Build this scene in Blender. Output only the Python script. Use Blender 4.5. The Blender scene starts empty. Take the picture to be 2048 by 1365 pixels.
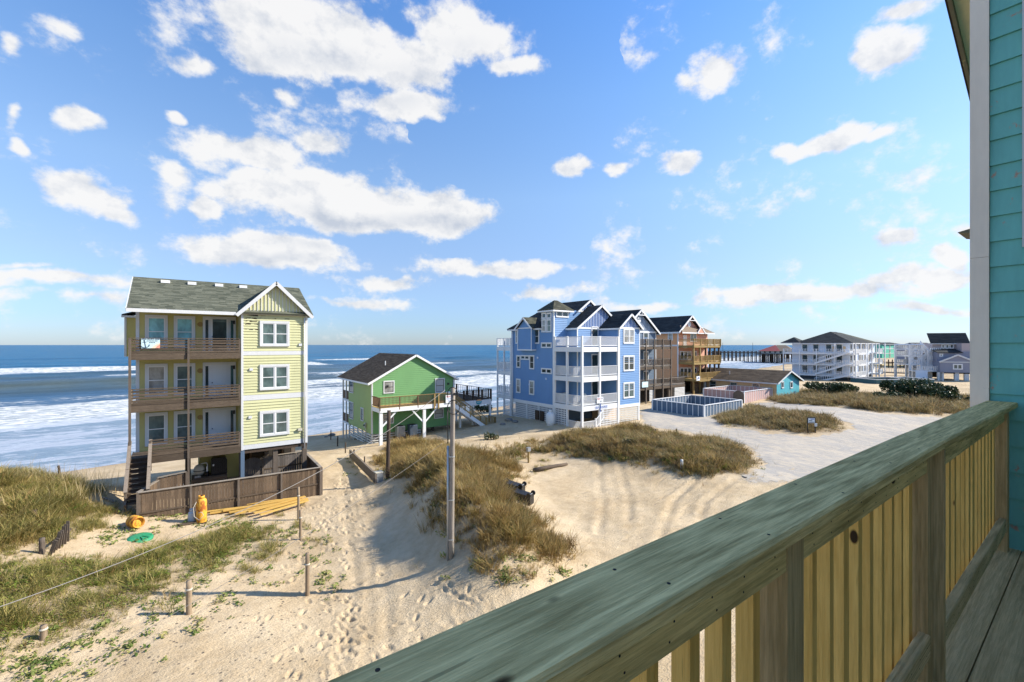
import bpy, math, random
import numpy as np
from mathutils import Vector, Matrix

random.seed(7); rng = np.random.default_rng(7)
sc = bpy.context.scene
COL = sc.collection
R = math.radians

# ------------------------------------------------------------------ camera, sun, sky, exposure
EYE = 9.0                                   # metres above the sand path
FPX = 890.0                                 # focal length, in pixels of a 2048 wide frame
FWD = Vector((.5976, .8018, 0)); RGT = Vector((.8018, -.5976, 0))
cam = bpy.data.cameras.new('camera'); camo = bpy.data.objects.new('camera', cam); COL.objects.link(camo)
cam.sensor_width = 36; cam.lens = FPX / 2048 * 36; cam.shift_y = 7.5 / 2048
cam.clip_start = .05; cam.clip_end = 60000
camo.matrix_world = Matrix(((RGT.x, 0, -FWD.x, 0), (RGT.y, 0, -FWD.y, 0), (0, 1, 0, EYE), (0, 0, 0, 1)))
sc.camera = camo

SUN_EL = R(34); SUN_DIR = Vector((.875 * math.cos(SUN_EL), -.485 * math.cos(SUN_EL), math.sin(SUN_EL))).normalized()
sun = bpy.data.lights.new('sun', 'SUN'); suno = bpy.data.objects.new('sun', sun); COL.objects.link(suno)
sun.energy = 5.0; sun.angle = R(.53); sun.color = (1, .92, .79)
suno.rotation_euler = (-SUN_DIR).to_track_quat('-Z', 'Y').to_euler()

world = bpy.data.worlds.new('World'); sc.world = world; world.use_nodes = True
SKY_STRENGTH = .15
sc.view_settings.view_transform = 'Standard'; sc.view_settings.look = 'None'
sc.view_settings.exposure = .78; sc.view_settings.gamma = 1; sc.view_settings.use_curve_mapping = False
sc.cycles.use_denoising = True
sc.cycles.max_bounces = 6; sc.cycles.diffuse_bounces = 4; sc.cycles.glossy_bounces = 3; sc.cycles.transparent_max_bounces = 6
sc.cycles.use_adaptive_sampling = True; sc.cycles.adaptive_threshold = .015
sc.cycles.caustics_reflective = False; sc.cycles.caustics_refractive = False

def pdir(px, py):
    return FWD + RGT * ((px - 1024) / FPX) + Vector((0, 0, (690 - py) / FPX))
def onY(px, py, Y):
    d = pdir(px, py); k = Y / d.y; return (d.x * k, EYE + d.z * k)
def onX(px, py, X):
    d = pdir(px, py); k = X / d.x; return (d.y * k, EYE + d.z * k)
def atD(px, py, D):
    d = pdir(px, py); return Vector((0, 0, EYE)) + d * D

# ------------------------------------------------------------------ sky with clouds (world)
def build_world():
    nt = world.node_tree; N = nt.nodes; L = nt.links; N.clear()
    def n(t, **k):
        x = N.new(t)
        for a, b in k.items(): setattr(x, a, b)
        return x
    def m(op, a, b=None, c=None, clamp=False):
        x = n('ShaderNodeMath', operation=op, use_clamp=clamp)
        for i, v in enumerate((a, b, c)):
            if v is None: continue
            if isinstance(v, (int, float)): x.inputs[i].default_value = v
            else: L.new(v, x.inputs[i])
        return x.outputs[0]
    def vm(op, a, b=None):
        x = n('ShaderNodeVectorMath', operation=op)
        for i, v in enumerate((a, b)):
            if v is None: continue
            if isinstance(v, (tuple, list, Vector)): x.inputs[i].default_value = tuple(v)
            else: L.new(v, x.inputs[i])
        return x
    sky = n('ShaderNodeTexSky', sky_type='NISHITA', sun_disc=False)
    sky.sun_elevation = SUN_EL; sky.sun_rotation = math.atan2(SUN_DIR.x, SUN_DIR.y)
    sky.altitude = 10; sky.air_density = 1.0; sky.dust_density = .2; sky.ozone_density = 2.0
    tc = n('ShaderNodeTexCoord'); d = tc.outputs['Generated']
    # turbulence that breaks up the cloud outlines; finer and flatter towards the horizon
    sep = n('ShaderNodeSeparateXYZ'); L.new(d, sep.inputs[0])
    st = vm('MULTIPLY', d, (1, 1, 1.35)).outputs[0]
    def noise(scale, detail, rough, off=(0, 0, 0), src=None):
        a = vm('ADD', src or st, off).outputs[0]
        x = n('ShaderNodeTexNoise'); x.inputs['Scale'].default_value = scale
        x.inputs['Detail'].default_value = detail; x.inputs['Roughness'].default_value = rough
        L.new(a, x.inputs['Vector']); return x
    w1 = noise(5.5, 4, .55)
    wv = vm('SUBTRACT', w1.outputs['Color'], (.5, .5, .5)).outputs[0]
    wv = vm('MULTIPLY', wv, (.11, .11, .09)).outputs[0]
    dw = vm('ADD', d, wv).outputs[0]
    f1 = noise(10, 10, .62, (3.1, 1.7, .3)).outputs[0]
    f2 = noise(30, 5, .6, (1.1, .7, 2.3)).outputs[0]
    # x, y, half width, half height (as seen from the porch), strength
    blobs = [(640, 60, 300, 95, 1.25), (560, 100, 150, 60, .9), (940, 60, 150, 90, .95), (1040, 130, 75, 36, .75), (800, 130, 130, 75, .75), (815, 200, 130, 42, 1.05), (400, 120, 60, 30, .7),
             (165, 245, 58, 38, 1.0), (340, 232, 36, 24, .85), (585, 185, 30, 24, .55), (480, 310, 190, 56, .98), (640, 290, 75, 45, .7), (340, 350, 60, 28, .6),
             (170, 380, 130, 52, 1.05), (235, 410, 70, 30, .8), (700, 412, 260, 60, 1.35), (850, 425, 150, 55, 1.2), (545, 385, 110, 36, .9), (540, 500, 225, 42, 1.15), (410, 405, 40, 24, .7),
             (1000, 540, 170, 24, .85), (780, 560, 100, 18, .75), (1420, 128, 70, 66, .98), (1770, 118, 105, 62, 1.05), (1820, 20, 100, 30, .55), (1150, 342, 50, 28, .95), (1350, 330, 58, 34, .98), (1240, 345, 40, 18, .6),
             (1640, 284, 105, 24, .95), (1570, 290, 45, 18, .8), (1750, 268, 40, 18, .7), (1800, 488, 60, 22, .8), (1890, 525, 46, 24, .9), (1600, 585, 300, 26, .85), (1830, 560, 160, 24, .9),
             (1880, 610, 160, 22, .7), (1080, 590, 120, 18, .6), (100, 555, 230, 24, .75), (40, 530, 110, 14, .6), (150, 590, 200, 18, .5), (20, 215, 30, 30, .6), (40, 280, 30, 18, .6), (20, 90, 40, 30, .5), (140, 40, 60, 24, .45),
             (700, 600, 200, 14, .5), (1300, 610, 160, 14, .55), (1950, 470, 50, 24, .7),
             # out of the frame: the same kind of sky all round
             (-600, 300, 300, 70, 1.1), (-1400, 120, 420, 110, 1.1), (2700, 250, 260, 70, 1.1), (3600, 90, 420, 120, 1.1), (900, -500, 360, 160, 1.0), (1700, -800, 300, 200, .9), (100, -700, 260, 160, .9)]
    shade = [(720, 470, 240, 55, 1.0), (870, 462, 150, 45, .9), (560, 540, 250, 40, .9), (700, 150, 220, 75, .6), (940, 120, 130, 60, .45), (230, 440, 110, 38, .8), (1000, 560, 180, 22, .6), (1630, 610, 320, 26, .55), (800, 590, 150, 20, .5)]
    def field(lst, src):
        acc = None
        for x, y, hw, hh, s in lst:
            c = pdir(x, y); k = c.length; c = c.normalized()
            r = Vector((c.y, -c.x, 0)).normalized(); u = r.cross(c).normalized()
            cosx = max(.35, abs(RGT.dot(r)))
            sx = hw * 1.03 / FPX / k * cosx; sy = hh * 1.03 / FPX / k * max(.5, abs(u.z))
            a = vm('DOT_PRODUCT', src, r / sx).outputs['Value']; b = vm('DOT_PRODUCT', src, u / sy).outputs['Value']
            g = vm('DOT_PRODUCT', src, c).outputs['Value']
            q = m('MULTIPLY_ADD', a, a, m('MULTIPLY', b, b))
            v = m('MULTIPLY', m('SUBTRACT', 1.0, m('SQRT', q)), m('MULTIPLY', m('GREATER_THAN', g, .2), s))
            acc = v if acc is None else m('MAXIMUM', acc, v)
        return acc
    dens = m('MAXIMUM', field(blobs, dw), -1.0)
    gray = m('MAXIMUM', field(shade, dw), 0.0)
    dens = m('MINIMUM', dens, m('MULTIPLY', dens, 3.2))
    tot = m('ADD', dens, m('MULTIPLY_ADD', f1, 1.75, -.97))
    tot = m('ADD', tot, m('MULTIPLY_ADD', f2, .5, -.26))
    thin = m('MULTIPLY_ADD', dens, .5, m('MULTIPLY_ADD', f1, 1.3, -.55))
    def smooth(v, a, b):
        x = n('ShaderNodeMapRange', interpolation_type='SMOOTHSTEP'); L.new(v, x.inputs[0])
        x.inputs[1].default_value = a; x.inputs[2].default_value = b; return x.outputs[0]
    cov = m('MULTIPLY', smooth(tot, -.06, .36), .95)
    cov = m('MAXIMUM', cov, m('MULTIPLY', smooth(thin, .08, .6), .2))
    # colour of the cloud: white where thick and lit, blue grey underneath
    fu = noise(10, 6, .6, (3.1 + .02 * SUN_DIR.x, 1.7 + .02 * SUN_DIR.y, .3 + .035)).outputs[0]
    relief = m('MULTIPLY_ADD', m('SUBTRACT', fu, f1), 4.2, .10, clamp=True)
    g2 = m('MULTIPLY', smooth(gray, .0, .6), smooth(tot, .25, .9))
    mixc = n('ShaderNodeMix', data_type='RGBA')
    L.new(m('ADD', m('MULTIPLY', g2, .8), m('MULTIPLY', relief, .8), clamp=True), mixc.inputs[0])
    mixc.inputs[6].default_value = (3.75, 3.72, 3.68, 1); mixc.inputs[7].default_value = (2.25, 2.45, 2.8, 1)
    # clear air: the sky model lifted towards the deeper blue that the photograph shows
    tint = n('ShaderNodeValToRGB'); L.new(sep.outputs[2], tint.inputs[0]); cr = tint.color_ramp
    stops = [(0, (.31, .40, .63)), (.05, (.36, .45, .66)), (.155, (.57, .58, .68)), (.31, (.76, .80, .85)), (.48, (.70, .86, 1.0)), (.62, (.56, .83, 1.1))]
    while len(cr.elements) < len(stops): cr.elements.new(.5)
    for e, (p_, c_) in zip(cr.elements, stops): e.position = p_; e.color = c_ + (1,)
    mul = n('ShaderNodeMix', data_type='RGBA', blend_type='MULTIPLY'); mul.inputs[0].default_value = 1
    L.new(sky.outputs[0], mul.inputs[6]); L.new(tint.outputs[0], mul.inputs[7])
    mix = n('ShaderNodeMix', data_type='RGBA')
    L.new(cov, mix.inputs[0]); L.new(mul.outputs[2], mix.inputs[6]); L.new(mixc.outputs[2], mix.inputs[7])
    bg = n('ShaderNodeBackground'); bg.inputs[1].default_value = SKY_STRENGTH
    L.new(mix.outputs[2], bg.inputs[0])
    out = n('ShaderNodeOutputWorld'); L.new(bg.outputs[0], out.inputs[0])
build_world()

# ------------------------------------------------------------------ mesh helpers
ORG = {}
def tag(o, label=None, cat=None, group=None, kind=None):
    if label: o['label'] = label
    if cat: o['category'] = cat
    if group: o['group'] = group
    if kind: o['kind'] = kind
    return o
def thing(name, label, cat, loc=(0, 0, 0), group=None):
    o = bpy.data.objects.new(name, None); COL.objects.link(o); o.location = loc; o.empty_display_size = .3
    ORG[o.name] = Vector(loc); return tag(o, label, cat, group)
def link(name, me, parent=None, loc=(0, 0, 0), rotz=0, scale=None):
    """link a mesh; loc is a world point, turned into the parent's space"""
    o = bpy.data.objects.new(name, me); COL.objects.link(o)
    l = Vector(loc)
    if parent is not None:
        o.parent = parent; l = l - ORG[parent.name]
    o.location = l
    if rotz: o.rotation_euler.z = rotz
    if scale: o.scale = scale
    ORG[o.name] = Vector(loc); return o
def sub(name, me, parent):
    """a piece in its parent's own space"""
    o = bpy.data.objects.new(name, me); COL.objects.link(o); o.parent = parent; return o

class MB:
    def __init__(s): s.v = []; s.f = []; s.t = []
    def add(s, vs, fs, tint=.5):
        b = len(s.v); s.v += [tuple(x) for x in vs]
        s.f += [tuple(b + i for i in f) for f in fs]; s.t += [tint] * len(fs); return s
    def box(s, x0, x1, y0, y1, z0, z1, tint=.5):
        return s.add([(x0, y0, z0), (x1, y0, z0), (x1, y1, z0), (x0, y1, z0), (x0, y0, z1), (x1, y0, z1), (x1, y1, z1), (x0, y1, z1)],
                     [(0, 3, 2, 1), (4, 5, 6, 7), (0, 1, 5, 4), (1, 2, 6, 5), (2, 3, 7, 6), (3, 0, 4, 7)], tint)
    def beam(s, p, q, w, h, up=(0, 0, 1), tint=.5):
        p = Vector(p); q = Vector(q); d = (q - p).normalized(); up = Vector(up)
        side = d.cross(up)
        if side.length < 1e-4: side = d.cross(Vector((0, 1, 0)))
        side.normalize(); u = side.cross(d).normalized()
        a = side * w / 2; b = u * h / 2
        return s.add([p - a - b, p + a - b, p + a + b, p - a + b, q - a - b, q + a - b, q + a + b, q - a + b],
                     [(0, 1, 2, 3), (4, 7, 6, 5), (0, 4, 5, 1), (1, 5, 6, 2), (2, 6, 7, 3), (3, 7, 4, 0)], tint)
    def slab(s, pts, ext, tint=.5):
        """polygon pushed by the vector ext"""
        n = len(pts); e = Vector(ext); a = [Vector(p) for p in pts]; b = [p + e for p in a]
        return s.add(a + b, [tuple(range(n - 1, -1, -1)), tuple(range(n, 2 * n))] + [(i, (i + 1) % n, n + (i + 1) % n, n + i) for i in range(n)], tint)
    def tube(s, pts, r, n=8, r2=None, caps=True):
        pts = [Vector(p) for p in pts]; k = len(pts); vs = []; fs = []
        ref = None
        for i, p in enumerate(pts):
            d = (pts[min(i + 1, k - 1)] - pts[max(i - 1, 0)]).normalized()
            if ref is None: ref = Vector((0, 0, 1)) if abs(d.z) < .9 else Vector((1, 0, 0))
            a = d.cross(ref).normalized(); b = d.cross(a).normalized(); ref = -b if abs(d.dot(b)) < .9 else ref
            ref = a.cross(d)
            rr = r if r2 is None else r + (r2 - r) * i / max(1, k - 1)
            for j in range(n):
                t = 2 * math.pi * j / n; vs.append(p + a * math.cos(t) * rr + b * math.sin(t) * rr)
        for i in range(k - 1):
            for j in range(n): fs.append((i * n + j, i * n + (j + 1) % n, (i + 1) * n + (j + 1) % n, (i + 1) * n + j))
        if caps: fs += [tuple(range(n - 1, -1, -1)), tuple(range((k - 1) * n, k * n))]
        return s.add(vs, fs)
    def lathe(s, prof, c=(0, 0, 0), n=20, axis=None):
        c = Vector(c); vs = []; fs = []; k = len(prof)
        if axis is None: ax, ay, az = Vector((1, 0, 0)), Vector((0, 1, 0)), Vector((0, 0, 1))
        else:
            az = Vector(axis).normalized(); ax = az.orthogonal().normalized(); ay = az.cross(ax)
        for r, z in prof:
            for j in range(n):
                t = 2 * math.pi * j / n; vs.append(c + ax * (r * math.cos(t)) + ay * (r * math.sin(t)) + az * z)
        for i in range(k - 1):
            for j in range(n): fs.append((i * n + j, i * n + (j + 1) % n, (i + 1) * n + (j + 1) % n, (i + 1) * n + j))
        fs += [tuple(range(n - 1, -1, -1)), tuple(range((k - 1) * n, k * n))]
        return s.add(vs, fs)
    def mesh(s, name, mat, org=(0, 0, 0), smooth=False):
        me = bpy.data.meshes.new(name); o = Vector(org)
        me.from_pydata([(x - o.x, y - o.y, z - o.z) for x, y, z in s.v], [], s.f); me.materials.append(mat)
        at = me.attributes.new('tint', 'FLOAT', 'FACE'); at.data.foreach_set('value', s.t)
        if smooth: me.polygons.foreach_set('use_smooth', [True] * len(me.polygons))
        me.update(); return me
    def build(s, name, mat, parent=None, smooth=False, kind=None, label=None, org=None):
        if parent is not None: g = ORG[parent.name]
        else: g = Vector(org or (0, 0, 0))
        o = link(name, s.mesh(name, mat, g, smooth), parent, g)
        return tag(o, label, None, None, kind)

UNIT = {}
def board(name, parent, x0, x1, y0, y1, z0, z1, mat):
    """one straight board: a shared unit box, stretched"""
    me = UNIT.get(mat.name)
    if me is None: me = UNIT[mat.name] = MB().box(-.5, .5, -.5, .5, -.5, .5).mesh('board', mat)
    return link(name, me, parent, ((x0 + x1) / 2, (y0 + y1) / 2, (z0 + z1) / 2), 0, (max(abs(x1 - x0), .002), max(abs(y1 - y0), .002), max(abs(z1 - z0), .002)))
def plank(name, parent, p, q, w, h, mat, up=(0, 0, 1)):
    return MB().beam(p, q, w, h, up).build(name, mat, parent)

# ------------------------------------------------------------------ materials
def nodes(name):
    ma = bpy.data.materials.new(name); ma.use_nodes = True; nt = ma.node_tree; nt.nodes.clear()
    out = nt.nodes.new('ShaderNodeOutputMaterial'); b = nt.nodes.new('ShaderNodeBsdfPrincipled')
    nt.links.new(b.outputs[0], out.inputs[0]); return ma, nt, b, out
class G:
    """short hand for node trees"""
    def __init__(s, nt): s.nt = nt; s.N = nt.nodes; s.L = nt.links
    def n(s, t, **k):
        x = s.N.new(t)
        for a, b in k.items(): setattr(x, a, b)
        return x
    def m(s, op, a, b=None, c=None, clamp=False):
        x = s.n('ShaderNodeMath', operation=op, use_clamp=clamp)
        for i, v in enumerate((a, b, c)):
            if v is None: continue
            if isinstance(v, (int, float)): x.inputs[i].default_value = v
            else: s.L.new(v, x.inputs[i])
        return x.outputs[0]
    def pos(s, scale=(1, 1, 1)):
        g = s.n('ShaderNodeNewGeometry'); mp = s.n('ShaderNodeMapping'); mp.inputs['Scale'].default_value = scale
        s.L.new(g.outputs['Position'], mp.inputs[0]); return mp.outputs[0]
    def obj_random(s): return s.n('ShaderNodeObjectInfo').outputs['Random']
    def noise(s, vec, scale, detail=4, rough=.55, dist=0):
        x = s.n('ShaderNodeTexNoise'); x.inputs['Scale'].default_value = scale; x.inputs['Detail'].default_value = detail
        x.inputs['Roughness'].default_value = rough; x.inputs['Distortion'].default_value = dist; s.L.new(vec, x.inputs['Vector']); return x.outputs[0]
    def step(s, v, a, b):
        x = s.n('ShaderNodeMapRange', interpolation_type='SMOOTHSTEP'); s.L.new(v, x.inputs[0]); x.inputs[1].default_value = a; x.inputs[2].default_value = b; return x.outputs[0]
    def mix(s, f, a, b, mode='MIX'):
        x = s.n('ShaderNodeMix', data_type='RGBA', blend_type=mode)
        for i, v in ((0, f), (6, a), (7, b)):
            if isinstance(v, (int, float)): x.inputs[i].default_value = v
            elif isinstance(v, (tuple, list)): x.inputs[i].default_value = tuple(v) + ((1,) if len(v) == 3 else ())
            else: s.L.new(v, x.inputs[i])
        return x.outputs[2]
    def attr(s, name): return s.n('ShaderNodeAttribute', attribute_name=name)
    def bump(s, h, b, strength=.3, dist=.02):
        x = s.n('ShaderNodeBump'); x.inputs['Strength'].default_value = strength; x.inputs['Distance'].default_value = dist
        s.L.new(h, x.inputs['Height']); s.L.new(x.outputs[0], b.inputs['Normal'])

def paint(name, col, rough=.6, var=.14, scale=2.5, dirt=None, amount=.5, spec=.3):
    """painted boards: faint fading, streaks running down, and worn spots of the colour dirt"""
    ma, nt, b, _ = nodes(name); g = G(nt)
    c = tuple(col)
    big = g.noise(g.pos((1, 1, .5)), scale, 5, .6); fine = g.noise(g.pos((6, 6, 1.2)), 5, 4, .6)
    f = g.m('ADD', g.m('MULTIPLY', big, .6), g.m('MULTIPLY', fine, .4))
    k = g.mix(f, tuple(x * (1 - var * 1.6) for x in c), tuple(min(1, x * (1 + var)) for x in c))
    st = g.step(g.noise(g.pos((3.2, 3.2, .22)), 3.0, 4, .65), .52, .78)
    k = g.mix(g.m('MULTIPLY', st, .22), k, tuple(x * .55 + .03 for x in c))
    if dirt:
        p = g.step(g.noise(g.pos(), 9, 6, .7), .74 - .16 * amount, .8 - .12 * amount)
        k = g.mix(p, k, dirt)
    g.L.new(k, b.inputs['Base Color']); b.inputs['Roughness'].default_value = rough; b.inputs['Specular IOR Level'].default_value = spec
    g.bump(fine, b, .12, .01); return ma

def wood(name, c1, c2, axis='x', scale=1.0, rough=.75, figure=1.0, tone=.3, knots=None, spec=.25):
    """timber with grain along one world axis; each piece a little different"""
    ma, nt, b, _ = nodes(name); g = G(nt)
    sc_ = {'x': (.05, 1, 1), 'y': (1, .05, 1), 'z': (1, 1, .05)}[axis]
    rnd = g.obj_random()
    v = g.pos(tuple(s * scale for s in sc_))
    off = g.n('ShaderNodeVectorMath', operation='ADD'); g.L.new(v, off.inputs[0])
    cm = g.n('ShaderNodeCombineXYZ')
    for i in range(3): g.L.new(g.m('MULTIPLY', rnd, 17.0 + i * 9), cm.inputs[i])
    g.L.new(cm.outputs[0], off.inputs[1]); v = off.outputs[0]
    n1 = g.noise(v, 2.4, 2.5, .45)
    rings = g.m('SINE', g.m('MULTIPLY', n1, 230.0)); rings = g.m('MULTIPLY', rings, g.step(g.noise(v, 3.5, 3, .6), .25, .75))
    fine = g.step(g.noise(v, 120, 4, .7), .34, .66); mid = g.step(g.noise(v, 30, 4, .6), .32, .68)
    f = g.m('ADD', g.m('MULTIPLY_ADD', rings, figure * .17, .14), g.m('ADD', g.m('MULTIPLY', fine, .38), g.m('MULTIPLY', mid, .36)), clamp=True)
    k = g.mix(f, c2, c1)
    chk = g.step(g.noise(v, 60, 2, .5), .70, .76); k = g.mix(g.m('MULTIPLY', chk, .6), k, tuple(x * .35 for x in c2))
    k = g.mix(g.m('MULTIPLY', rnd, tone), k, tuple(x * .45 for x in c2))
    stain = g.step(g.noise(g.pos(), 2.2, 5, .65), .5, .75)
    k = g.mix(g.m('MULTIPLY', stain, .3), k, tuple(x * .6 for x in c2))
    if knots:
        vo = g.n('ShaderNodeTexVoronoi'); vo.inputs['Scale'].default_value = knots
        g.L.new(g.pos({'x': (.5, 1, 1), 'y': (1, .5, 1), 'z': (1, 1, .5)}[axis]), vo.inputs['Vector'])
        k = g.mix(g.step(vo.outputs['Distance'], .085, .055), k, (.05, .03, .015))
    g.L.new(k, b.inputs['Base Color']); b.inputs['Roughness'].default_value = rough; b.inputs['Specular IOR Level'].default_value = spec
    g.bump(f, b, .5, .004); return ma

def shingle(name, c1, c2, rough=.9):
    """asphalt roof: granules, and one tone per shingle (the tint of its face)"""
    ma, nt, b, _ = nodes(name); g = G(nt)
    t = g.attr('tint').outputs['Fac']; gr = g.noise(g.pos(), 60, 3, .7); big = g.noise(g.pos(), 1.3, 4, .6)
    f = g.m('ADD', g.m('MULTIPLY', t, .62), g.m('ADD', g.m('MULTIPLY', gr, .2), g.m('MULTIPLY', big, .2)), clamp=True)
    g.L.new(g.mix(f, c1, c2), b.inputs['Base Color']); b.inputs['Roughness'].default_value = rough; b.inputs['Specular IOR Level'].default_value = .15
    g.bump(gr, b, .4, .01); return ma

def glass(name, col=(.02, .03, .035), rough=.06, spec=.7):
    ma, nt, b, _ = nodes(name); g = G(nt)
    n1 = g.noise(g.pos((1, 1, .6)), 1.6, 3, .6)
    g.L.new(g.mix(g.step(n1, .35, .7), col, tuple(x * 2.2 + .004 for x in col)), b.inputs['Base Color'])
    b.inputs['Roughness'].default_value = rough; b.inputs['Specular IOR Level'].default_value = spec
    g.bump(g.noise(g.pos(), 1.1, 2), b, .05, .02); return ma

def plain(name, col, rough=.5, metal=0, var=.1, rust=None, spec=.4):
    ma, nt, b, _ = nodes(name); g = G(nt)
    f = g.noise(g.pos(), 7, 5, .65)
    k = g.mix(f, tuple(x * (1 - var) for x in col), tuple(min(1, x * (1 + var)) for x in col))
    if rust: k = g.mix(g.step(g.noise(g.pos((1, 1, .5)), 5, 6, .75), .47, .60), k, rust)
    g.L.new(k, b.inputs['Base Color']); b.inputs['Roughness'].default_value = rough; b.inputs['Metallic'].default_value = metal; b.inputs['Specular IOR Level'].default_value = spec
    return ma

M = {}
M['yellow'] = paint('yellow_paint', (.52, .465, .18), .65, .14, 1.2, (.42, .46, .24), .2)
M['yellow_bay'] = paint('pale_yellow_paint', (.555, .55, .315), .6, .13, 1.2, (.66, .58, .12), .3)
M['trim'] = paint('weathered_white_trim', (.62, .63, .64), .55, .10, 2, (.40, .38, .34), .2)
M['warm_grey'] = paint('warm_grey_paint', (.46, .42, .34), .7, .1, 2)
M['white'] = paint('white_paint', (.74, .75, .76), .5, .06, 2)
M['white_worn'] = paint('worn_white_paint', (.60, .60, .58), .7, .14, 3, (.36, .33, .28), .4)
M['grey_wood_x'] = wood('weathered_boards', (.165, .125, .09), (.06, .044, .032), 'x', 1, .85, tone=.45)
M['grey_wood_z'] = wood('weathered_posts', (.21, .17, .135), (.09, .07, .055), 'z', 1, .85, tone=.4)
M['grey_wood_y'] = wood('weathered_planks', (.30, .25, .20), (.14, .11, .085), 'y', 1, .85, tone=.4)
M['brown_picket'] = wood('brown_pickets', (.23, .165, .11), (.095, .065, .043), 'z', 1, .8, tone=.65)
M['silver_picket'] = wood('silvered_pickets', (.20, .18, .17), (.09, .08, .075), 'z', 1, .85, tone=.5)
M['dark_wood'] = wood('dark_stained_wood', (.10, .07, .05), (.045, .032, .024), 'z', 1, .8)
M['brown_rail'] = wood('brown_stained_rail', (.20, .125, .07), (.09, .055, .03), 'x', 1, .75)
M['new_wood'] = wood('new_yellow_pine', (.58, .40, .16), (.42, .26, .09), 'x', 1, .7, tone=.25)
M['ochre_rail'] = wood('ochre_deck_wood', (.42, .29, .11), (.24, .16, .06), 'z', 1, .75, tone=.2)
M['grey_roof'] = shingle('grey_green_shingles', (.05, .06, .045), (.20, .205, .155))
M['brown_roof'] = shingle('brown_shingles', (.045, .032, .022), (.13, .10, .07))
M['dark_roof'] = shingle('dark_shingles', (.018, .022, .026), (.055, .06, .062))
M['olive_roof'] = shingle('olive_shingles', (.03, .032, .025), (.11, .11, .08))
M['tan_roof'] = shingle('tan_shingles', (.16, .12, .09), (.30, .24, .18))
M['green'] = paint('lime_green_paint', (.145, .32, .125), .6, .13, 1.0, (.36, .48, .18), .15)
M['green_bounce_lit'] = paint('bounce_lit_lime_paint', (.33, .42, .14), .6, .14, .8, (.55, .62, .25), .25)  # same lime paint, lightened to stand in for light bounced onto the side wall
M['blue'] = paint('cornflower_blue_paint', (.14, .28, .52), .55, .11, 1.0)
M['gable_blue'] = paint('deep_blue_paint', (.045, .13, .38), .55, .08, 1.0)
M['pale_blue'] = paint('pale_blue_paint', (.62, .70, .82), .55, .06, 1.0)
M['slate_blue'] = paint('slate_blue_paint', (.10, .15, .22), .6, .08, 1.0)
M['orange'] = paint('apricot_paint', (.80, .41, .20), .6, .08, 1.0)
M['pink'] = paint('dusty_pink_paint', (.50, .33, .31), .6, .08, 1.0)
M['salmon'] = paint('salmon_siding', (.64, .34, .24), .6, .07, 1.0)
M['turquoise'] = paint('turquoise_paint', (.07, .36, .44), .6, .08, 1.0)
M['peach'] = paint('peach_paint', (.62, .44, .25), .6, .08, 1.0)
M['mint'] = paint('mint_green_paint', (.12, .52, .38), .6, .06, 1.0)
M['lilac_grey'] = paint('lilac_grey_paint', (.25, .265, .335), .6, .07, 1.0)
M['mauve'] = paint('mauve_paint', (.43, .37, .375), .6, .07, 1.0)
M['teal'] = paint('weathered_teal_paint', (.19, .52, .45), .7, .2, 3.5, (.46, .27, .19), .72)
M['corner'] = paint('rough_white_corner_board', (.92, .78, .62), .85, .12, 5, (.45, .39, .33), .45)
M['soffit'] = paint('tan_soffit', (.80, .62, .38), .8, .1, 3)
M['pane'] = glass('window_glass', (.020, .032, .034), .05)
M['pane_blind'] = glass('glass_with_blind', (.06, .085, .083), .1, .6)
M['pane_teal'] = glass('glass_with_shade', (.13, .30, .33), .15, .5)
M['curtain_glass'] = glass('glass_with_curtain', (.19, .19, .18), .14, .5)
M['curtain'] = plain('lace_curtain', (.42, .42, .42), .8)
M['door_white'] = paint('door_paint', (.66, .68, .72), .45, .05, 2)
M['black'] = plain('black_plastic', (.015, .015, .017), .38)
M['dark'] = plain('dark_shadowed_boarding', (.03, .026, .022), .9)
M['steel'] = plain('galvanised_steel', (.42, .44, .46), .4, .6, .1)
M['tank_white'] = plain('white_enamel', (.72, .74, .75), .4, 0, .05)
M['tank_grey'] = plain('grey_enamel', (.42, .46, .50), .45, 0, .08)
M['tank_rust'] = plain('yellow_rusting_enamel', (.70, .36, .04), .65, 0, .25, (.36, .10, .015))
M['lid_green'] = plain('green_plastic', (.03, .25, .12), .5, 0, .1)
M['beige'] = plain('beige_plastic', (.52, .49, .40), .6, 0, .08)
M['cloth'] = plain('banner_vinyl', (.55, .72, .76), .5, 0, .1)
M['sand_cloth'] = plain('banner_sand_print', (.72, .60, .45), .5, 0, .15)
M['coral'] = plain('banner_coral_print', (.68, .30, .22), .5, 0, .3)
M['ink'] = plain('navy_ink', (.02, .05, .10), .6)
M['ink_red'] = plain('red_ink', (.55, .04, .05), .6)
M['ink_blue'] = plain('blue_ink', (.05, .14, .45), .6)
M['sign_white'] = plain('sign_board_white', (.72, .74, .76), .5, 0, .05)
M['rope'] = plain('pale_rope', (.50, .46, .38), .9)
M['cable_black'] = plain('black_cable', (.02, .02, .02), .5)
M['cable_grey'] = plain('grey_cable', (.27, .25, .23), .7)
M['pole'] = wood('silver_pole_wood', (.37, .325, .28), (.21, .18, .15), 'z', .7, .9, tone=.1)
M['post_wood'] = wood('round_post_wood', (.40, .31, .21), (.21, .15, .10), 'z', .8, .9, tone=.3)
M['rock'] = plain('grey_rock', (.20, .19, .18), .9, 0, .3)
M['red_roof'] = plain('red_metal_roof', (.30, .07, .06), .6, 0, .15)
M['treated_x'] = wood('green_treated_boards', (.82, .65, .36), (.42, .33, .17), 'x', 1, .72, tone=.16, figure=1.9, spec=.06)
M['treated_y'] = wood('green_treated_planks', (.82, .65, .37), (.42, .33, .17), 'y', 1, .72, tone=.2, knots=None, figure=1.9, spec=.06)
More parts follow.
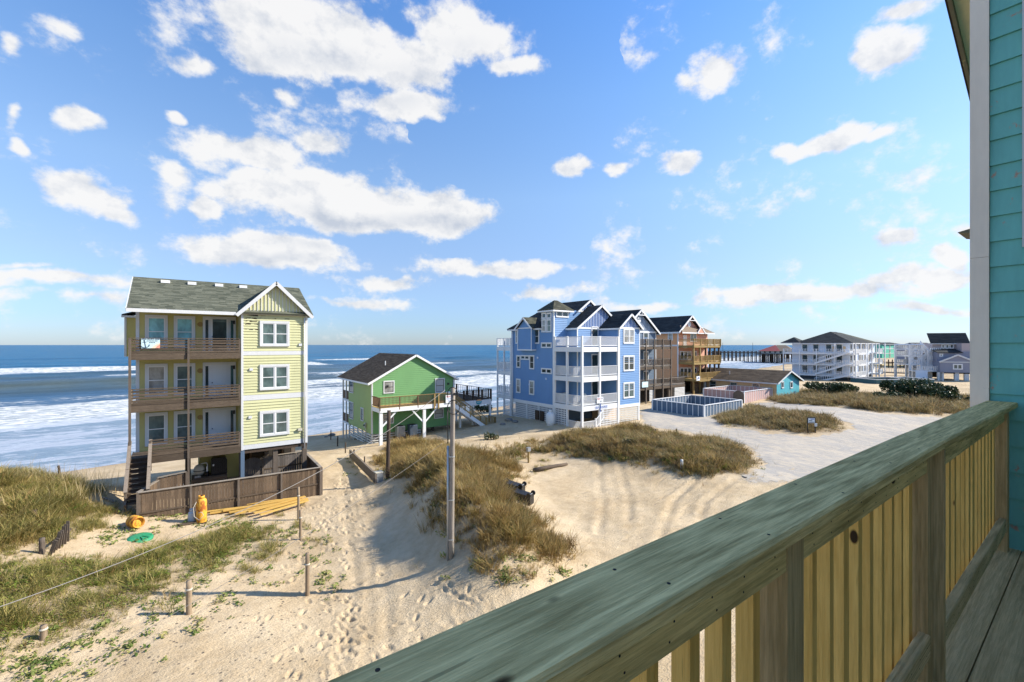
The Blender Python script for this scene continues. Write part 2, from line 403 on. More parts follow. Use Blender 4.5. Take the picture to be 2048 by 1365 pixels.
M['treated_z'] = wood('green_treated_posts', (.72, .55, .29), (.36, .275, .13), 'z', 1, .72, tone=.15, figure=1.9, spec=.06)
M['baluster'] = wood('fresh_pine_balusters', (.94, .63, .19), (.70, .43, .11), 'z', 1, .65, tone=.22, knots=6, spec=.12)

# ------------------------------------------------------------------ building helpers
AX = {'-y': (Vector((1, 0, 0)), Vector((0, -1, 0)), 0.0), '-x': (Vector((0, -1, 0)), Vector((-1, 0, 0)), -math.pi / 2),
      '+x': (Vector((0, 1, 0)), Vector((1, 0, 0)), math.pi / 2), '+y': (Vector((-1, 0, 0)), Vector((0, 1, 0)), math.pi)}
def siding(mb, face, at, a0, a1, z0, z1, exp=.17, span=None, lip=.018):
    """lap boards on a wall: face '-y' at y=at from x=a0 to a1, or '-x'/'+x' at x=at from y=a0 to a1"""
    U, Nn, _ = AX[face]; n = max(1, int(round((z1 - z0) / exp))); e = (z1 - z0) / n
    def P(a, z, o):
        if face in ('-y', '+y'): return Vector((a, at, z)) + Nn * o
        return Vector((at, a, z)) + Nn * o
    for i in range(n):
        zb, zt = z0 + i * e, z0 + (i + 1) * e
        b0, b1 = span(zb) if span else (a0, a1); t0, t1 = span(zt) if span else (a0, a1)
        if b1 - b0 < .02: continue
        if t1 < t0: t0 = t1 = (t0 + t1) / 2
        t = random.random()
        mb.add([P(b0, zb, lip), P(b1, zb, lip), P(t1, zt, .003), P(t0, zt, .003), P(b0, zb, .001), P(b1, zb, .001)],
               [(0, 1, 2, 3), (4, 5, 1, 0), (4, 0, 3), (1, 5, 2)] if face in ('-y', '+x') else [(3, 2, 1, 0), (0, 1, 5, 4), (3, 0, 4), (2, 5, 1)], t)
def battens(mb, face, at, a0, a1, z0, ztop, step=.2, w=.045):
    """upright battens under a gable; ztop(a) gives the height"""
    n = int((a1 - a0) / step)
    for i in range(1, n):
        a = a0 + (a1 - a0) * i / n; zt = ztop(a)
        if zt - z0 < .1: continue
        if face == '-y': mb.box(a - w / 2, a + w / 2, at - .035, at - .004, z0, zt)
        else: mb.box(at - .035, at - .004, a - w / 2, a + w / 2, z0, zt)

WIN = {}
def window(parent, face, at, a, z, w, h, style='hung', case=None, pane=None, tw=.10, sash=None, name='window'):
    """window in a wall; a and z its centre. styles: hung, twin (two hung side by side), fixed, pair (two fixed), plus curtain"""
    case = case or M['trim']; sash = sash or M['white']; pane = pane or M['pane']
    if pane is M['pane'] and style in ('hung', 'twin') and random.random() < .45: pane = M['pane_blind'] if random.random() < .6 else M['curtain_glass']
    key = (round(w, 2), round(h, 2), style, case.name, pane.name, tw, sash.name)
    if key not in WIN:
        c = MB(); W, H = w / 2, h / 2
        c.box(-W - tw, W + tw, -.07, .0, H, H + tw * 1.15); c.box(-W - tw, W + tw, -.085, .0, -H - tw, -H)
        c.box(-W - tw, -W, -.065, .0, -H, H); c.box(W, W + tw, -.065, .0, -H, H)
        leaves = [(-W, W)] if style in ('hung', 'fixed', 'door') else [(-W, -.035), (.035, W)]
        if len(leaves) == 2: c.box(-.035, .035, -.065, 0, -H, H)
        sashes = []; panes = []
        for a0, a1 in leaves:
            s_ = MB(); b = .045
            s_.box(a0, a0 + b, -.05, -.001, -H, H); s_.box(a1 - b, a1, -.05, -.001, -H, H)
            s_.box(a0 + b, a1 - b, -.05, -.001, -H, -H + b); s_.box(a0 + b, a1 - b, -.05, -.001, H - b, H)
            if style in ('hung', 'twin'):
                s_.box(a0 + b, a1 - b, -.055, -.001, -.022, .022)
                panes += [MB().box(a0 + b, a1 - b, -.028, -.022, .022, H - b).mesh('pane', pane), MB().box(a0 + b, a1 - b, -.034, -.028, -H + b, -.022).mesh('pane', pane)]
            else: panes.append(MB().box(a0 + b, a1 - b, -.032, -.026, -H + b, H - b).mesh('pane', pane))
            sashes.append(s_.mesh('sash', sash))
        WIN[key] = (c.mesh('window', case), sashes, panes)
    c, ss, ps = WIN[key]; U, Nn, rz = AX[face]
    loc = (a, at, z) if face in ('-y', '+y') else (at, a, z)
    o = link(name, c, parent, Vector(loc) + Nn * .012, rz)
    for s_ in ss: sub('sash', s_, o)
    for p in ps: sub('pane', p, o)
    return o
def win_px(parent, face, at, px0, px1, py0, py1, style='hung', **k):
    """window whose casing spans those image columns and rows on that wall"""
    f = onY if face == '-y' else onX
    tw = k.get('tw', .10)
    pm = (px0 + px1) / 2
    a0 = f(px0, py0, at)[0]; a1 = f(px1, py0, at)[0]; am, zt = f(pm, py0, at); _, zb = f(pm, py1, at)
    w = round(abs(a1 - a0) - 2 * tw, 2); h = round(zt - zb - 2 * tw, 2)
    return window(parent, face, at, (a0 + a1) / 2, (zt + zb) / 2, max(w, .12), max(h, .12), style, **k)

def roof_slope(mb, a, b, c, d, th=.06, rows=None, tab=.33, exp=.16):
    """one roof plane: a-b along the eave, d-c along the ridge; laid with single shingles that stand proud"""
    a, b, c, d = (Vector(p) for p in (a, b, c, d)); n = (b - a).cross(d - a).normalized()
    mb.slab([a, b, c, d] if (c - d).length > .05 else [a, b, (c + d) / 2], n * -th, .35)
    L = ((d + c) / 2 - (a + b) / 2).length; R_ = rows or max(2, int(L / exp))
    for i in range(R_):
        f0 = i / R_; f1 = min(1, (i + 1.05) / R_)
        p0 = a.lerp(d, f0); p1 = b.lerp(c, f0); q0 = a.lerp(d, f1); q1 = b.lerp(c, f1)
        wid = (p1 - p0).length
        if wid < .05: continue
        k = max(1, int(wid / tab)); sh = random.random()
        for j in range(k + 1):
            u0 = max(0, (j - sh) / k); u1 = min(1, (j + 1 - sh) / k)
            if u1 - u0 < 1e-3: continue
            o = n * (.016 + .008 * random.random())
            w = [p0.lerp(p1, u0), p0.lerp(p1, u1), q0.lerp(q1, u1), q0.lerp(q1, u0)]
            mb.add([w[0] + o, w[1] + o, w[2] + n * .003, w[3] + n * .003, w[0] + n * .001, w[1] + n * .001, ], [(0, 1, 2, 3), (4, 5, 1, 0), (4, 0, 3), (1, 5, 2)], random.random())
def gable_roof(parent, ridge, x0, x1, y0, y1, ze, zr, mat, fascia=None, th=.07, tab=.33, exp=.16, fh=.2):
    """gable roof with its ridge along 'x' or 'y'; fascia: white boards on rakes and eaves"""
    mb = MB(); fb = MB()
    if ridge == 'x':
        ym = (y0 + y1) / 2
        roof_slope(mb, (x0, y0, ze), (x1, y0, ze), (x1, ym, zr), (x0, ym, zr), th, None, tab, exp)
        roof_slope(mb, (x1, y1, ze), (x0, y1, ze), (x0, ym, zr), (x1, ym, zr), th, None, tab * 4, exp * 3)
        for x in (x0 + .02, x1 - .02):
            for y in (y0, y1): fb.beam((x, y, ze - .1), (x, ym, zr - .1), .05, fh)
        for y in (y0 + .02, y1 - .02): fb.box(x0, x1, y - .02, y + .02, ze - fh + .02, ze - .01)
    else:
        xm = (x0 + x1) / 2
        roof_slope(mb, (x0, y1, ze), (x0, y0, ze), (xm, y0, zr), (xm, y1, zr), th, None, tab, exp)
        roof_slope(mb, (x1, y0, ze), (x1, y1, ze), (xm, y1, zr), (xm, y0, zr), th, None, tab, exp)
        for y in (y0 + .02, y1 - .02):
            for x in (x0, x1): fb.beam((x, y, ze - .1), (xm, y, zr - .1), .05, fh)
        for x in (x0 + .02, x1 - .02): fb.box(x - .02, x + .02, y0, y1, ze - fh + .02, ze - .01)
    ro = mb.build('roof', mat, parent)
    if fascia: fb.build('fascia', fascia, parent)
    return ro
def hip_roof(parent, x0, x1, y0, y1, ze, zr, mat, fascia=None, run=None, tab=.4, exp=.2, th=.06):
    mb = MB(); w, d = x1 - x0, y1 - y0; r = run if run is not None else min(w, d) / 2
    if w >= d: p, q = Vector((x0 + r, (y0 + y1) / 2, zr)), Vector((x1 - r, (y0 + y1) / 2, zr)); fr = [(p, q), (q, q), (q, p), (p, p)]
    else: p, q = Vector(((x0 + x1) / 2, y0 + r, zr)), Vector(((x0 + x1) / 2, y1 - r, zr)); fr = [(p, p), (p, q), (q, q), (q, p)]
    cs = [Vector((x0, y0, ze)), Vector((x1, y0, ze)), Vector((x1, y1, ze)), Vector((x0, y1, ze))]
    for i in range(4): roof_slope(mb, cs[i], cs[(i + 1) % 4], fr[i][1], fr[i][0], th, None, tab, exp)
    mb.build('roof', mat, parent)
    if fascia:
        MB().box(x0 + .02, x1 - .02, y0 + .02, y1 - .02, ze - .2, ze - .05).build('fascia', fascia, parent)

def bal_rail(parent, p0, p1, z, h=1.0, mat=None, gap=.125, posts=1.8, post_mat=None, bal=None, pw=.09, drop=0.0, ends=(True, True), bw=.035):
    """railing with upright balusters from p0 to p1 (x, y); z floor height; drop: z change along it"""
    bal = bal or mat; post_mat = post_mat or mat
    a = Vector((p0[0], p0[1], z)); b = Vector((p1[0], p1[1], z + drop)); L = (Vector((b.x, b.y, 0)) - Vector((a.x, a.y, 0))).length
    up = Vector((0, 0, 1))
    MB().beam(a + up * (h - .02), b + up * (h - .02), .11, .04).build('top_rail', mat, parent)
    MB().beam(a + up * .12, b + up * .12, .05, .08).build('bottom_rail', mat, parent)
    m_ = MB(); k = max(2, int(L / gap))
    for i in range(1, k):
        p = a.lerp(b, i / k); m_.box(p.x - bw / 2, p.x + bw / 2, p.y - bw / 2, p.y + bw / 2, p.z + .15, p.z + h - .04)
    m_.build('baluster', bal, parent, kind='stuff')
    if posts:
        n = max(1, int(round(L / posts)))
        for i in range(n + 1):
            if (i == 0 and not ends[0]) or (i == n and not ends[1]): continue
            p = a.lerp(b, i / n); board('post', parent, p.x - pw / 2, p.x + pw / 2, p.y - pw / 2, p.y + pw / 2, p.z - .25, p.z + h + .02, post_mat)

def lattice(parent, face, at, a0, a1, z0, z1, mat, step=.16, w=.05):
    """crossed laths with open squares between"""
    m_ = MB()
    n = int((a1 - a0) / step)
    for i in range(n + 1):
        a = a0 + (a1 - a0) * i / max(1, n)
        if face == '-y': m_.box(a - w / 2, a + w / 2, at - .02, at - .008, z0, z1)
        else: m_.box(at - .02, at - .008, a - w / 2, a + w / 2, z0, z1)
    k = int((z1 - z0) / step)
    for i in range(k + 1):
        z = z0 + (z1 - z0) * i / max(1, k)
        if face == '-y': m_.box(a0, a1, at - .008, at + .004, z - w / 2, z + w / 2)
        else: m_.box(at - .008, at + .004, a0, a1, z - w / 2, z + w / 2)
    m_.build('lattice', mat, parent, kind='stuff')

def text(parent, name, s, size, loc, rotz, mat, ext=.004, sx=1.0):
    cu = bpy.data.curves.new(name, 'FONT'); cu.body = s; cu.size = size; cu.extrude = ext; cu.align_x = 'CENTER'; cu.align_y = 'CENTER'
    cu.materials.append(mat)
    tmp = bpy.data.objects.new(name, cu); me = bpy.data.meshes.new_from_object(tmp); me.name = name
    bpy.data.objects.remove(tmp)
    if not me.materials: me.materials.append(mat)
    o = link(name, me, parent, loc); o.rotation_euler = (math.pi / 2, 0, rotz); o.scale.x = sx
    return o

# ------------------------------------------------------------------ land
def sm(x, a, b):
    t = np.clip((x - a) / (b - a), 0, 1); return t * t * (3 - 2 * t)
def vnoise(x, y, seed=0):
    """smooth value noise"""
    xi = np.floor(x).astype(np.int64); yi = np.floor(y).astype(np.int64); fx = x - xi; fy = y - yi
    fx = fx * fx * (3 - 2 * fx); fy = fy * fy * (3 - 2 * fy)
    def h(i, j):
        v = (i * 374761393 + j * 668265263 + seed * 982451653) & 0xffffffff
        v = ((v ^ (v >> 13)) * 1274126177) & 0xffffffff
        return ((v ^ (v >> 16)) & 0xffff) / 65535.0
    return (h(xi, yi) * (1 - fx) + h(xi + 1, yi) * fx) * (1 - fy) + (h(xi, yi + 1) * (1 - fx) + h(xi + 1, yi + 1) * fx) * fy
def fbm(x, y, seed=0, o=4):
    s = 0; a = .5
    for i in range(o): s = s + a * (vnoise(x * 2 ** i, y * 2 ** i, seed + i) - .5); a *= .55
    return s
MOUNDS = [(-8.5, 31.5, 6.0, 5.5, 2.5), (-7.0, 22.5, 5.5, 5.0, .9), (-16, 24, 8, 9, 1.6), (9.9, 14.4, 2.2, 2.6, 1.1), (11.4, 19.0, 2.6, 3.6, 1.7), (13.8, 25.0, 3.6, 4.2, 1.45), (18.5, 29.0, 5.0, 3.4, 1.1), (10.4, 17.6, 1.25, 3.0, .75), (12.4, 22.6, 1.4, 2.6, .6),
          (27, 25.5, 3.6, 4.6, .75), (28.0, 18.5, 3.4, 4.2, .8), (50, 19, 7, 5, .7), (60, 19, 10, 6, .5), (70, 18, 7, 10, .8), (92, 26, 12, 9, 1.0), (3.0, 36.5, 2.6, 5, .5)]
def shore(x, y): return (y - 58.2 - .19 * x) / 1.018
def height(x, y, fine=False):
    x = np.asarray(x, float); y = np.asarray(y, float); s = shore(x, y)
    base = .85 * sm(x, 13, 34) - .35 * sm(x, 90, 130) + .9 * fbm(x / 26, y / 26, 5, 3) * sm(x, 30, 80)
    base = base - .22 * np.exp(-((x - 4.5) / 2.6) ** 2 - ((y - 17) / 7) ** 2)
    for mx, my, rx, ry, h in MOUNDS: base = base + h * np.exp(-((x - mx) / rx) ** 2 - ((y - my) / ry) ** 2)
    lump = fbm(x / 2.6, y / 2.6, 11, 4) * .24 + fbm(x / .8, y / .8, 21, 2) * .06 * sm(np.hypot(x, y), 60, 30)
    base = base + lump * (1 - .75 * np.exp(-((x - 4.2) / 3.2) ** 2) * sm(y, 34, 26))
    k = sm(-s, 1, 25)
    z = base * k - 2.0 * (1 - k)
    z = np.where(s > 0, -2.0 - np.minimum(s * .07, 5), z)
    # a dune face falls to the beach seaward of the houses
    if fine:
        nr = sm(np.hypot(x - 5, y - 15), 34, 22)
        z = z + nr * (.055 * fbm(x / .55, y / .42, 81, 4) + .07 * np.clip(fbm(x / .9 + y / 1.4, y / .9, 82, 2), 0, 1)) 
        lot = np.exp(-((x - 20) / 7) ** 2 - ((y - 14) / 8) ** 2); z = z + lot * (.09 * fbm(x / 2.6 - y / 2.2, y / .5 + x / .7, 83, 4))
    return z
def gp(px, py, lift=0.0):
    """where the line of sight through that image point meets the land"""
    d = pdir(px, py); lo = 2.0; k = np.linspace(2.0, 14.0, 0)
    ks = np.concatenate([np.arange(4, 60, .05), np.arange(60, 420, .4)])
    xs = d.x * ks; ys = d.y * ks; zs = EYE + d.z * ks
    hh = height(xs, ys) + lift; i = int(np.argmax(zs < hh))
    if zs[i] >= hh[i]: i = len(ks) - 1
    return Vector((xs[i], ys[i], float(hh[i] - lift)))
def hz(x, y): return float(height(np.array([x]), np.array([y]))[0])
FOOT = []
for px, py in ((690, 1205), (702, 1240), (684, 1262), (716, 1220), (722, 1258), (712, 1290), (680, 1300), (668, 1318), (708, 1312), (672, 1338), (650, 1352), (690, 1232), (735, 1275), (640, 1375),
               (880, 1160), (900, 1172), (905, 1188), (915, 1196), (925, 1198), (938, 1205), (950, 1208), (890, 1182), (870, 1170), (960, 1200), (700, 960), (690, 990), (720, 1010), (700, 1040), (745, 1000), (735, 1060), (765, 1100), (760, 1150)):
    q = gp(px, py); FOOT.append((q.x, q.y, 1.9 + random.uniform(-.5, .5)))

def spread(pairs):
    out = []
    for a, b, st in pairs: out.append(np.arange(a, b, st))
    return np.concatenate(out)
def grid_mesh(name, X, Y, Z, mat, mask=None, smooth=True):
    nx, ny = X.shape[1], X.shape[0]
    co = np.stack([X, Y, Z], -1).reshape(-1, 3)
    j, i = np.meshgrid(np.arange(nx - 1), np.arange(ny - 1)); a = i * nx + j
    q = np.stack([a, a + 1, a + nx + 1, a + nx], -1).reshape(-1, 4)
    if mask is not None:
        mk = mask.reshape(-1); q = q[mk[q].any(1)]
        used = np.unique(q); re = np.zeros(len(co), np.int64); re[used] = np.arange(len(used)); co = co[used]; q = re[q]
    else: used = None
    me = bpy.data.meshes.new(name); me.vertices.add(len(co)); me.vertices.foreach_set('co', co.astype(np.float32).ravel())
    me.loops.add(len(q) * 4); me.loops.foreach_set('vertex_index', q.astype(np.int32).ravel())
    me.polygons.add(len(q)); me.polygons.foreach_set('loop_start', (np.arange(len(q)) * 4).astype(np.int32)); me.polygons.foreach_set('loop_total', np.full(len(q), 4, np.int32))
    me.polygons.foreach_set('use_smooth', np.full(len(q), smooth)); me.materials.append(mat); me.update(calc_edges=True)
    return me, used
def poly_sd(x, y, poly):
    """distance to a polygon's outline, positive inside"""
    x = np.asarray(x, float); y = np.asarray(y, float); ins = np.zeros(x.shape, bool); dm = np.full(x.shape, 1e9); n = len(poly)
    for i in range(n):
        ax, ay = poly[i][0], poly[i][1]; bx, by = poly[(i + 1) % n][0], poly[(i + 1) % n][1]
        c = ((ay > y) != (by > y)) & (x < (bx - ax) * (y - ay) / (by - ay + 1e-12) + ax); ins ^= c
        t = np.clip(((x - ax) * (bx - ax) + (y - ay) * (by - ay)) / ((bx - ax) ** 2 + (by - ay) ** 2 + 1e-12), 0, 1)
        dm = np.minimum(dm, np.hypot(x - ax - t * (bx - ax), y - ay - t * (by - ay)))
    return np.where(ins, dm, -dm)
def area(pts): return [gp(*p).to_2d() for p in pts]

GRASS = {
 'dune': area([(-420, 955), (0, 944), (110, 948), (170, 972), (212, 1005), (238, 1040), (196, 1052), (150, 1048), (160, 1068), (125, 1080), (60, 1108), (30, 1122), (-420, 1175)]),
 'green': area([(-420, 1175), (0, 1125), (60, 1112), (150, 1122), (250, 1108), (330, 1085), (420, 1065), (500, 1048), (548, 1060), (520, 1092), (440, 1132), (350, 1182), (300, 1212), (230, 1245), (120, 1272), (60, 1305), (0, 1335), (-420, 1420)]),
 'mid': area([(750, 925), (790, 885), (880, 882), (915, 905), (960, 905), (1010, 893), (1070, 880), (1088, 905), (1050, 930), (1020, 985), (1040, 1012), (1082, 1042), (1118, 1080), (1142, 1118), (1118, 1150), (1050, 1165), (1000, 1140), (950, 1125), (905, 1108), (888, 1070), (862, 1020), (835, 985), (795, 960)]),
 'blue': area([(1085, 885), (1130, 868), (1200, 862), (1262, 850), (1340, 868), (1440, 880), (1500, 905), (1518, 925), (1488, 948), (1420, 958), (1360, 952), (1300, 936), (1200, 925), (1150, 915), (1090, 900)]),
 'strip': area([(1425, 838), (1500, 812), (1600, 825), (1690, 848), (1690, 862), (1610, 868), (1530, 860), (1440, 850)]),
 'band': area([(1535, 800), (1620, 782), (1720, 792), (1820, 795), (1990, 795), (2020, 832), (1880, 832), (1760, 826), (1640, 812), (1560, 808)]),
}
ROAD = area([(1290, 822), (1330, 808), (1420, 835), (1440, 856), (1540, 868), (1620, 874), (1700, 866), (1702, 848), (1600, 822), (1500, 808), (1560, 806), (1650, 815), (1770, 830), (1900, 838), (2100, 850), (2100, 960), (1640, 960), (1500, 960), (1530, 925), (1500, 895), (1430, 874), (1340, 860), (1285, 848)])

def sand_material():
    ma, nt, b, _ = nodes('dune_sand'); g = G(nt); P = g.pos()
    big = g.noise(P, .35, 5, .55); mid = g.noise(P, 3, 5, .6); gr = g.noise(P, 70, 3, .7)
    f = g.m('ADD', g.m('MULTIPLY', big, .5), g.m('ADD', g.m('MULTIPLY', mid, .3), g.m('MULTIPLY', gr, .2)))
    k = g.mix(g.step(f, .34, .66), (.42, .315, .19), (.60, .48, .32))
    road = g.attr('road').outputs['Fac']; veg = g.attr('veg').outputs['Fac']; wet = g.attr('wet').outputs['Fac']; specks = g.attr('specks').outputs['Fac']
    st = g.noise(g.pos((.5, 2.4, 1)), 2.6, 5, .65, 1.2)
    grey = g.mix(g.noise(P, 24, 3, .7), (.20, .20, .20), (.40, .39, .37))
    k = g.mix(g.m('MULTIPLY', road, g.step(st, .36, .56)), k, grey)
    # dark specks scattered on the blown sand
    vo = g.n('ShaderNodeTexVoronoi'); vo.inputs['Scale'].default_value = 5.2; g.L.new(P, vo.inputs['Vector'])
    sp = g.m('MULTIPLY', g.step(vo.outputs['Distance'], .27, .17), g.m('MULTIPLY', g.step(g.noise(P, 1.6, 4, .6), .4, .6), specks))
    k = g.mix(g.m('MULTIPLY', sp, .9), k, (.10, .085, .07))
    # darker streaks of loose grit, and roots and litter under the plants
    fl = g.step(g.noise(g.pos((.7, 2.6, 1)), 1.9, 6, .68, .6), .56, .68)
    k = g.mix(g.m('MULTIPLY', g.m('MULTIPLY', fl, g.attr('track').outputs['Fac']), .6), k, (.19, .165, .14))
    k = g.mix(g.m('MULTIPLY', veg, .7), k, g.mix(mid, (.20, .145, .08), (.34, .26, .16)))
    k = g.mix(wet, k, (.30, .225, .15))
    g.L.new(k, b.inputs['Base Color']); b.inputs['Roughness'].default_value = .95; b.inputs['Specular IOR Level'].default_value = .12
    rip = g.noise(g.pos((1.0, 3.2, 1)), 4.5, 4, .6, .8)
    h = g.m('ADD', g.m('MULTIPLY', rip, .6), g.m('ADD', g.m('MULTIPLY', g.noise(P, 14, 4, .6), .5), g.m('MULTIPLY', gr, .12)))
    g.bump(h, b, .8, .09); return ma
M['sand'] = sand_material()

def masks(x, y):
    road = sm(poly_sd(x, y, ROAD) + fbm(x / 2, y / 2, 31, 3) * 2.4, -.9, .9)
    veg = np.zeros_like(x)
    for k, p in GRASS.items(): veg = np.maximum(veg, .8 * sm(poly_sd(x, y, p) + fbm(x, y, 41, 3) * 2.2, -.8, 1.6))
    veg = np.maximum(veg, .8 * sm(fbm(x / 9, y / 9, 77, 4), .02, .16) * sm(x, 95, 125))
    s = shore(x, y); wet = .75 * sm(s, -6.5, -1.5)
    specks = sm(x, 7.5, 3.0) * sm(y, 27, 22) * sm(x, -9, -4) + .5 * np.exp(-((x - 6.5) / 2.5) ** 2 - ((y - 25) / 4) ** 2) + .6 * np.exp(-((x - 9.5) / 3) ** 2 - ((y - 12.5) / 3) ** 2)
    track = np.exp(-((x - 21) / 6) ** 2 - ((y - 13.5) / 7) ** 2) + .8 * np.exp(-((x - 6.5) / 2.2) ** 2 - ((y - 25) / 3) ** 2)
    return road, veg, wet, specks, np.clip(track, 0, 1)
def ground():
    xs = spread([(-900, -60, 40), (-60, -14, 1.5), (-14, -2, .2), (-2, 2, .12), (2, 10, .055), (10, 16, .12), (16, 40, .3), (40, 90, .9), (90, 260, 4), (260, 800, 25), (800, 6001, 260)])
    ys = spread([(-900, -20, 40), (-20, 8, 2), (8, 13, .12), (13, 20, .055), (20, 36, .14), (36, 64, .5), (64, 130, 4), (130, 500, 30), (500, 1601, 120)])
    X, Y = np.meshgrid(xs, ys); Z = height(X, Y, True)
    r = np.random.default_rng(44); steps = list(FOOT)
    for a0, a1, n in (((3.2, 12.2), (5.2, 27.0), 70), ((5.5, 13), (10.5, 13.5), 30), ((5.2, 20), (8.6, 30), 60), ((15, 9), (25, 16), 50), ((-1.5, 20), (3.5, 27), 25)):
        for i in range(n): f = r.uniform(); steps.append((a0[0] + (a1[0] - a0[0]) * f + r.normal(0, .8), a0[1] + (a1[1] - a0[1]) * f + r.normal(0, .8), math.atan2(a1[1] - a0[1], a1[0] - a0[0]) + r.normal(0, .5)))
    for fx, fy, an in steps:
        i0, i1 = np.searchsorted(xs, (fx - .4, fx + .4)); j0, j1 = np.searchsorted(ys, (fy - .4, fy + .4)); sx, sy = X[j0:j1, i0:i1], Y[j0:j1, i0:i1]
        ca, sa = math.cos(an), math.sin(an); u = (sx - fx) * ca + (sy - fy) * sa; v = -(sx - fx) * sa + (sy - fy) * ca; q = (u / .16) ** 2 + (v / .075) ** 2
        Z[j0:j1, i0:i1] += -.05 * np.exp(-q * q) + .02 * np.exp(-(np.sqrt(q) - 1.6) ** 2 * 5)
    # wheel ruts: two curved pairs through the sand lot and one along the path
    for pts, dep in (([(12.5, 10.5), (17, 12), (22, 14.5), (26, 15.2), (31, 14)], .06), ([(13.2, 9.6), (18, 10.9), (23, 13.2), (27, 13.6), (32, 12)], .05), ([(3.2, 12), (5.6, 18), (7.2, 25), (8.8, 31)], .022), ([(4.7, 12), (6.8, 18), (8.3, 25), (9.8, 31)], .022), ([(16, 14.5), (19, 17), (22, 20), (24, 21.5)], .045), ([(17.3, 13.8), (20.3, 16.2), (23.3, 19.2), (25, 20.6)], .045)):
        dm = np.full(X.shape, 9.); 
        for (ax, ay), (bx, by) in zip(pts[:-1], pts[1:]):
            t_ = np.clip(((X - ax) * (bx - ax) + (Y - ay) * (by - ay)) / ((bx - ax) ** 2 + (by - ay) ** 2), 0, 1); dm = np.minimum(dm, np.hypot(X - ax - t_ * (bx - ax) + .25 * fbm(X / 1.5, Y / 1.5, 45, 2), Y - ay - t_ * (by - ay)))
        br = .5 + 1.0 * vnoise(X / 1.1, Y / 1.1, 46); Z += br * (-dep * np.exp(-(dm / .16) ** 2) + dep * .6 * np.exp(-((dm - .36) / .14) ** 2))
    me, _ = grid_mesh('ground', X, Y, Z, M['sand'])
    for nm, v in zip(('road', 'veg', 'wet', 'specks', 'track'), masks(X, Y)):
        at = me.attributes.new(nm, 'FLOAT', 'POINT'); at.data.foreach_set('value', v.astype(np.float32).ravel())
    tag(link('sand_ground', me), 'pale sand with dunes and a trodden path to the beach', None, None, 'structure')
    # the gravelled lane lies over the sand as a sheet of its own
    xs = np.arange(26, 110, .35); ys = np.arange(2, 42, .35); X, Y = np.meshgrid(xs, ys)
    sd = poly_sd(X, Y, ROAD) + fbm(X / 2, Y / 2, 31, 3) * 1.6
    Z = height(X, Y) + .012 + .02 * sm(sd, 0, .6)
    me, used = grid_mesh('gravel_lane', X, Y, Z, M['gravel'], sd > .1)
    tag(link('gravel_lane', me), None, None, None, 'structure')
def gravel_material():
    ma, nt, b, _ = nodes('lane_gravel'); g = G(nt); P = g.pos()
    st = g.noise(g.pos((1.6, .5, 1)), 1.6, 6, .66, 1.4); fine = g.noise(P, 30, 4, .75); big = g.noise(P, .5, 4, .6)
    k = g.mix(fine, (.25, .235, .215), (.42, .395, .36))
    k = g.mix(g.m('MULTIPLY', g.step(g.m('ADD', g.m('MULTIPLY', st, .7), g.m('MULTIPLY', big, .3)), .42, .6), .85), k, g.mix(fine, (.40, .34, .26), (.56, .49, .39)))
    g.L.new(k, b.inputs['Base Color']); b.inputs['Roughness'].default_value = .95; b.inputs['Specular IOR Level'].default_value = .15
    g.bump(g.m('ADD', g.m('MULTIPLY', fine, .5), st), b, .5, .05); return ma
M['gravel'] = gravel_material()
ground()

# ------------------------------------------------------------------ sea
SEA = -2.0
def sea_material():
    ma, nt, b, out = nodes('sea_water'); g = G(nt); P = g.pos((1, 1, 1))
    foam = g.attr('foam').outputs['Fac']; deep = g.attr('deep').outputs['Fac']; face = g.attr('face').outputs['Fac']
    n0 = g.noise(g.pos((.016, .05, 1)), 1, 5, .6)
    col = g.mix(deep, (.05, .115, .20), (.006, .115, .235))
    col = g.mix(g.step(n0, .38, .62), col, g.mix(deep, (.022, .065, .12), (.004, .075, .165)))
    col = g.mix(face, col, (.085, .09, .05))
    lace = g.noise(g.pos((.26, .72, 1)), 1.0, 7, .66, 1.5); lace2 = g.noise(g.pos((1.2, 2.6, 1)), 1, 4, .65, .6)
    v = g.m('ADD', g.m('MULTIPLY', lace, .72), g.m('MULTIPLY', lace2, .28))
    thin = g.attr('thin').outputs['Fac']; col = g.mix(g.m('MULTIPLY', thin, .85), col, (.20, .27, .34))
    th = g.m('MULTIPLY_ADD', foam, -.62, .80)
    fm = g.m('MULTIPLY', g.step(g.m('SUBTRACT', v, th), -.035, .05), g.step(foam, .02, .12))
    fcol = g.mix(g.step(g.noise(g.pos((.35, .8, 1)), 1.3, 7, .7, 1.0), .38, .66), (.22, .27, .30), (.78, .77, .745))  # shading of the foam put into its colour by noise
    fcol = g.mix(thin, fcol, (.34, .39, .46))
    g.L.new(g.mix(fm, col, fcol), b.inputs['Base Color'])
    r = g.n('ShaderNodeMapRange'); g.L.new(fm, r.inputs[0]); r.inputs[3].default_value = .3; r.inputs[4].default_value = .8; g.L.new(r.outputs[0], b.inputs['Roughness'])
    b.inputs['IOR'].default_value = 1.33
    sp = g.n('ShaderNodeMapRange'); g.L.new(fm, sp.inputs[0]); sp.inputs[3].default_value = .035; sp.inputs[4].default_value = .15; g.L.new(sp.outputs[0], b.inputs['Specular IOR Level'])
    w1 = g.noise(g.pos((.14, .5, 1)), 1, 6, .62, .4); w2 = g.noise(g.pos((1.1, 2.4, 1)), 1, 4, .6)
    h = g.m('ADD', g.m('MULTIPLY', w1, 1.3), g.m('ADD', g.m('MULTIPLY', w2, .22), g.m('MULTIPLY', v, .25)))
    g.bump(h, b, .7, .6); return ma
M['sea'] = sea_material()
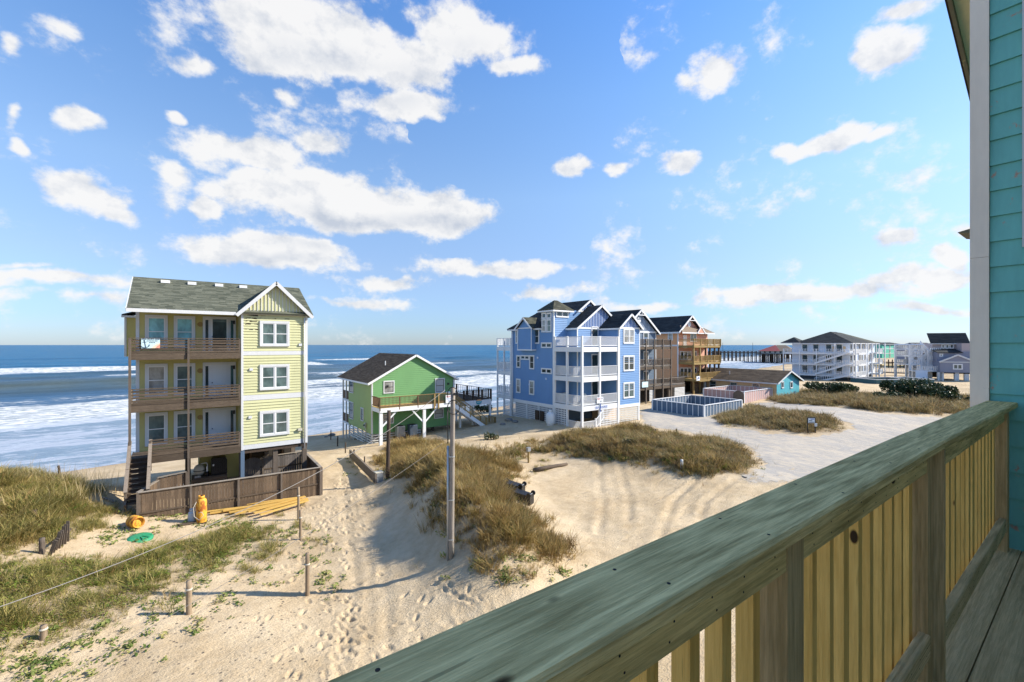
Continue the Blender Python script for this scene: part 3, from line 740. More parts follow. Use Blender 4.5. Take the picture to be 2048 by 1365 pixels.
# rollers: distance from the shore, height, width, where they run white along the coast (centres, half widths, strength)
def sea():
    ss = spread([(-14, 60, .55), (60, 130, .9), (130, 320, 2.2), (320, 900, 9), (900, 3000, 70), (3000, 26001, 900)])
    uu = spread([(-9000, -600, 500), (-600, -160, 8), (-160, 240, 1.3), (240, 700, 5), (700, 2000, 60), (2000, 16001, 700)])
    U, S = np.meshgrid(uu, ss)
    wob = fbm(U / 60, U * 0 + 3.3, 51, 3) * 16 * sm(S, 15, 60) + fbm(U / 22, S / 60, 52, 3) * 7
    T = S + wob
    Z = np.zeros_like(S); foam = np.zeros_like(S); face = np.zeros_like(S); thin = np.zeros_like(S)
    def ridge(c, h, w, steep=.45):
        d = T - c; sh = np.where(d < 0, np.exp(-(d / (w * steep)) ** 2), np.exp(-(d / w) ** 2)); return h * sh, d
    amp = lambda seed, L: np.clip(.35 + 1.6 * (vnoise(U / L, U * 0 + seed, seed) - .1), .15, 1.5)
    for c, h, w, seed, L in ((97, 1.9, 15, 61, 90), (132, .9, 12, 62, 60), (160, .8, 13, 63, 60), (205, 1.5, 17, 64, 55), (250, .9, 18, 65, 70), (330, 1.0, 24, 66, 80), (430, .8, 28, 67, 90)):
        a = amp(seed, L); r, d = ridge(c, h, w); Z += r * a
        face = np.maximum(face, np.clip(a, 0, 1.2) * (.75 + 1.2 * fbm(U / 18, S / 7, 91, 3)) * np.exp(-((d + w * .42) / (w * .42)) ** 2) * sm(-S, -240, -120) * (.62 if c < 100 else .4))
    # white water
    fr = fbm(U / 8, S / 4, 55, 4)
    fz = fbm(U / 16, S / 5, 57, 4)
    foam = np.maximum(foam, (.47 + .6 * fz) * sm(S, -13, -9) * sm(-T, -36, -24))             # swash, thin and torn
    for c in (3, 11, 18): foam = np.maximum(foam, (.78 + .5 * fz) * np.exp(-((T + 5 * fz - c) / 1.1) ** 2))
    thin = np.maximum(thin, sm(-T, -31, -24))
    foam = np.maximum(foam, (.96 + .85 * fr) * sm(T, 24, 27) * sm(-T, -64, -46))   # the broken bore
    Z += .55 * sm(T, 24, 29) * sm(-T, -66, -40) + .35 * np.abs(fbm(U / 3.2, S / 2.2, 56, 3)) * sm(T, 23, 28) * sm(-T, -66, -50)
    foam = np.maximum(foam, (.47 + .4 * fz) * sm(T, 56, 62) * sm(-T, -80, -66))
    def crest(c, w, u0, hw, st, tail=14):
        d = T - c; m_ = np.exp(-((U - u0) / hw) ** 4)
        body = np.where(d > 0, np.exp(-(d / (w * .4)) ** 2), np.exp(-(d / (w + tail * vnoise(U / 6, U * 0, 9))) ** 2))
        return st * m_ * body * (1 + .5 * fr)
    for c, w, u0, hw, st in ((203, 14, -48, 50, 1.0), (200, 12, 10, 30, .95), (150, 10, 28, 24, .75), (108, 9, 66, 30, .8), (80, 12, 66, 55, 1.0), (196, 12, 92, 12, 1.0), (250, 10, 150, 30, .8),
                             (66, 16, 190, 90, 1.0), (120, 14, 240, 70, 1.0), (90, 12, 300, 120, .9), (97, 6, -60, 16, .5), (196, 10, -150, 40, .7), (150, 9, 140, 30, .7)):
        f = crest(c, w, u0, hw, st); foam = np.maximum(foam, f); Z += .3 * np.clip(f, 0, 1) * (1 + fr)
    Z += fbm(U / 9, S / 4, 58, 4) * .35 * sm(S, 25, 60) * sm(-S, -500, -300)
    Z *= sm(S, -14, 8) * .9 + .1 * sm(S, -14, -10)
    Z += SEA + .03
    th = math.atan(.19); X = U * math.cos(th) - S * math.sin(th); Y = 58.2 + U * math.sin(th) + S * math.cos(th)
    me, _ = grid_mesh('sea', X, Y, Z, M['sea'])
    deep = sm(S + fbm(U / 50, S / 20, 59, 3) * 80, 70, 330)
    for nm, v in (('foam', np.clip(foam, 0, 1.2)), ('deep', deep), ('face', np.clip(face, 0, 1)), ('thin', thin)):
        at = me.attributes.new(nm, 'FLOAT', 'POINT'); at.data.foreach_set('value', v.astype(np.float32).ravel())
    tag(link('sea', me), 'blue green ocean with lines of white surf', None, None, 'structure')
sea()

# ------------------------------------------------------------------ our own house: teal wall, deck and railing
DZ = EYE - 1.40; CAP = EYE - .393
def own_house():
    t = thing('teal_house', 'weathered teal lap sided house wall with rough white corner board beside the deck', 'house', (4.6, .6, 0))
    XW = 4.6
    # the wall that faces the deck: one object per lap board
    pitch = .178; z = DZ - .9; k = 0
    while z < EYE + 4.1:
        seg = [(-6.0, -1.9 + .4 * math.sin(k * 2.1)), (-1.898 + .4 * math.sin(k * 2.1), .503)]
        for y0, y1 in seg:
            mb = MB(); lo, hi = .022, .006
            mb.add([(XW - lo, y0, z), (XW - lo, y1, z), (XW - hi, y1, z + pitch - .001), (XW - hi, y0, z + pitch - .001), (XW + .02, y0, z), (XW + .02, y1, z), (XW + .02, y1, z + pitch - .001), (XW + .02, y0, z + pitch - .001)],
                   [(3, 2, 1, 0), (4, 5, 6, 7), (0, 1, 5, 4), (2, 3, 7, 6), (1, 2, 6, 5), (3, 0, 4, 7)])
            mb.build('siding_board', M['teal'], t)
        z += pitch; k += 1
    for z0, z1 in ((0.3, EYE + .62), (EYE + .622, EYE + 4.1)):
        MB().box(XW - .036, XW + .12, .505, .60, z0, z1).build('corner_board', M['corner'], t)
    MB().box(XW + .021, 14, -6, .58, .4, EYE + 4.1).build('wall', M['teal'], t)
    MB().box(-1.5, XW + .02, -6.0, -1.75, .4, EYE + 3.2).build('wall', M['warm_grey'], t)  # unseen house body, its height and paint set to shade and light the rail
    # window casing of the wall, its edge only just in view
    MB().box(XW - .05, XW - .023, .25, .35, EYE + .66, EYE + 2.7).build('window_frame', M['white_worn'], t)
    # gable over the seaward end: sloping soffit with its rotted rake board
    sl = -.43
    def rz(x): return EYE + 3.1 + (x - 7.2) * sl
    MB().slab([(4.3, .601, rz(4.3) + .05), (12, .601, rz(12) + .05), (12, .95, rz(12) + .05), (4.3, .95, rz(4.3) + .05)], (0, 0, .05)).build('soffit', M['soffit'], t)
    MB().beam((4.3, .965, rz(4.3) + .05), (12, .965, rz(12) + .05), .03, .15).build('rake_board', M['rake'], t)
    MB().beam((4.3, .975, rz(4.3) + .16), (12, .975, rz(12) + .16), .1, .025).build('drip_edge', M['dark'], t)
    MB().slab([(4.3, -6, rz(4.3) + .18), (12, -6, rz(12) + .18), (12, .97, rz(12) + .18), (4.3, .97, rz(4.3) + .18)], (0, 0, .06)).build('roof', M['dark_roof'], t)
    MB().slab([(4.25, .62, rz(4.3) + .02), (4.3, .98, rz(4.3) + .02), (4.22, .98, rz(4.3) + .3), (4.2, .62, rz(4.3) + .3)], (.1, 0, 0)).build('apex_trim', M['rake'], t)
    # return of the lower eave, poking out past the corner
    MB().slab([(6.6, .60, EYE + 1.10), (6.6, .96, EYE + 1.19), (6.6, .60, EYE + 1.27)], (.5, 0, 0)).build('eave_return', M['rake'], t)
    MB().box(-1.6, 14.3, -6.3, -1.7, EYE + 3.2, EYE + 3.4).build('roof', M['dark_roof'], t)  # roof over the added, unseen house body
M['rake'] = paint('rotted_rake_board', (.20, .16, .11), .85, .2, 6, (.48, .36, .16), .9)
own_house()

def cap_y(x): return .405 if x <= 2.5 else .405 - (x - 2.5) / 2.1 * .033
def deck():
    t = thing('deck', 'green treated plank deck floor of the porch', 'deck', (0, 0, DZ)); t['kind'] = 'structure'
    # boards run across the bay until a header board, then along the wall
    def dplank(x0, x1, y0, y1, m, dz=0):
        MB().box(x0, x1, y0, y1, DZ - .038, DZ + dz).build('deck_board', M[m], t)
    # last bay: boards along x
    y = .60
    for i, w in enumerate((.05, .20, .235, .235, .235, .235, .235, .235)):
        dplank(2.49, 4.58, y - w + .006, y, 'treated_x', .0015 * (i % 3)); y -= w
    dplank(2.34, 2.484, -1.1, .56, 'treated_y', .001)
    x = 2.334
    while x > -5:
        dplank(x - .134, x, -1.74, .56, 'treated_y', .0018 * (int(x * 10) % 3)); x -= .14
    MB().box(-5, 4.58, .48, .56, DZ - .26, DZ - .04).build('rim_joist', M['treated_x'], t)
    MB().box(-5, 4.58, -1.7, .478, DZ - .26, DZ - .042).build('joist', M['dark'], t)
    for px in (-4.5, -1.2, 1.16, 2.56, 4.45):
        board('post', t, px - .07, px + .07, .30, .44, -.3, DZ - .262, M['grey_wood_z'])
deck()

def soft_box(mb, x0, x1, y0, y1, z0, z1, r=.006, y0b=None, y1b=None):
    """a long board along x with eased edges; y may shift towards its far end"""
    ya, yb = y0, y1; yc = y0 if y0b is None else y0b; yd = y1 if y1b is None else y1b
    def ring(x, a, b):
        return [(x, a + r, z0), (x, b - r, z0), (x, b, z0 + r), (x, b, z1 - r), (x, b - r, z1), (x, a + r, z1), (x, a, z1 - r), (x, a, z0 + r)]
    v = ring(x0, ya, yb) + ring(x1, yc, yd)
    f = [(i, (i + 1) % 8, 8 + (i + 1) % 8, 8 + i) for i in range(8)]
    f = [tuple(reversed(q)) for q in f] + [tuple(range(8)), tuple(range(15, 7, -1))]
    mb.add(v, f); return mb
def railing():
    t = thing('deck_railing', 'green treated deck railing with a broad flat cap and golden pine balusters', 'railing', (1.16, .48, DZ))
    soft_box(MB(), -5, 2.498, .400, .552, CAP - .037, CAP, .007).build('rail_cap', M['cap'], t)
    soft_box(MB(), 2.5, 4.57, .400, .552, CAP - .037, CAP, .007, .370, .520).build('rail_cap', M['cap'], t)
    PX = [-3.4, -1.12, 1.155, 2.47, 4.50]
    for i, px in enumerate(PX):
        sh = 0 if px < 2.6 else -.03
        soft = MB().box(px - .045, px + .045, .438 + sh, .527 + sh, DZ - .2, CAP - .038)
        p = soft.build('post', M['treated_z'], t)
    # thin packing strip nailed to the middle post
    MB().box(2.517, 2.545, .405, .485, DZ + .002, CAP - .04).build('packer', M['treated_z'], t)
    for a, b in zip(PX[:-1], PX[1:]):
        x0, x1 = a + .046, b - .046; sh = 0 if b < 3 else -.018
        if a > 2: x0 = 2.547
        soft_box(MB(), x0, x1, .440 + sh, .477 + sh, CAP - .038 - .09, CAP - .039, .004).build('sub_rail', M['cap'], t)
        soft_box(MB(), x0, x1, .430 + sh, .468 + sh, DZ + .14, DZ + .228, .004).build('bottom_rail', M['treated_x'], t)
        fx = MB()
        n = max(2, int(round((x1 - x0) / .128)))
        for i in range(n):
            x = x0 + (i + .55) * (x1 - x0) / n + random.uniform(-.006, .006)
            tw = random.uniform(-.09, .09)
            mb = MB().box(-.019, .019, -.0195, .0195, DZ + .03, CAP - .05)
            mb.v = [(x + u * math.cos(tw) - w * math.sin(tw), .4985 + sh + u * math.sin(tw) + w * math.cos(tw) + .001, z) for u, w, z in mb.v]
            mb.build('baluster', M['baluster'], t)
            for zz in (CAP - .075, CAP - .105, DZ + .17, DZ + .2): fx.lathe([(.0023, 0), (.0023, .0006)], (x + random.uniform(-.012, .012), (.440 if zz > DZ + .5 else .430) + sh, zz), 7, (0, -1, 0))
        fx.build('screw_heads', M['dark'], t, kind='stuff')
    # nail heads on the cap
    nb = MB()
    for x in np.arange(-.2, 4.5, .41):
        for y in (.43, .52): nb.lathe([(.0033, 0), (.0033, .0006)], (x + random.uniform(-.06, .06), cap_y(x) + random.uniform(-.012, .012) + y - .405, CAP), 8)
    nb.build('nail_heads', M['dark'], t, kind='stuff')
M['cap'] = wood('green_treated_cap', (.96, .77, .35), (.40, .31, .125), 'x', 1.25, .75, tone=.05, knots=5.5, figure=1.7, spec=.03)
railing()

# ------------------------------------------------------------------ yellow beach house
def yellow_house():
    t = thing('yellow_house', 'tall pale yellow beach house on pilings with three stacked brown decks', 'house', (2.3, 33, .3))
    YW, YB = 33.0, 31.2; XL, XB0, XB1 = -2.0, 2.95, 6.62; FL = (2.9, 5.72, 8.54); ZE = 10.93; YK = 39.4
    # main wall and bay
    mb = MB().box(XL, XB0 + .02, YW + .005, YK, 2.66, ZE)
    siding(mb, '-y', YW, XL, XB0, 2.66, ZE, .16, lip=.014); siding(mb, '-x', XL, YW, YK, 2.66, ZE, .18)
    mb.build('wall', M['yellow'], t)
    mb = MB().box(XB0 + .005, XB1 - .02, YB + .005, YK, 2.70, ZE)
    siding(mb, '-y', YB, XB0 + .1, XB1 - .1, 2.95, 5.62, .178, lip=.042); siding(mb, '-y', YB, XB0 + .1, XB1 - .1, 5.95, 8.36, .172, lip=.042)
    siding(mb, '-y', YB, XB0 + .1, XB1 - .1, 8.62, ZE - .1, .176, lip=.042); siding(mb, '-x', XB0, YB, YW, 2.7, ZE, .17)
    siding(mb, '+x', XB1, YB, YK, 2.7, ZE, .17)
    mb.build('wall', M['yellow_bay'], t, label='pale yellow bay wall with peeling paint under its gable')
    # dark patches where the paint has come off near the gable
    pb = MB(); random.seed(3)
    for i in range(70):
        x = random.choice([random.uniform(3.1, 4.0), random.uniform(3.1, 6.4), random.uniform(3.1, 3.6)]); z = random.choice([10.6, 10.42, 10.25, 10.78, 9.95]) + random.uniform(-.05, .05)
        w = random.uniform(.05, .3); h = random.uniform(.012, .05)
        if 4.05 < x < 5.75 and z < 10.5: continue
        pb.add([(x, YB - .0275, z), (x + w, YB - .0275, z + random.uniform(-.03, .03)), (x + w * .9, YB - .0275, z + h), (x + w * .1, YB - .0275, z + h * .8)], [(0, 1, 2, 3)])
    pb.build('bare_patch', M['dark_wood'], t, kind='stuff')
    # bands, corner boards
    for z0, z1 in ((2.66, 2.95), (5.62, 5.95), (8.36, 8.62), (ZE - .1, ZE + .05)):
        board('band', t, XB0, XB1, YB - .03, YB - .002, z0, z1, M['trim'])
    for x0, x1, y in ((XB0 - .02, XB0 + .10, YB - .036), (XB1 - .1, XB1 + .02, YB - .036), (XL - .02, XL + .13, YW - .036)):
        board('corner_board', t, x0, x1, y, y + .03, 2.64, ZE, M['trim'])
    board('corner_board', t, XL - .03, XL, YW, YW + .12, 2.64, ZE, M['trim'])
    # gable with battens
    ax, az, hw = (XB0 + XB1) / 2, 12.93, 2.12
    gz = lambda x: az - .12 - abs(x - ax) * (az - 10.86) / hw
    MB().slab([(XB0, YB - .01, ZE), (XB1, YB - .01, ZE), (ax, YB - .01, gz(ax))], (0, 2.5, 0)).build('gable', M['yellow_bay'], t)
    bm = MB(); battens(bm, '-y', YB - .01, XB0 + .05, XB1 - .05, ZE + .05, lambda x: gz(x) - .03, .19, .03); bm.build('batten', M['trim'], t, kind='stuff')
    # roofs
    y0, yr, zr, ze = 30.92, 35.2, 13.12, ZE + .02
    rm = MB(); roof_slope(rm, (-2.28, y0, ze), (XB1 + .3, y0, ze), (XB1 + .3, yr, zr), (-2.28, yr, zr), .1, 34, .36)
    roof_slope(rm, (XB1 + .3, 39.6, ze), (-2.28, 39.6, ze), (-2.28, yr, zr), (XB1 + .3, yr, zr), .1, 8, 1.0)
    rm.v = [(x, y, z) for x, y, z in rm.v]
    rm.build('roof', M['grey_roof'], t)
    gr = MB(); ye = YB - .32
    roof_slope(gr, (ax - hw, yr - .6, 10.84), (ax - hw, ye, 10.84), (ax, ye, az), (ax, yr - .2, az), .07, 16)
    roof_slope(gr, (ax + hw, ye, 10.84), (ax + hw, yr - .6, 10.84), (ax, yr - .2, az), (ax, ye, az), .07, 16)
    gr.build('gable_roof', M['grey_roof'], t)
    for s in (-1, 1): plank('rake_board', t, (ax + s * hw, ye - .01, 10.74), (ax, ye - .01, az - .1), .05, .2, M['trim'])
    board('fascia', t, -2.3, ax - hw - .02, y0 - .03, y0 + .0, ze - .2, ze - .01, M['trim'])
    for s in (1,): plank('rake_board', t, (-2.29, y0, ze - .1), (-2.29, yr, zr - .1), .05, .2, M['trim'])
    for px in (331, 384, 438, 486):
        x = onY(px, 565, 34.6)[0]; z = zr - (35.2 - 34.55) * (zr - ze) / (yr - y0)
        MB().box(x - .22, x + .22, 34.4, 34.8, z - .02, z + .16).build('roof_vent', M['white'], t)
    # closet that projects from the side wall
    cb = MB().box(-2.62, XL, 34.6, 36.8, 8.3, 10.72); siding(cb, '-y', 34.6, -2.62, XL, 8.3, 10.7, .17); cb.build('side_bay', M['yellow'], t)
    MB().slab([(-2.75, 34.4, 10.72), (-1.98, 34.4, 10.98), (-1.98, 37, 10.98), (-2.75, 37, 10.72)], (0, 0, .07)).build('side_bay_roof', M['dark_roof'], t)
    board('fascia', t, -2.76, -2.0, 34.37, 34.4, 10.6, 10.72, M['trim']); board('corner_board', t, -2.64, -2.54, 34.56, 34.6, 8.3, 10.6, M['trim'])
    # windows of the bay, of the deck wall, and the doors
    for z in (9.68, 6.98, 4.12):
        window(t, '-y', YB - .012, onY(549.5, 690, YB)[0], z, 1.40, 1.30, 'twin', pane=M['pane_blind'] if z > 5 else M['pane'], tw=.13)
    for i, z in enumerate((FL[2], FL[1], FL[0])):
        for j, (a, b) in enumerate(((290, 335.5), (347.5, 390.5))):
            x0, x1 = onY(a, 690, YW)[0], onY(b, 690, YW)[0]
            window(t, '-y', YW - .002, (x0 + x1) / 2, z + 1.22, x1 - x0 - .26, 1.62, 'hung', pane=(M['pane_teal'] if i == 0 else M['pane']), tw=.13)
        x0, x1 = onY(405.5, 690, YW)[0], onY(471.5, 690, YW)[0]; xm = (x0 + x1) / 2
        dz = z + 1.05
        window(t, '-y', YW - .002, xm, dz, x1 - x0 - .26, 2.0, 'fixed', pane=M['door_white'], tw=.13, name='door_frame')
        d = MB().box(xm - .46, xm + .46, YW - .075, YW - .05, z + .03, z + 2.04).build('door', M['pane_blind'] if i == 0 else M['door_white'], t)
        if i == 0:
            MB().box(xm - .34, xm + .34, YW - .085, YW - .0755, z + .3, z + 1.86).build('pane', M['pane'], d)
            board('door_frame', d, xm - .46, xm - .36, YW - .084, YW - .0753, z + .03, z + 2.04, M['white']); board('door_frame', d, xm + .36, xm + .46, YW - .084, YW - .0753, z + .03, z + 2.04, M['white'])
        else:
            for r in ((.15, .65), (.78, 1.38), (1.5, 1.88)):
                for s in (-.22, .22): board('panel', d, xm + s - .15, xm + s + .15, YW - .082, YW - .0755, z + r[0], z + r[1], M['door_white'])
        MB().lathe([(.03, 0), (.035, .03), (.03, .06)], (xm - .38, YW - .085, z + .95), 8, (0, -1, 0)).build('handle', M['ink'], d)
        for s in (-1, 1):
            board('side_light', t, xm + s * .68 - .1, xm + s * .68 + .1, YW - .07, YW - .05, z + .1, z + 1.98, M['pane'])
        MB().lathe([(.02, 0), (.15, .01), (.15, .03), (.02, .04)], (onY(400.5, 690, YW)[0], YW - .02, z + 1.7), 12, (0, -1, 0)).build('plaque', M['ochre_rail'], t)
    # decks: rim boards, floor, slatted rails, posts
    xd0, xd1 = -2.16, 2.90
    for i, z in enumerate(FL):
        a = xd0 if i else xd0
        board('rim_board', t, xd0, xd1, YB - .06, YB - .015, z - .36, z - .02, M['grey_wood_x'])
        board('rim_board', t, xd0, xd0 + .04, YB - .014, YW + .3, z - .36, z - .02, M['grey_wood_y'])
        y = YB - .05
        while y < YW - .1:
            board('floor_board', t, xd0, xd1, y, y + .138, z - .04, z, M['grey_wood_x']); y += .145
        x0 = xd0 if i else -1.28
        spans = [(x0, .32), (.42, xd1 - .1)]
        top = z + (.84 if i == 2 else .9)
        for s0, s1 in spans:
            board('rail_cap', t, s0 - .05, s1 + .05, YB - .11, YB + .04, top - .04, top, M['grey_wood_x'])
            nb = 5 if i else 5
            for k in range(nb):
                zz = z + .02 + k * (top - .06 - z) / nb
                jit = random.uniform(-.008, .008)
                board('rail_board', t, s0 - .04, s1 + .04, YB - .062 + jit * .3, YB - .03 + jit * .3, zz + jit, zz + .108 + jit, M['grey_wood_x'])
        if i:
            for k in range(5):
                zz = z + .02 + k * (top - .06 - z) / 5
                board('rail_board', t, xd0 - .0, xd0 + .03, YB - .0, YW - .1, zz, zz + .10, M['grey_wood_y'])
        for px_ in (x0, xd1 - .06):
            board('rail_post', t, px_ - .05, px_ + .05, YB - .028, YB + .06, z - .3, top - .05, M['grey_wood_z'])
    board('post', t, .32, .42, YB - .15, YB - .065, -.3, FL[2] - .02, M['grey_wood_z'])
    board('post', t, xd0 - .05, xd0 + .06, YB - .17, YB - .065, -.3, FL[2] + .8, M['grey_wood_z'])
    board('post', t, .325, .415, YB - .125, YB - .065, FL[2] - .0, FL[2] + .80, M['grey_wood_z'])
    # under the house: pilings, the yellow store wall, the shaded boarding
    for x in (-1.9, .4, 2.98, 4.8, 6.5):
        for y in (31.35, 35, 39.0):
            if x < 2.5 and y < 32: continue
            board('piling', t, x - .13, x + .13, y, y + .26, -1.2, 2.7, M['grey_wood_z'])
    board('piling', t, XB0 - .04, XB0 + .16, YB + .0, YB + .2, -.5, 2.66, M['slate_blue'])
    sb = MB().box(.95, 3.3, 34.1, 36.5, -.2, 2.66); siding(sb, '-y', 34.1, .95, 3.3, 0, 2.66, .6, lip=.006); sb.build('store_wall', M['yellow'], t)
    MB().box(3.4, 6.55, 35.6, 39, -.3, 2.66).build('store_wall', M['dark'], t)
    for x in (3.9, 4.9, 5.9): board('stud', t, x - .05, x + .05, 35.45, 35.58, .2, 2.6, M['brown_picket'])
    board('beam', t, XB0, XB1, YB + .05, YB + .2, 2.42, 2.64, M['dark_wood'])
    # lamp on the bay with its pole of wires
    MB().box(6.05, 6.3, YB - .16, YB - .03, 3.48, 3.62).build('flood_lamp', M['beige'], t)
    # downpipe, wall lamps, vents, cable
    MB().tube([(XB1 - .18, YB - .10, ZE - .2), (XB1 - .18, YB - .10, 2.3)], .04, 8).build('downpipe', M['trim'], t, True)
    for z in FL:
        MB().box(2.62, 2.76, YW - .14, YW - .02, z + 1.75, z + 1.98).build('wall_lamp', M['black'], t)
    for x, z in ((3.45, 7.5), (6.2, 9.0), (3.4, 4.6)): MB().box(x - .09, x + .09, YB - .09, YB - .03, z - .08, z + .08).build('vent_hood', M['trim'], t)
    MB().tube([(6.3, YB - .06, 3.4), (6.32, YB - .06, 1.6), (6.3, YB + .1, .3)], .018, 6).build('cable', M['cable_black'], t, True)
    # stairs
    s = MB(); n = 9; ztop, zbot = FL[0], 1.15; ytop, ybot = YB - .1, 28.75; xa, xb = -2.16, -1.30
    def tread(i):
        f = i / n; return ytop + (ybot - ytop) * f, ztop + (zbot - ztop) * f
    for i in range(1, n + 1):
        y, z = tread(i)
        board('tread', t, xa + .02, xb - .02, y - .02, y + .27, z - .02, z + .02, M['grey_wood_x'])
        board('tread', t, xa + .02, xb - .02, y + .25, y + .27, z + .02, z + .15, M['dark_wood']) if i % 1 == 0 else None
    for x in (xa, xb):
        plank('stringer', t, (x, ytop, ztop - .1), (x, ybot - .1, zbot - .05), .05, .28, M['grey_wood_y'])
        plank('handrail', t, (x, ytop + .15, ztop + .92), (x, ybot - .05, zbot + .62), .15, .05, M['grey_wood_y'])
        for k in range(3):
            o = .22 + k * .2
            plank('rail_board', t, (x, ytop, ztop + o), (x, ybot, zbot + o - .12), .03, .13, M['grey_wood_y'])
        for f in (.02, .55, .98):
            y = ytop + (ybot - ytop) * f; z = ztop + (zbot - ztop) * f
            board('newel', t, x - .05, x + .05, y - .05, y + .05, z - .7, z + .9 - .28 * f, M['grey_wood_z'])
    return t
yellow_house()

def picket_fence(name, label, segs, mat, pw=.135, gap=.006, cap=True, rails=True, side=-1, post_step=2.3, thick=.022, group=None):
    """board fence: segs of (x0, y0, x1, y1, ztop0, ztop1, zbot)"""
    s0 = segs[0]; t = thing(name, label, 'fence', (s0[0], s0[1], s0[6]), group)
    for x0, y0, x1, y1, za, zb, zg in segs:
        a = Vector((x0, y0, 0)); b = Vector((x1, y1, 0)); L = (b - a).length; d = (b - a) / L; ang = math.atan2(d.y, d.x); nrm = Vector((d.y, -d.x, 0))
        n = int(L / (pw + gap))
        for i in range(n):
            f = (i + .5) / n; p = a + (b - a) * f; zt = za + (zb - za) * f - .05 + random.uniform(-.015, .015)
            g_ = min(zg, hz(p.x, p.y) - .05)
            me = UNIT.get(mat.name) or UNIT.setdefault(mat.name, MB().box(-.5, .5, -.5, .5, -.5, .5).mesh('picket', mat))
            q = p + nrm * random.uniform(-.004, .004)
            link('picket', me, t, (q.x, q.y, (zt + g_) / 2), ang, (pw, thick, zt - g_))
        if rails:
            for h in (.42, .82):
                z0 = zg + (za - zg) * h; z1 = zg + (zb - zg) * h
                o = nrm * (.03 if h < .5 else -.03)
                plank('rail', t, a + o + Vector((0, 0, z0)), b + o + Vector((0, 0, z1)), .035, .07, M['grey_wood_x'])
        if cap: plank('cap', t, a + Vector((0, 0, za)), b + Vector((0, 0, zb)), .16, .035, M['silver_cap'])
        k = max(1, int(round(L / post_step)))
        for i in range(k + 1):
            p = a + (b - a) * (i / k) + nrm * .06
            board('post', t, p.x - .05, p.x + .05, p.y - .05, p.y + .05, hz(p.x, p.y) - .4, za + (zb - za) * i / k - .03, M['grey_wood_z'])
    return t
M['silver_cap'] = wood('silvered_fence_cap', (.34, .30, .25), (.20, .17, .14), 'x', 1, .85, tone=.2)
picket_fence('yard_fence', 'brown board fence round the yard below the yellow house', [
    (-1.66, 28.25, 6.72, 28.25, 1.80, 1.66, .0), (-1.66, 28.3, -1.0, 31.0, 1.80, 1.60, .2), (6.75, 28.3, 6.95, 33.6, 1.66, 1.55, .0), (-1.0, 31.02, .28, 31.1, 1.75, 1.85, .2)], M['brown_picket'])
picket_fence('privacy_fence', 'dark weathered board fence with an arched gate in the shade under the yellow house', [(4.35, 33.3, 6.85, 33.4, 1.62, 1.62, .2)], M['silver_picket'])
def gate():
    t = thing('arched_gate', 'arch topped grey board gate between the yellow house piling and the dark fence', 'gate', (3.7, 33.25, .2))
    for i in range(9):
        x = 3.18 + i * .128; z = 1.42 + .24 * math.sin(math.pi * (i + .5) / 9)
        board('picket', t, x, x + .122, 33.26, 33.285, .15, z, M['silver_picket'])
    for z in (.5, 1.2): board('rail', t, 3.18, 4.33, 33.29, 33.33, z, z + .09, M['grey_wood_x'])
    MB().box(4.2, 4.28, 33.24, 33.26, .95, 1.02).build('latch', M['dark'], t)
gate()
def yard_floor():
    t = thing('yard_decking', 'sunlit grey plank walkway behind the brown yard fence', 'decking', (2.5, 30, .3)); 
    y = 30.0
    while y < 33.0:
        board('plank', t, .55, 6.7, y, y + .135, .34, .375, M['silver_cap']); y += .142
    board('joist', t, .6, 6.65, 29.96, 30.0, .05, .338, M['dark_wood'])
yard_floor()
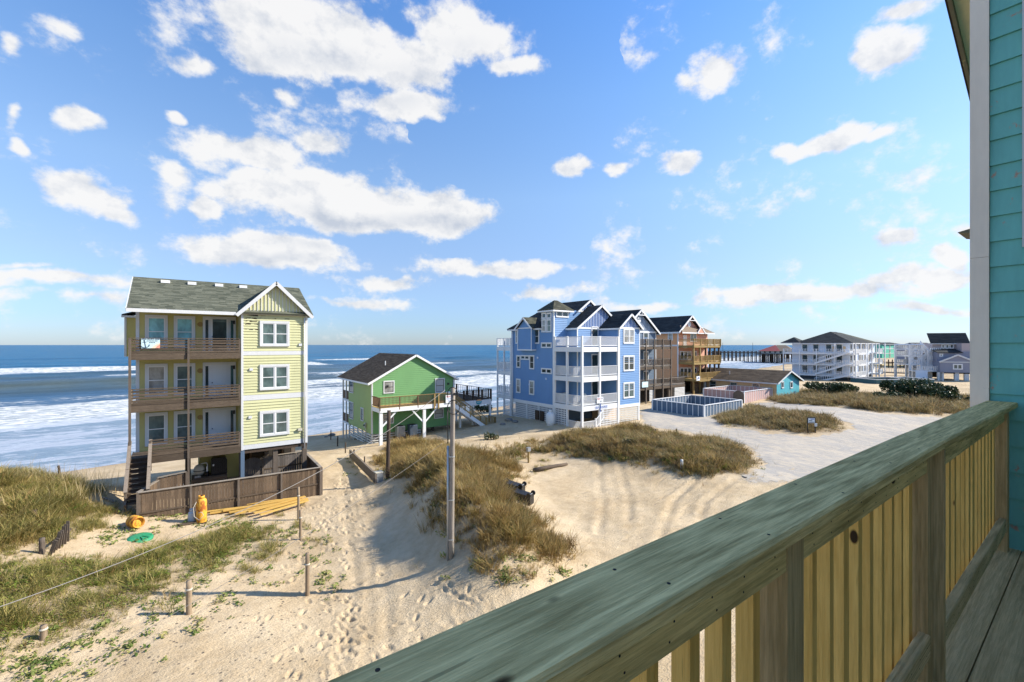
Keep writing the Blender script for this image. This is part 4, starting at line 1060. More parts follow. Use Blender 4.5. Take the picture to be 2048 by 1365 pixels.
def yard_things():
    # raised timber bench that carries the pool plant
    t = thing('plant_bench', 'heavy timber bench under the yellow house carrying pool equipment', 'bench', (1.6, 33.3, .3))
    board('top', t, .55, 2.35, 32.9, 33.9, .86, .93, M['grey_wood_x']); board('apron', t, .55, 2.35, 32.86, 32.9, .68, .88, M['grey_wood_x'])
    for x in (.6, 1.5, 2.28): board('leg', t, x - .06, x + .06, 32.9, 33.02, .2, .68, M['grey_wood_z'])
    # spa cover / filter housing
    t = thing('pool_heater', 'big black ribbed pool heater on the timber bench', 'heater', (1.95, 33.45, .93))
    mb = MB(); 
    mb.slab([(1.55, 33.1, .93), (2.36, 33.1, .93), (2.36, 33.1, 1.8), (2.26, 33.1, 1.96), (1.66, 33.1, 1.96), (1.55, 33.1, 1.8)], (0, .7, 0)); mb.build('body', M['black'], t)
    for i in range(7): board('rib', t, 1.6 + i * .11, 1.63 + i * .11, 33.075, 33.1, 1.0, 1.75, M['black'])
    board('label_plate', t, 1.60, 1.68, 33.06, 33.075, 1.5, 1.62, M['sign_white'])
    t = thing('pressure_tank', 'round off white pressure tank on the bench beside the black heater', 'tank', (.95, 33.5, .93))
    MB().lathe([(.05, 0), (.22, .05), (.30, .22), (.31, .38), (.27, .54), (.15, .66), (.05, .68)], (.95, 33.5, .95), 20).build('shell', M['beige'], t, True)
    MB().lathe([(.33, .30), (.33, .34)], (.95, 33.5, .95), 20).build('band', M['black'], t)
    t = thing('filter_pump', 'grey and black filter pump with white pipes on the bench', 'pump', (1.3, 33.25, .93))
    MB().lathe([(.1, 0), (.11, .2), (.07, .26)], (1.32, 33.2, .93), 14).build('body', M['black'], t); MB().lathe([(.045, 0), (.045, .3)], (1.32, 33.2, 1.2), 10).build('filter', M['white'], t)
    MB().tube([(1.0, 33.2, 1.72), (1.3, 33.2, 1.74), (1.34, 33.2, 1.6), (1.34, 33.2, 1.4)], .022).build('pipe', M['white'], t)
    MB().box(.7, 1.0, 33.0, 33.2, .93, 1.02).build('motor', M['steel'], t)
    # stool
    px, py = 361, 974; q = atD(361, 979, 26.0); x, y, z = q.x, q.y, .36
    t = thing('plastic_stool', 'small round white plastic table inside the brown fence', 'table', (x, y, z))
    MB().lathe([(.26, .46), (.27, .48), (.26, .50)], (x, y, z), 20).build('top', M['white'], t)
    for i in range(4):
        a = math.pi / 4 + i * math.pi / 2
        MB().beam((x + .2 * math.cos(a), y + .2 * math.sin(a), z - .3), (x + .15 * math.cos(a), y + .15 * math.sin(a), z + .46), .1, .04).build('leg', M['white'], t)
    # banner on the top rail
    x0, zt = onY(282.5, 676, 31.13); x1, _ = onY(320, 676, 31.13); zb = onY(300, 697, 31.13)[1]
    t = thing('welcome_banner', 'pale blue banner with an anchor tied to the top deck rail of the yellow house', 'banner', ((x0 + x1) / 2, 31.1, zb))
    w = x1 - x0
    MB().box(x0, x1, 31.095, 31.10, zb, zt).build('sheet', M['cloth'], t)
    MB().slab([(x0 + w * .5, 31.093, zb), (x1, 31.093, zb), (x1, 31.093, zb + .3), (x0 + w * .8, 31.093, zb + .22)], (0, -.002, 0)).build('beach_print', M['sand_cloth'], t)
    MB().slab([(x0 + w * .75, 31.089, zb + .01), (x1, 31.089, zb + .01), (x1, 31.089, zb + .22), (x0 + w * .9, 31.089, zb + .16)], (0, -.002, 0)).build('coral_print', M['coral'], t)
    text(t, 'lettering', "ANCHOR'S END", .11, (x0 + w * .52, 31.088, zt - .07), 0, M['ink'], sx=1.0)
    lb = MB()
    for r, (n, s) in enumerate(((7, .3), (4, .42))):
        for i in range(n): lb.box(x0 + w * (s + i * .085), x0 + w * (s + i * .085 + .06), 31.089, 31.093, zt - .19 - r * .09, zt - .15 - r * .09)
    lb.build('small_print', M['ink'], t)
    ab = MB(); cx, cz = x0 + w * .2, zb + .22
    ab.beam((cx - .02, 31.088, cz + .16), (cx + .03, 31.088, cz - .16), .012, .03, (1, 0, 0)); ab.beam((cx - .09, 31.088, cz + .10), (cx + .07, 31.088, cz + .12), .012, .02)
    pts = [(cx + .19 * math.cos(a), 31.088, cz - .0 + .19 * math.sin(a)) for a in np.linspace(math.pi + .25, 2 * math.pi - .1, 9)]
    ab.tube(pts, .018, 6); ab.lathe([(.035, -.006), (.035, .006)], (cx - .03, 31.088, cz + .19), 10, (0, 1, 0)); ab.build('anchor', M['ink'], t)
yard_things()

# ------------------------------------------------------------------ green house
def green_house():
    t = thing('green_house', 'lime green two storey house with brown shingle roof and white braced deck', 'house', (18.9, 45, -.4))
    X0, X1, Y0, Y1 = 14.5, 23.3, 41.6, 48.8; ZB, ZE, ZR = .55, 5.62, 7.98; xm = (X0 + X1) / 2
    sp = lambda z: (X0, X1) if z < ZE else (X0 + (z - ZE) * (xm - X0) / (ZR - ZE - .02), X1 - (z - ZE) * (X1 - xm) / (ZR - ZE - .02))
    mb = MB().box(X0 + .004, X1, Y0 + .005, Y1, ZB, ZE)
    siding(mb, '-y', Y0, X0, X1, ZB, ZR - .05, .19, sp, .036); mb2 = MB(); siding(mb2, '-x', X0, Y0, Y1, ZB, ZE, .19, lip=.02); mb2.build('side_siding', M['green_bounce_lit'], t, label='yellow green side wall with bounced light in its paint')
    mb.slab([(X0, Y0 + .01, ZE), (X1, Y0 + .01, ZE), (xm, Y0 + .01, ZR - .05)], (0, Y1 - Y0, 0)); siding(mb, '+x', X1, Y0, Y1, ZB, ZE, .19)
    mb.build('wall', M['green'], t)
    gable_roof(t, 'y', X0 - .45, X1 + .45, Y0 - .32, 51.6, ZE - .22, ZR + .06, M['brown_roof'], M['white'], .08, .45, .15, .2)
    for x, f in ((X0, 1), (X1, 0)): board('corner_board', t, x - .03, x + .09, Y0 - .035, Y0 - .003, ZB, ZE - .05, M['trim'])
    board('corner_board', t, X0 - .035, X0 - .003, Y0, Y0 + .1, ZB, ZE, M['trim'])
    MB().tube([(19.0 - 2.2, 44.2, 6.3), (19.0 - 2.2, 44.2, 7.35)], .05).build('vent_pipe', M['white'], t)
    # windows
    win_px(t, '-y', Y0, 766.5, 788.5, 762, 787, 'hung', pane=M['pane'], sash=M['dark_wood'], tw=.1); win_px(t, '-y', Y0, 869.7, 889, 757, 786, 'hung', pane=M['curtain'], sash=M['dark_wood'], tw=.1)
    win_px(t, '-y', Y0, 765, 787, 828, 848, 'hung', pane=M['curtain'], sash=M['dark_wood'], tw=.1); win_px(t, '-y', Y0, 868, 886.5, 817.5, 837, 'hung', pane=M['curtain'], sash=M['dark_wood'], tw=.1)
    for a, b, c, d in ((699.5, 707.5, 757, 786), (699.5, 707.5, 804, 838), (722.5, 728, 816, 842)):
        win_px(t, '-x', X0, a, b, c, d, 'hung', pane=M['pane'], sash=M['dark_wood'], tw=.09)
    for x, y, z in ((16.0, Y0 - .06, 5.0), (22.6, Y0 - .06, 4.9), (20.6, Y0 - .06, 2.3)): MB().box(x - .08, x + .08, y - .08, y + .03, z - .1, z + .1).build('wall_lamp', M['black'], t)
    MB().tube([(X1 - .1, Y0 - .09, ZE - .3), (X1 - .1, Y0 - .09, .4)], .045, 8).build('downpipe', M['trim'], t, True)
    # open laths below the floor, pilings
    lb = MB()
    for k in range(5):
        z = -.62 + k * .24
        lb.box(X0 - .03, X0, Y0, Y1, z, z + .12); lb.box(X0, X0 + 5.0, Y0 - .03, Y0, z, z + .12)
    lb.build('skirt_slats', M['white_worn'], t, kind='stuff')
    for y in np.linspace(Y0 + .1, Y1 - .1, 6): board('post', t, X0 - .01, X0 + .12, y - .06, y + .06, -1.8, ZB, M['white_worn'])
    for x in (18, 21, 23.1): board('post', t, x - .1, x + .1, Y0 + .2, Y0 + .4, -1.8, ZB, M['dark_wood'])
    # porch on the ocean side
    for z in (.55, 3.05):
        board('porch_floor', t, X0 + .05, X1, Y1, 51.2, z - .2, z, M['white'])
        MB().box(X0 + .06, X0 + .1, Y1, 51.2, z + .05, z + .95).build('porch_rail', M['brown_rail'], t)
    for y in (49.9, 51.1): board('porch_post', t, X0 + .02, X0 + .14, y - .06, y + .06, -1.9, ZE, M['trim'])
    # deck: white beams on braced posts
    ZD = 3.22; YD = 39.55; XR = 22.05
    board('deck_beam', t, X0 + .02, XR, YD - .04, YD, ZD - .42, ZD - .02, M['white']); board('deck_beam', t, X0 - .02, X0 + .02, YD, Y0 - .04, ZD - .42, ZD - .02, M['white'])
    y = YD - .02
    while y < Y0 - .05:
        board('deck_board', t, X0 - .02, XR, y, y + .13, ZD - .04, ZD, M['new_wood']); y += .136
    bal_rail(t, (X0 + .03, YD), (XR - .1, YD), ZD, .95, M['brown_rail'], .13, 1.9, M['brown_rail'], M['brown_rail']); bal_rail(t, (X0 + .03, YD), (X0 + .03, Y0 - .06), ZD, .95, M['brown_rail'], .13, 0)
    plank('cap', t, (X0, YD, ZD + .97), (XR, YD, ZD + .97), .14, .03, M['ochre_rail'])
    for x in (14.66, 18.95, 22.0):
        board('deck_post', t, x - .14, x + .14, YD + .02, YD + .24, -1.6, ZD - .42, M['white'])
    for x0, x1 in ((14.8, 16.1), (17.7, 18.85), (20.3, 19.05)):
        zz = ZD - .44
        plank('brace', t, (x0, YD + .1, zz - 1.25 if x0 == 14.8 else zz), (x1, YD + .1, zz if x0 == 14.8 else zz - 1.25), .05, .14, M['white'])
    # new gate posts at the head of the stairs
    for x in (19.95, 20.4): board('gate_post', t, x - .06, x + .06, YD - .14, YD - .05, ZD - .5, ZD + 1.0, M['ochre_rail'])
    # the side deck towards the blue house
    ZS = 3.05; XA, XB, YA, YC = 23.4, 27.5, 40.75, 48.4
    y = YA
    while y < YC:
        board('deck_board', t, XA, XB, y, y + .18, ZS - .05, ZS, M['dark_wood']); y += .186
    board('deck_beam', t, XA, XB, YA - .06, YA - .01, ZS - .55, ZS - .03, M['white']); board('deck_beam', t, XB, XB + .05, YA, YC, ZS - .5, ZS - .03, M['white'])
    bal_rail(t, (XB, YA + .05), (XB, YC), ZS, 1.08, M['dark_wood'], .5, 2.4, M['dark_wood'], pw=.16); bal_rail(t, (XA, YC), (XB, YC), ZS, 1.08, M['dark_wood'], .3, 2.0, M['dark_wood'], pw=.14)
    bal_rail(t, (XA + .6, YA), (XB, YA), ZS, 1.08, M['dark_wood'], .14, 1.3, M['dark_wood'], pw=.12, bw=.05)
    for x in (23.6, 25.2, 27.4):
        for y in (YA + .1, YC - .1): board('deck_post', t, x - .1, x + .1, y - .1, y + .1, -1.8, ZS - .4, M['white'])
    # stairs that run down beside the deck front
    x0, x1 = XR, 26.05; zt, zb = ZD, .38; n = 15
    for i in range(n):
        f = (i + .5) / n; x = x0 + (x1 - x0) * f; z = zt + (zb - zt) * f
        board('tread', t, x - .14, x + .14, YD + .04, YD + 1.0, z - .04, z, M['ochre_rail'])
    for y in (YD, YD + 1.02): plank('stringer', t, (x0, y, zt - .25), (x1, y, zb - .2), .06, .36, M['white'])
    bal_rail(t, (x0 + .05, YD - .03), (x1, YD - .03), zt - .02, .92, M['ochre_rail'], .13, 1.9, M['ochre_rail'], drop=zb - zt)
    bal_rail(t, (x0 + .05, YD + 1.05), (x1, YD + 1.05), zt - .02, .92, M['ochre_rail'], .13, 1.9, M['ochre_rail'], drop=zb - zt)
    board('landing', t, x1, x1 + 1.15, YD - .1, YD + 1.2, zb - .16, zb - .06, M['white']); board('landing_beam', t, x1, x1 + 1.2, YD - .16, YD - .11, zb - .4, zb - .07, M['white'])
    bal_rail(t, (x1, YD - .08), (x1 + 1.15, YD - .08), zb - .1, .95, M['ochre_rail'], .13, 1.15, M['ochre_rail']); bal_rail(t, (x1 + 1.15, YD - .08), (x1 + 1.15, YD + 1.2), zb - .1, .95, M['ochre_rail'], .13, 1.2, M['ochre_rail'])
    return t
green_house()
def green_things():
    g = hz(17.2, 41)
    for k, (x, lab) in enumerate(((17.05, 'grey air conditioner under the green deck, the one nearer the brown post'), (18.35, 'grey air conditioner under the green deck, close to the middle white post'))):
        t = thing('air_conditioner', lab, 'air conditioner', (x, 41.0, .3), 'air conditioners under the green deck')
        board('stand', t, x - .5, x + .5, 40.6, 41.4, -.6, .18, M['grey_wood_x']); MB().box(x - .38, x + .38, 40.7, 41.35, .185, 1.15).build('case', M['slate_blue'] if k else M['steel'], t)
        MB().lathe([(.3, 0), (.3, .05), (.1, .07)], (x, 41.02, 1.152), 16).build('fan_guard', M['black'], t)
        gb = MB()
        for i in range(8): gb.box(x - .36, x + .36, 40.68, 40.70, .25 + i * .11, .29 + i * .11)
        gb.build('grille', M['dark'], t)
    x0, zt = onY(891, 791, 39.48); x1, zb = onY(904, 806, 39.48)
    t = thing('rental_sign', 'white sign with red and blue lettering on the green house deck rail', 'sign', (x0, 39.4, zb))
    MB().box(x0, x1, 39.42, 39.45, zb, zt).build('board', M['sign_white'], t); w = x1 - x0
    text(t, 'lettering', 'RENT', .24, (x0 + w / 2, 39.418, zt - .16), 0, M['ink_red']); text(t, 'lettering', 'REALTY', .16, (x0 + w / 2, 39.418, zt - .38), 0, M['ink_blue']); text(t, 'lettering', '252', .16, (x0 + w / 2, 39.418, zt - .58), 0, M['ink_blue'])
    x0, zt = onY(952.5, 800, 40.6); x1, zb = onY(963.5, 809, 40.6)
    t = thing('name_board', 'oval blue name board with an orange top on the deck edge beside the stairs', 'sign', (x0, 40.6, zb)); w = x1 - x0; h = zt - zb
    MB().slab([(x0 + w / 2 + w / 2 * math.cos(a), 40.62, (zt + zb) / 2 + h / 2 * math.sin(a)) for a in np.linspace(0, 2 * math.pi, 19)[:-1]], (0, .03, 0)).build('board', M['turquoise'], t)
    MB().slab([(x0 + w / 2 + w * .52 * math.cos(a), 40.6, zt - .16 + h * .3 * math.sin(a)) for a in np.linspace(.1, math.pi - .1, 10)], (0, .02, 0)).build('top_print', M['orange'], t)
    MB().beam((x0 + w * .15, 40.595, zb + .24), (x1 - w * .15, 40.595, zb + .28), .01, .05).build('lettering', M['sign_white'], t)
    # electric meter on the side wall
    y, z = onX(733, 850, 14.5)
    t = thing('meter_mast', 'grey electric meter with conduit on the brightened green side wall', 'meter', (14.45, y, -.4))
    MB().box(14.3, 14.47, y - .12, y + .12, z - .25, z + .2).build('box', M['steel'], t); MB().tube([(14.42, y, -.7), (14.42, y, z - .25)], .04).build('conduit', M['steel'], t); MB().lathe([(.09, 0), (.09, .1), (.06, .13)], (14.3, y, z - .02), 12, (-1, 0, 0)).build('dial', M['pane'], t)
green_things()

# ------------------------------------------------------------------ blue house
def blue_house():
    t = thing('blue_house', 'cornflower blue four level beach house with white decks and white lattice base', 'house', (35, 36, .8))
    Z0, ZE = 2.72, 10.80; XL = 31.1; YF = 30.4
    mb = MB()
    mb.box(XL + .004, 36.4, 34.52, 41.8, Z0, ZE - .02); mb.box(33.02, 39.88, 33.02, 41.6, Z0, ZE - .02); mb.box(36.52, 39.88, YF + .006, 34, Z0, ZE - .02)
    siding(mb, '-x', XL, 34.5, 41.8, Z0, ZE, .19, lip=.02); siding(mb, '-y', 34.5, XL, 33.0, Z0, 12.6, .19, lip=.04)
    siding(mb, '-x', 33.0, 33.0, 34.5, Z0, ZE, .19, lip=.02); siding(mb, '-y', 33.0, 33.0, 36.5, Z0, ZE, .19, lip=.04)
    siding(mb, '-x', 36.5, YF, 33.0, Z0, ZE, .19, lip=.02); siding(mb, '-y', YF, 36.5, 39.9, Z0, ZE, .19, lip=.045); siding(mb, '+x', 39.9, YF, 41.6, Z0, ZE, .3)
    # stair tower and upper room
    mb.box(XL + .005, 33.4, 34.51, 36.3, ZE - .1, 12.62); siding(mb, '-x', XL, 34.5, 36.3, ZE, 12.62, .19, lip=.02)
    mb.box(33.3, 38.2, 35.02, 40, ZE - .1, 12.72); siding(mb, '-y', 34.72, 33.4, 38.2, ZE, 12.72, .19, lip=.02); mb.box(33.4, 38.2, 34.73, 35.05, ZE - .1, 12.72)
    mb.build('wall', M['blue'], t)
    # oriel box on the side wall
    ob = MB().box(30.55, XL, 37.4, 39.9, 8.46, 10.84); siding(ob, '-x', 30.55, 37.4, 39.9, 8.46, 10.84, .19, lip=.018); siding(ob, '-y', 37.4, 30.55, XL, 8.46, 10.84, .19)
    ob.slab([(30.56, 37.4, 10.84), (30.56, 39.9, 10.84), (30.56, 38.65, 11.85)], (1.0, 0, 0)); ob.build('oriel', M['blue'], t)
    for y in (37.44, 39.86): board('corner_board', t, 30.5, 30.53, y - .05, y + .05, 8.4, 10.86, M['white'])
    board('sill', t, 30.5, XL, 37.3, 39.98, 8.36, 8.5, M['white']); board('band', t, 30.5, 30.53, 37.4, 39.9, 10.78, 10.9, M['white'])
    orf = MB(); roof_slope(orf, (30.3, 37.1, 10.8), (34.4, 37.1, 10.8), (34.4, 38.65, 12.05), (30.3, 38.65, 12.05), .06, 8); roof_slope(orf, (34.4, 40.2, 10.8), (30.3, 40.2, 10.8), (30.3, 38.65, 12.05), (34.4, 38.65, 12.05), .06, 8)
    orf.build('oriel_roof', M['olive_roof'], t)
    for y in (37.1, 40.2): plank('rake_board', t, (30.29, y, 10.7), (30.29, 38.65, 11.95), .05, .17, M['white'])
    # main roof, tower roof, three gables towards the lane
    hip_roof(t, XL - .4, 40.1, 36.3, 42.2, ZE + .02, 13.0, M['dark_roof'], M['white'])
    hip_roof(t, XL - .38, 33.75, 34.12, 36.7, 12.66, 13.75, M['olive_roof'], M['white'])
    def gable(x0, x1, y0, y1, ze, zr, wall_y, roof_name):
        ax = (x0 + x1) / 2
        gable_roof(t, 'y', x0 - .25, x1 + .25, y0, y1, ze, zr, M['dark_roof'], M['white'], .07, .5, .2, .2)
        zz = lambda x: zr - .18 - abs(x - ax) * (zr - ze) / (ax - x0 + .25)
        MB().slab([(x0, wall_y, ze + .06), (x1, wall_y, ze + .06), (ax, wall_y, zr - .16)], (0, 1.5, 0)).build('gable', M['gable_blue'], t)
        b = MB(); battens(b, '-y', wall_y, x0, x1, ze + .12, zz, .24, .05); b.build('batten', M['pale_blue'], t, kind='stuff')
        board('band', t, x0, x1, wall_y - .05, wall_y - .004, ze - .08, ze + .1, M['white'])
    gable(36.5, 39.9, YF - .35, 36, ZE - .05, 12.3, YF - .005, 'roof')
    gable(33.0, 40.0, 32.66, 36.0, ZE - .05, 13.3, 32.99, 'roof')
    gable(34.9, 38.2, 34.4, 39.2, 12.68, 14.0, 34.71, 'roof')
    # corner boards
    for x, y in ((XL, 34.46), (33.0, 32.96), (36.5, YF - .04), (39.8, YF - .04)):
        board('corner_board', t, x - .02, x + .12, y, y + .03, Z0, ZE - .1, M['white'])
    board('corner_board', t, XL - .03, XL, 34.48, 34.6, Z0, 12.6, M['white']); board('corner_board', t, XL, XL + .12, 34.46, 34.49, ZE - .1, 12.6, M['white']); board('corner_board', t, XL - .03, XL, 41.7, 41.83, Z0, ZE, M['white'])
    board('corner_board', t, 36.47, 36.5, YF, YF + .1, Z0, ZE, M['white']); board('band', t, XL - .04, XL, 34.5, 41.8, Z0 - .3, Z0 + .02, M['white']); board('band', t, 36.5, 39.9, YF - .05, YF - .004, Z0 - .3, Z0 + .02, M['white'])
    # windows, from the photograph's outlines on each wall
    for a, b, c, d, st in ((1084, 1093, 626, 638, 'fixed'), (1094, 1103.5, 626, 638, 'fixed'), (1084, 1093, 639, 665, 'hung'), (1094, 1103.5, 639, 665, 'hung'), (1083, 1104, 685.5, 696.5, 'pair'), (1033.5, 1041.5, 711, 736, 'hung'),
                        (1059.5, 1069, 711, 739, 'hung'), (1042, 1059, 711, 720, 'pair'), (1083, 1104, 737, 748, 'pair'), (1033, 1041.5, 758, 786, 'hung'), (1059, 1069, 761.5, 790, 'hung'), (1069.5, 1079, 658, 688, 'hung'), (1031.5, 1035.6, 660, 688, 'hung')):
        win_px(t, '-x', XL, a, b, c, d, st, tw=.09, case=M['white'])
    win_px(t, '-y', 34.5, 1111.5, 1136.5, 622, 635.5, 'pair', case=M['white'])
    for c, d, p in ((658, 688, 'pane'), (711.5, 742.5, 'pane'), (765, 796.5, 'pane')):
        win_px(t, '-y', YF, 1246, 1268, c, d, 'twin', case=M['white'], pane=M[p], tw=.11)
    # decks on three levels; doors behind them
    FLZ = (3.02, 5.86, 8.80)
    for i, z in enumerate(FLZ):
        board('deck_beam', t, XL - .02, 36.46, YF - .02, YF + .04, z - .5, z - .04, M['white']); board('deck_beam', t, XL - .04, XL + .02, YF + .04, 34.44, z - .5, z - .04, M['white'])
        board('deck_floor', t, XL + .03, 36.46, YF + .05, 34.47 if i < 9 else 33, z - .14, z - .02, M['white_worn'])
        bal_rail(t, (XL + .02, YF + .02), (36.42, YF + .02), z, 1.02, M['white'], .14, 0, bw=.04); bal_rail(t, (XL + .02, YF + .02), (XL + .02, 34.4), z, 1.02, M['white'], .14, 0, bw=.04)
        d0, d1 = onY(1183, 700, 33.0)[0], onY(1195, 700, 33.0)[0]
        window(t, '-y', 32.995, (d0 + d1) / 2, z + 1.05, .85, 2.0, 'fixed', case=M['white'], pane=M['pane'], sash=M['slate_blue'], name='door')
    for x, y in ((XL + .04, YF + .04), (33.6, YF + .04), (36.38, YF + .04), (XL + .04, 32.5), (XL + .04, 34.36)):
        board('post', t, x - .1, x + .1, y - .1, y + .1, -.4, 9.0 if x < 99 else 9, M['white'])
        if y > 0: board('post_cap', t, x - .09, x + .09, y - .09, y + .09, 9.0, 9.86, M['white'])
    # decks on the ocean side
    for i, z in enumerate((3.05, 5.9, 8.8)):
        board('ocean_deck', t, XL - .05, 39.5, 41.85, 44.75, z - .5, z - .02, M['white'])
        bal_rail(t, (XL, 41.9), (XL, 44.7), z, 1.0, M['white'], .16, 0, bw=.05); bal_rail(t, (XL, 44.7), (39.4, 44.7), z, 1.0, M['white'], .3, 0, bw=.05)
    for y in (41.95, 43.3, 44.68): board('post', t, XL - .08, XL + .08, y - .08, y + .08, -1.0, 9.8, M['white'])
    board('post', t, 39.3, 39.45, 44.6, 44.75, -1, 9.8, M['white'])
    # lattice base
    for a0, a1 in ((34.5, 36.9), (36.95, 38.9), (38.95, 41.8), (41.95, 43.2)): lattice(t, '-x', XL, a0, a1, .35, Z0 - .32, M['white'], .2, .07)
    lattice(t, '-x', XL, 32.6, 34.4, .35, Z0 - .2, M['white'], .2, .07)
    lattice(t, '-y', YF, 33.7, 36.4, .35, 2.5, M['white'], .2, .07); lattice(t, '-y', YF + .02, 36.6, 39.8, 1.0, Z0 - .3, M['white_worn'], .2, .07)
    for y in (34.5, 36.92, 38.92, 41.8): board('post', t, XL - .06, XL + .08, y - .08, y + .08, -.3, Z0 - .28, M['white'])
    board('post', t, 39.68, 39.86, YF - .02, YF + .16, -.2, Z0 - .3, M['white'])
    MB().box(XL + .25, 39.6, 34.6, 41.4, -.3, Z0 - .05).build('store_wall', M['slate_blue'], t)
    MB().box(36.9, 39.6, 33.2, 34.5, -.3, Z0 - .05).build('store_wall', M['peach'], t)
    # low porch in front with a white rail and stair
    bal_rail(t, (XL + .04, YF + .02), (33.0, YF + .02), .55, .95, M['white'], .13, 0, bw=.04); bal_rail(t, (XL + .02, YF + .1), (XL + .02, 32.5), .55, .95, M['white'], .13, 0, bw=.04)
    board('porch_floor', t, XL, 33.1, YF, 32.6, .38, .52, M['white_worn']); board('porch_post', t, 32.95, 33.08, YF - .05, YF + .08, -.2, 1.7, M['white'])
    plank('stair_rail', t, (33.0, YF - .02, 1.55), (34.1, YF - .02, 2.45), .06, .1, M['white']); plank('stair_rail', t, (33.0, YF - .02, .75), (34.2, YF - .02, 1.75), .06, .1, M['white'])
    sb = MB()
    for i in range(8): sb.box(33.08 + i * .13, 33.12 + i * .13, YF - .04, YF, .85 + i * .11, 1.5 + i * .105)
    sb.build('stair_baluster', M['white'], t, kind='stuff')
    # fittings
    for y, z in ((37.0, 7.6), (35.6, 5.4), (39.5, 9.2), (38.4, 4.6)): MB().box(XL - .1, XL - .02, y - .1, y + .1, z - .1, z + .1).build('vent_hood', M['pale_blue'], t)
    MB().tube([(XL - .07, 41.5, ZE - .3), (XL - .07, 41.5, .6)], .05, 8).build('downpipe', M['white'], t, True)
    for z in (4.6, 7.5, 10.2): MB().box(35.2, 35.36, 32.84, 32.96, z, z + .28).build('wall_lamp', M['black'], t)
    for i, z in enumerate((3.02, 5.86)): MB().box(31.4, 32.6, 33.9, 34.45, z, z + .95 - i * .05).build('air_unit', M['white_worn'], t)
    MB().lathe([(.38, 0), (.4, .02), (.38, .04)], (33.9, 33.0 - .3, 3.55), 16, (.2, -1, .3)).build('round_table', M['white'], t)
    for y in (36.2, 37.0): MB().box(XL - .2, XL - .06, y - .28, y + .28, .9, 1.9).build('meter_box', M['dark_wood'], t)
    return t
blue_house()
def blue_things():
    YF = 30.4
    x0, zt = onY(1194, 795.5, YF - .1); x1, zb = onY(1206.5, 806, YF - .1); w = x1 - x0
    t = thing('rental_sign', 'small white sign with red lettering on the lowest blue house rail', 'sign', (x0, YF - .1, zb))
    MB().box(x0, x1, YF - .1, YF - .07, zb, zt).build('board', M['sign_white'], t)
    text(t, 'lettering', 'RENT', .24, (x0 + w * .33, YF - .102, zt - .16), 0, M['ink_red'], sx=.8); text(t, 'lettering', 'ME', .2, (x0 + w * .8, YF - .102, zt - .16), 0, M['ink'], sx=.7); text(t, 'lettering', '5012', .2, (x0 + w * .65, YF - .102, zb + .16), 0, M['ink'], sx=.9)
    x0, zt = onY(1190, 811.5, YF - .1); x1, zb = onY(1216, 818, YF - .1); w = x1 - x0
    t = thing('house_name', 'blue cut out lettering with a small fish on the white deck beam', 'sign', (x0, YF - .1, zb))
    text(t, 'lettering', 'SEA', .34, (x0 + w * .2, YF - .07, (zt + zb) / 2), 0, M['ink_blue']); text(t, 'lettering', 'HORSE', .34, (x0 + w * .72, YF - .07, (zt + zb) / 2), 0, M['ink_blue'])
    MB().tube([(x0 + w * .42, YF - .06, zt + .1), (x0 + w * .44, YF - .06, zt - .06), (x0 + w * .41, YF - .06, zb), (x0 + w * .44, YF - .06, zb - .14), (x0 + w * .42, YF - .06, zb - .2)], .05, 8).build('emblem', M['ink_blue'], t)
    x, y = 30.2, 34.0
    g = hz(x, y)
    t = thing('propane_tank', 'white upright propane tank beside the white lattice of the blue house', 'gas tank', (x, y, g))
    MB().lathe([(.30, 0), (.36, .05), (.44, .3), (.44, 1.0), (.36, 1.2), (.16, 1.32), (.14, 1.34)], (x, y, g), 22).build('shell', M['tank_white'], t, True); MB().lathe([(.14, 0), (.16, .1), (.14, .2)], (x, y, g + 1.33), 14).build('valve_dome', M['tank_white'], t, True); MB().lathe([(.34, 0), (.34, .1)], (x, y, g - .04), 18).build('foot_ring', M['tank_white'], t)
blue_things()

